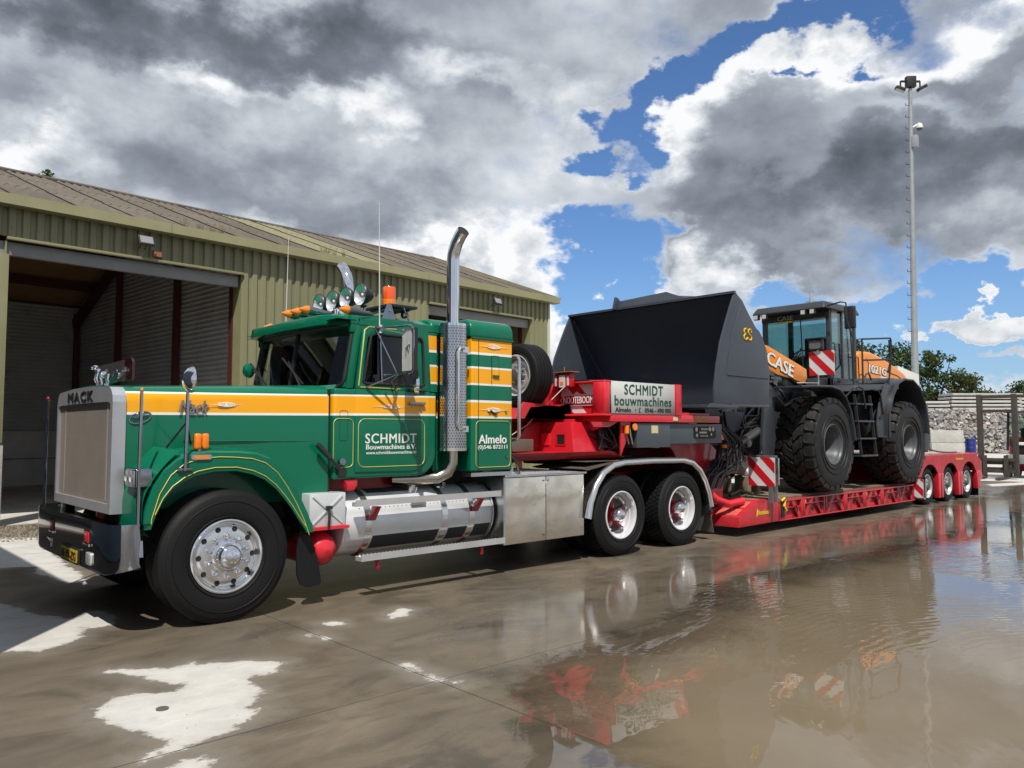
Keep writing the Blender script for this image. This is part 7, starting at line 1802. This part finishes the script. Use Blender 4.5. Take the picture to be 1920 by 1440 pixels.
MB().box(14.05, 14.35, .493, .50, 2.65, 2.68).build('white_underline', M_WHITE, LD)
MB().box(12.86, 12.99, .55, 1.9, 2.42, 3.08).build('cooling_intake', pmat('brown_black_grille', (.045, .035, .03), .7), LD)
mb = MB().box(12.87, 12.89, .548, .552, 2.85, 2.93).box(12.93, 12.95, .548, .552, 2.86, 2.93); mb.build('intake_label', M_WHITE, LD)
# cab
CX0, CX1, CYa, CYb, CZ0, CZ1 = 11.72, 12.86, .46, 1.86, 2.38, 3.86
cabm = pmat('cab_dark_grey', (.030, .033, .037), .42, 0, .2)
rfp = MB().hexa([(11.40, CYa - .06, 3.84), (12.98, CYa - .04, 3.84), (12.98, CYb + .04, 3.84), (11.40, CYb + .06, 3.84), (11.52, CYa, 3.99), (12.85, CYa, 3.99), (12.85, CYb, 3.99), (11.52, CYb, 3.99)]).build('cab_roof', cabm, LD, bevel=.04, seg=3)
for (x, y) in ((CX0, CYa), (CX0, CYb - .09), (CX1 - .1, CYa), (CX1 - .1, CYb - .09), (12.22, CYa)):
    MB().box(x, x + (.09 if x != 12.22 else .06), y, y + .09, CZ0, CZ1).build('cab_pillar', cabm, LD, bevel=.02)
MB().box(CX0, CX1, CYa, CYb, 2.28, 2.56).build('cab_base', cabm, LD, bevel=.02)
MB().box(CX0 - .02, CX0 + .06, CYa, CYb, 3.70, 3.86).build('cab_header', cabm, LD, bevel=.02)
MB().box(CX1 - .08, CX1, CYa + .01, CYb - .01, 2.3, 2.95).build('cab_rear_panel', cabm, LD, bevel=.02)
MB().hexa([(CX0 + .01, CYa + .09, 2.50), (CX0 + .02, CYa + .09, 2.50), (CX0 + .02, CYb - .09, 2.50), (CX0 + .01, CYb - .09, 2.50), (CX0 - .02, CYa + .09, 3.75), (CX0 - .01, CYa + .09, 3.75), (CX0 - .01, CYb - .09, 3.75), (CX0 - .02, CYb - .09, 3.75)]).build('windscreen', M_GLASSL, LD)
MB().box(CX0 + .09, CX1 - .1, CYa + .02, CYa + .028, 2.45, 3.80).build('door_glass', M_GLASSL, LD)
MB().box(CX0 + .09, CX1 - .1, CYb - .028, CYb - .02, 2.45, 3.80).build('side_glass', M_GLASSL, LD)
MB().box(CX1 - .06, CX1 - .05, CYa + .09, CYb - .09, 2.95, 3.75).build('rear_window', M_GLASSL, LD)
MB().box(11.78, 12.0, .9, 1.5, 2.4, 2.75).box(12.25, 12.75, .95, 1.45, 2.55, 2.75).box(12.65, 12.80, .95, 1.45, 2.7, 3.45).box(12.3, 12.7, .80, .90, 2.75, 2.85).build('operator_seat', M_BLACK, LD, bevel=.04)
MB().tube([(12.02 + .05 * math.sin(t), 1.2 + .19 * math.cos(t), 2.98 + .16 * math.sin(t)) for t in [2 * math.pi * i / 20 for i in range(20)]], .014, 6, closed=True).beam((11.9, 1.2, 2.6), (12.02, 1.2, 2.98), .05).sphere((12.0, 1.36, 3.10), .03).build('steering_wheel', M_BLACK, LD)
MB().tube([(CX0 - .05, 1.02, 3.74), (CX0 - .05, 1.00, 3.2), (CX0 - .04, .98, 2.6)], .012, 6).tube([(CX0 - .05, 1.0, 3.15), (CX0 - .06, 1.25, 2.85), (CX0 - .06, 1.45, 2.58)], .014, 6).tube([(CX0 - .05, 1.02, 3.05), (CX0 - .06, 1.2, 2.85), (CX0 - .06, 1.38, 2.62)], .010, 6).build('wiper', M_BLACK, LD)
text('maker_lettering', 'CASE', pmat('cream_lettering', (.42, .42, .32), .5), LD, (CX0 - .045, 1.50, 3.715), (0, -1, 0), (0, 0, 1), .33, .085, bold=.03, depth=.004)
MB().box(CX0 - .045, CX0 - .04, 1.18, 1.53, 3.665, 3.695).build('yellow_sticker', M_YEL, LD)
for y in (1.80, 1.62, .82, .64):
    MB().box(11.38, 11.46, y - .05, y + .05, 3.74, 3.84).build('work_lamp', M_BLACK, LD, bevel=.01)
    MB().box(11.370, 11.379, y - .038, y + .038, 3.752, 3.828).build('work_lamp_glass', pmat('work_lamp_lens', (.55, .54, .50), .2), LD)
MB().tube([(11.5, .40, 3.88), (11.5, .15, 3.92), (11.52, .06, 3.90), (11.55, .04, 3.6)], .015, 7).build('mirror_arm', M_BLACK, LD)
mo = MB().box(11.56, 11.64, -.08, .12, 3.42, 3.84).build('side_mirror', M_BLACK, LD, bevel=.03, seg=3)
MB().tube([(11.5, 1.95, 3.7), (11.4, 2.2, 3.68), (11.4, 2.25, 3.3)], .014, 6).box(11.4, 11.46, 2.18, 2.38, 3.1, 3.5).build('far_mirror', M_BLACK, LD)
MB().tube([(12.35, CYa - .015, 3.76), (12.52, CYa - .015, 3.74), (12.60, CYa - .015, 3.1), (12.62, CYa - .015, 2.5)], .012, 6).tube([(12.62, CYa - .03, 3.0), (12.84, CYa - .03, 3.0), (12.86, CYa - .03, 2.55), (12.66, CYa - .03, 2.52)], .012, 6).build('door_grab_rail', M_BLACK, LD)
# striped board with lamp on the loader fender
stripes_panel('striped_board', LD, (10.20, .125, 2.495), (0, -1, 0), (0, 0, 1), .44, .41, 1.45)
MB().box(10.16, 10.26, -.12, .12, 2.93, 3.11).build('driving_lamp', M_BLACK, LD, bevel=.02)
MB().prism(rrect(-.105, .095, 2.945, 3.08, .04), 10.150, 10.158, 'x').build('driving_lamp_glass', pmat('dim_lamp_glass', (.14, .14, .14), .12, coat=.5), LD)
MB().box(10.12, 10.26, -.16, .14, 3.115, 3.13).build('lamp_hood', M_BLACK, LD)
MB().tube([(10.25, .0, 2.3), (10.25, .0, 2.95)], .02, 6).tube([(10.2, -.02, 2.36), (10.2, .35, 2.38)], .014, 6).build('lamp_bracket', M_ALU, LD)
MB().tube([(12.3, 1.1, 3.98), (12.3, 1.1, 4.20), (12.3, 1.1, 4.30)], [.04, .035, .02], 8).tube([(12.3, .98, 4.12), (12.3, 1.22, 4.14)], .012, 5).build('beacon_mast', M_GALV, LD)
MB().tube([(10.9, 2.2, 2.3), (10.9, 2.2, 4.35)], .014, 6).build('flag_rod', MATS['white_antenna'], LD)
mb = MB().box(10.9, 11.7, .52, .9, 2.2, 2.5).box(10.6, 11.3, .3, .7, 1.9, 2.25); mb.build('front_console', M_BLACK, LD, bevel=.02)

# ------------------------------------------------------------------ forklift
FK = thing('forklift', 'red forklift with weathered black mast parked by the rubble heap', 'forklift', (27.6, 1.6, 0))
fx = Vector((.80, .30, 0)).normalized()    # sideways across the mast
fd = Vector((.62, -.70, 0)); fd = Vector((.93, -.37, 0)).normalized()
A0 = Vector((26.38, 2.35, 0)); B0 = A0 + Vector((.04, -1, 0)).normalized() * 1.0; sdv = (B0 - A0).normalized(); bk_ = Vector((-sdv.y, sdv.x, 0)); bk_ = bk_ if bk_.x > 0 else -bk_
M_MAST = pmat('weathered_mast', (.055, .045, .036), .7, .2, dirt=.4, dirtcol=(.15, .13, .10), scale=5)
Z = Vector((0, 0, 1))
for P_ in (A0, B0):
    MB().obox(P_ + Z * 1.42, (.145, .12, 2.66), (sdv, bk_, Z)).obox(P_ + Z * 1.42 + bk_ * .14, (.12, .10, 2.5), (sdv, bk_, Z)).build('mast_rail', M_MAST, FK, bevel=.01)
for z in (2.66, 2.2, .55, .28):
    MB().beam(A0 + Z * z, B0 + Z * z, .10, .09 if z > 1 else .18).build('mast_crossbar', M_MAST, FK)
MB().beam(A0 + Z * 2.68 + bk_ * .1, B0 + Z * 2.68 + sdv * 1.3 + bk_ * .4, .06, .10).build('overhead_bar', M_MAST, FK)
cgs = A0 - bk_ * .08
MB().beam(A0 - bk_ * .1 + Z * .62, B0 - bk_ * .1 + Z * .62, .05, .10).beam(A0 - bk_ * .1 + Z * .25, B0 - bk_ * .1 + Z * .25, .05, .10).build('fork_carriage', M_MAST, FK)
for q in (.15, .75):
    p = A0.lerp(B0, q) - bk_ * .14
    MB().obox(p + Z * .4, (.12, .05, .72), (sdv, bk_, Z)).obox(p - bk_ * .55 + Z * .05, (.13, 1.1, .05), (sdv, bk_, Z)).build('fork', M_MAST, FK)
body0 = (A0 + B0) / 2 + bk_ * .70 + sdv * .58
M_FKR = pmat('faded_red_forklift_paint', (.52, .035, .04), .4, 0, .3, dirt=.25, dirtcol=(.35, .18, .16))
MB().obox(body0 + Z * .62 + bk_ * .35, (1.0, 1.0, .30), (sdv, bk_, Z)).build('chassis', M_GALV, FK, bevel=.03)
MB().obox(body0 + Z * .85 + bk_ * 1.05, (1.15, .85, .95), (sdv, bk_, Z)).obox(body0 + Z * .55 + bk_ * 1.45, (1.25, .5, .75), (sdv, bk_, Z)).build('counterweight', M_FKR, FK, bevel=.12, seg=3)
for (s_, b_) in ((-.45, -.05), (.50, -.05), (-.45, 1.0), (.50, 1.0)):
    for (z0_, z1_) in ((.9, 2.15),):
        MB().beam(body0 + sdv * s_ + bk_ * b_ + Z * z0_, body0 + sdv * s_ * .92 + bk_ * (b_ * .9 + .08) + Z * z1_, .06).build('cab_post', M_BLACK, FK)
MB().obox(body0 + bk_ * .48 + Z * 2.17, (1.05, 1.1, .05), (sdv, bk_, Z)).build('overhead_guard', M_BLACK, FK, bevel=.015)
MB().obox(body0 + bk_ * -.02 + Z * 1.55, (.85, .01, 1.0), (sdv, bk_, Z)).build('cab_glass', M_GLASSL, FK)
MB().obox(body0 + bk_ * .55 + Z * 1.0, (.5, .5, .2), (sdv, bk_, Z)).obox(body0 + bk_ * .78 + Z * 1.35, (.48, .12, .6), (sdv, bk_, Z)).obox(body0 + bk_ * .1 + Z * 1.0, (.7, .2, .35), (sdv, bk_, Z)).build('seat', M_BLACK, FK, bevel=.04)
MB().obox(body0 + sdv * -.1 + bk_ * .0 + Z * 1.13, (.30, .1, .10), (sdv, bk_, Z)).obox(body0 + sdv * .35 + bk_ * .0 + Z * .98, (.16, .1, .14), (sdv, bk_, Z)).build('white_bag', M_WHITE, FK, bevel=.02)
for (s_, b_, r_) in ((-.52, .2, .33), (.50, .2, .33), (-.5, 1.35, .27), (.5, 1.35, .27)):
    p = body0 + sdv * s_ + bk_ * b_ + Z * r_
    wf_ = sub('wheel', FK, (0, 0, 0)); wf_.location = -WO[FK.name]
    MB().lathe([(r_ * .55, -.09), (r_ * .95, -.09), (r_, -.06), (r_, .06), (r_ * .95, .09), (r_ * .55, .09)], p, sdv, 24).build('tyre', pmat('dusty_tyre', (.07, .067, .06), .8, dirt=.4, dirtcol=(.2, .19, .16)), wf_)
    MB().lathe([(r_ * .56, -.08), (r_ * .4, -.05), (.001, -.05), (.001, .05), (r_ * .4, .05), (r_ * .56, .08)], p, sdv, 20).build('rim', pmat('cream_rim', (.50, .46, .33), .6, dirt=.4), wf_)

# ------------------------------------------------------------------ unseen stacked containers, added to cast the shade across the yard on the left
M_CTN = pmat('added_container_blue_grey', (.15, .185, .235), .5, dirt=.25)  # blue-grey picked to tint the windscreen and bumper reflections
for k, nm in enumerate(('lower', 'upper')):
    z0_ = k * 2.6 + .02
    c_ = thing('added_container', ('lower' if k == 0 else 'upper') + ' blue-grey corrugated container of an unseen pair added to shade the yard', 'container', (-5.1, 2.0, z0_), 'added shade containers')
    X0_, X1_, Y0_, Y1_ = -7.5, -2.68, -1.15, 5.3
    mb = MB(); n_ = 24
    for i in range(n_):
        a = Y0_ + (Y1_ - Y0_) * i / n_; b = Y0_ + (Y1_ - Y0_) * (i + 1) / n_; w_ = (b - a)
        mb.add([(X1_ - .03, a, z0_ + .12), (X1_ - .03, a + w_ * .3, z0_ + .12), (X1_, a + w_ * .45, z0_ + .12), (X1_, a + w_ * .85, z0_ + .12), (X1_ - .03, b, z0_ + .12), (X1_ - .03, a, z0_ + 2.47), (X1_ - .03, a + w_ * .3, z0_ + 2.47), (X1_, a + w_ * .45, z0_ + 2.47), (X1_, a + w_ * .85, z0_ + 2.47), (X1_ - .03, b, z0_ + 2.47)], [(0, 1, 6, 5), (1, 2, 7, 6), (2, 3, 8, 7), (3, 4, 9, 8)])
    mb.box(X0_, X1_ - .04, Y0_ + .07, Y1_ - .04, z0_ + .02, z0_ + 2.56)
    mb.build('added_container_wall', M_CTN, c_)
    MB().box(X0_, X1_ + .01, Y0_, Y0_ + .12, z0_, z0_ + .14).box(X0_, X1_ + .01, Y0_, Y0_ + .12, z0_ + 2.46, z0_ + 2.58).box(X1_ - .1, X1_ + .012, Y0_, Y0_ + .12, z0_ + .14, z0_ + 2.46).box(X1_ - .1, X1_ + .012, Y1_ - .12, Y1_, z0_, z0_ + 2.58).box(X1_ - .1, X1_ + .01, Y0_ + .12, Y1_ - .12, z0_, z0_ + .13).box(X1_ - .1, X1_ + .01, Y0_ + .12, Y1_ - .12, z0_ + 2.46, z0_ + 2.58).build('added_container_frame', M_CTN, c_, bevel=.01)

    for (a, b) in ((X0_ + .12, -5.11), (-5.07, X1_ - .12)):
        dm = MB(); n2 = 9
        for i in range(n2):
            p = a + (b - a) * i / n2; w2_ = (b - a) / n2
            dm.add([(p, Y0_ + .03, z0_ + .15), (p + w2_ * .3, Y0_ + .03, z0_ + .15), (p + w2_ * .4, Y0_ + .06, z0_ + .15), (p + w2_ * .9, Y0_ + .06, z0_ + .15), (p + w2_, Y0_ + .03, z0_ + .15), (p, Y0_ + .03, z0_ + 2.45), (p + w2_ * .3, Y0_ + .03, z0_ + 2.45), (p + w2_ * .4, Y0_ + .06, z0_ + 2.45), (p + w2_ * .9, Y0_ + .06, z0_ + 2.45), (p + w2_, Y0_ + .03, z0_ + 2.45)], [(j, j + 1, j + 6, j + 5) for j in range(4)])
        d_ = dm.build('added_container_door', M_CTN, c_)
        for q in (.3, .75):
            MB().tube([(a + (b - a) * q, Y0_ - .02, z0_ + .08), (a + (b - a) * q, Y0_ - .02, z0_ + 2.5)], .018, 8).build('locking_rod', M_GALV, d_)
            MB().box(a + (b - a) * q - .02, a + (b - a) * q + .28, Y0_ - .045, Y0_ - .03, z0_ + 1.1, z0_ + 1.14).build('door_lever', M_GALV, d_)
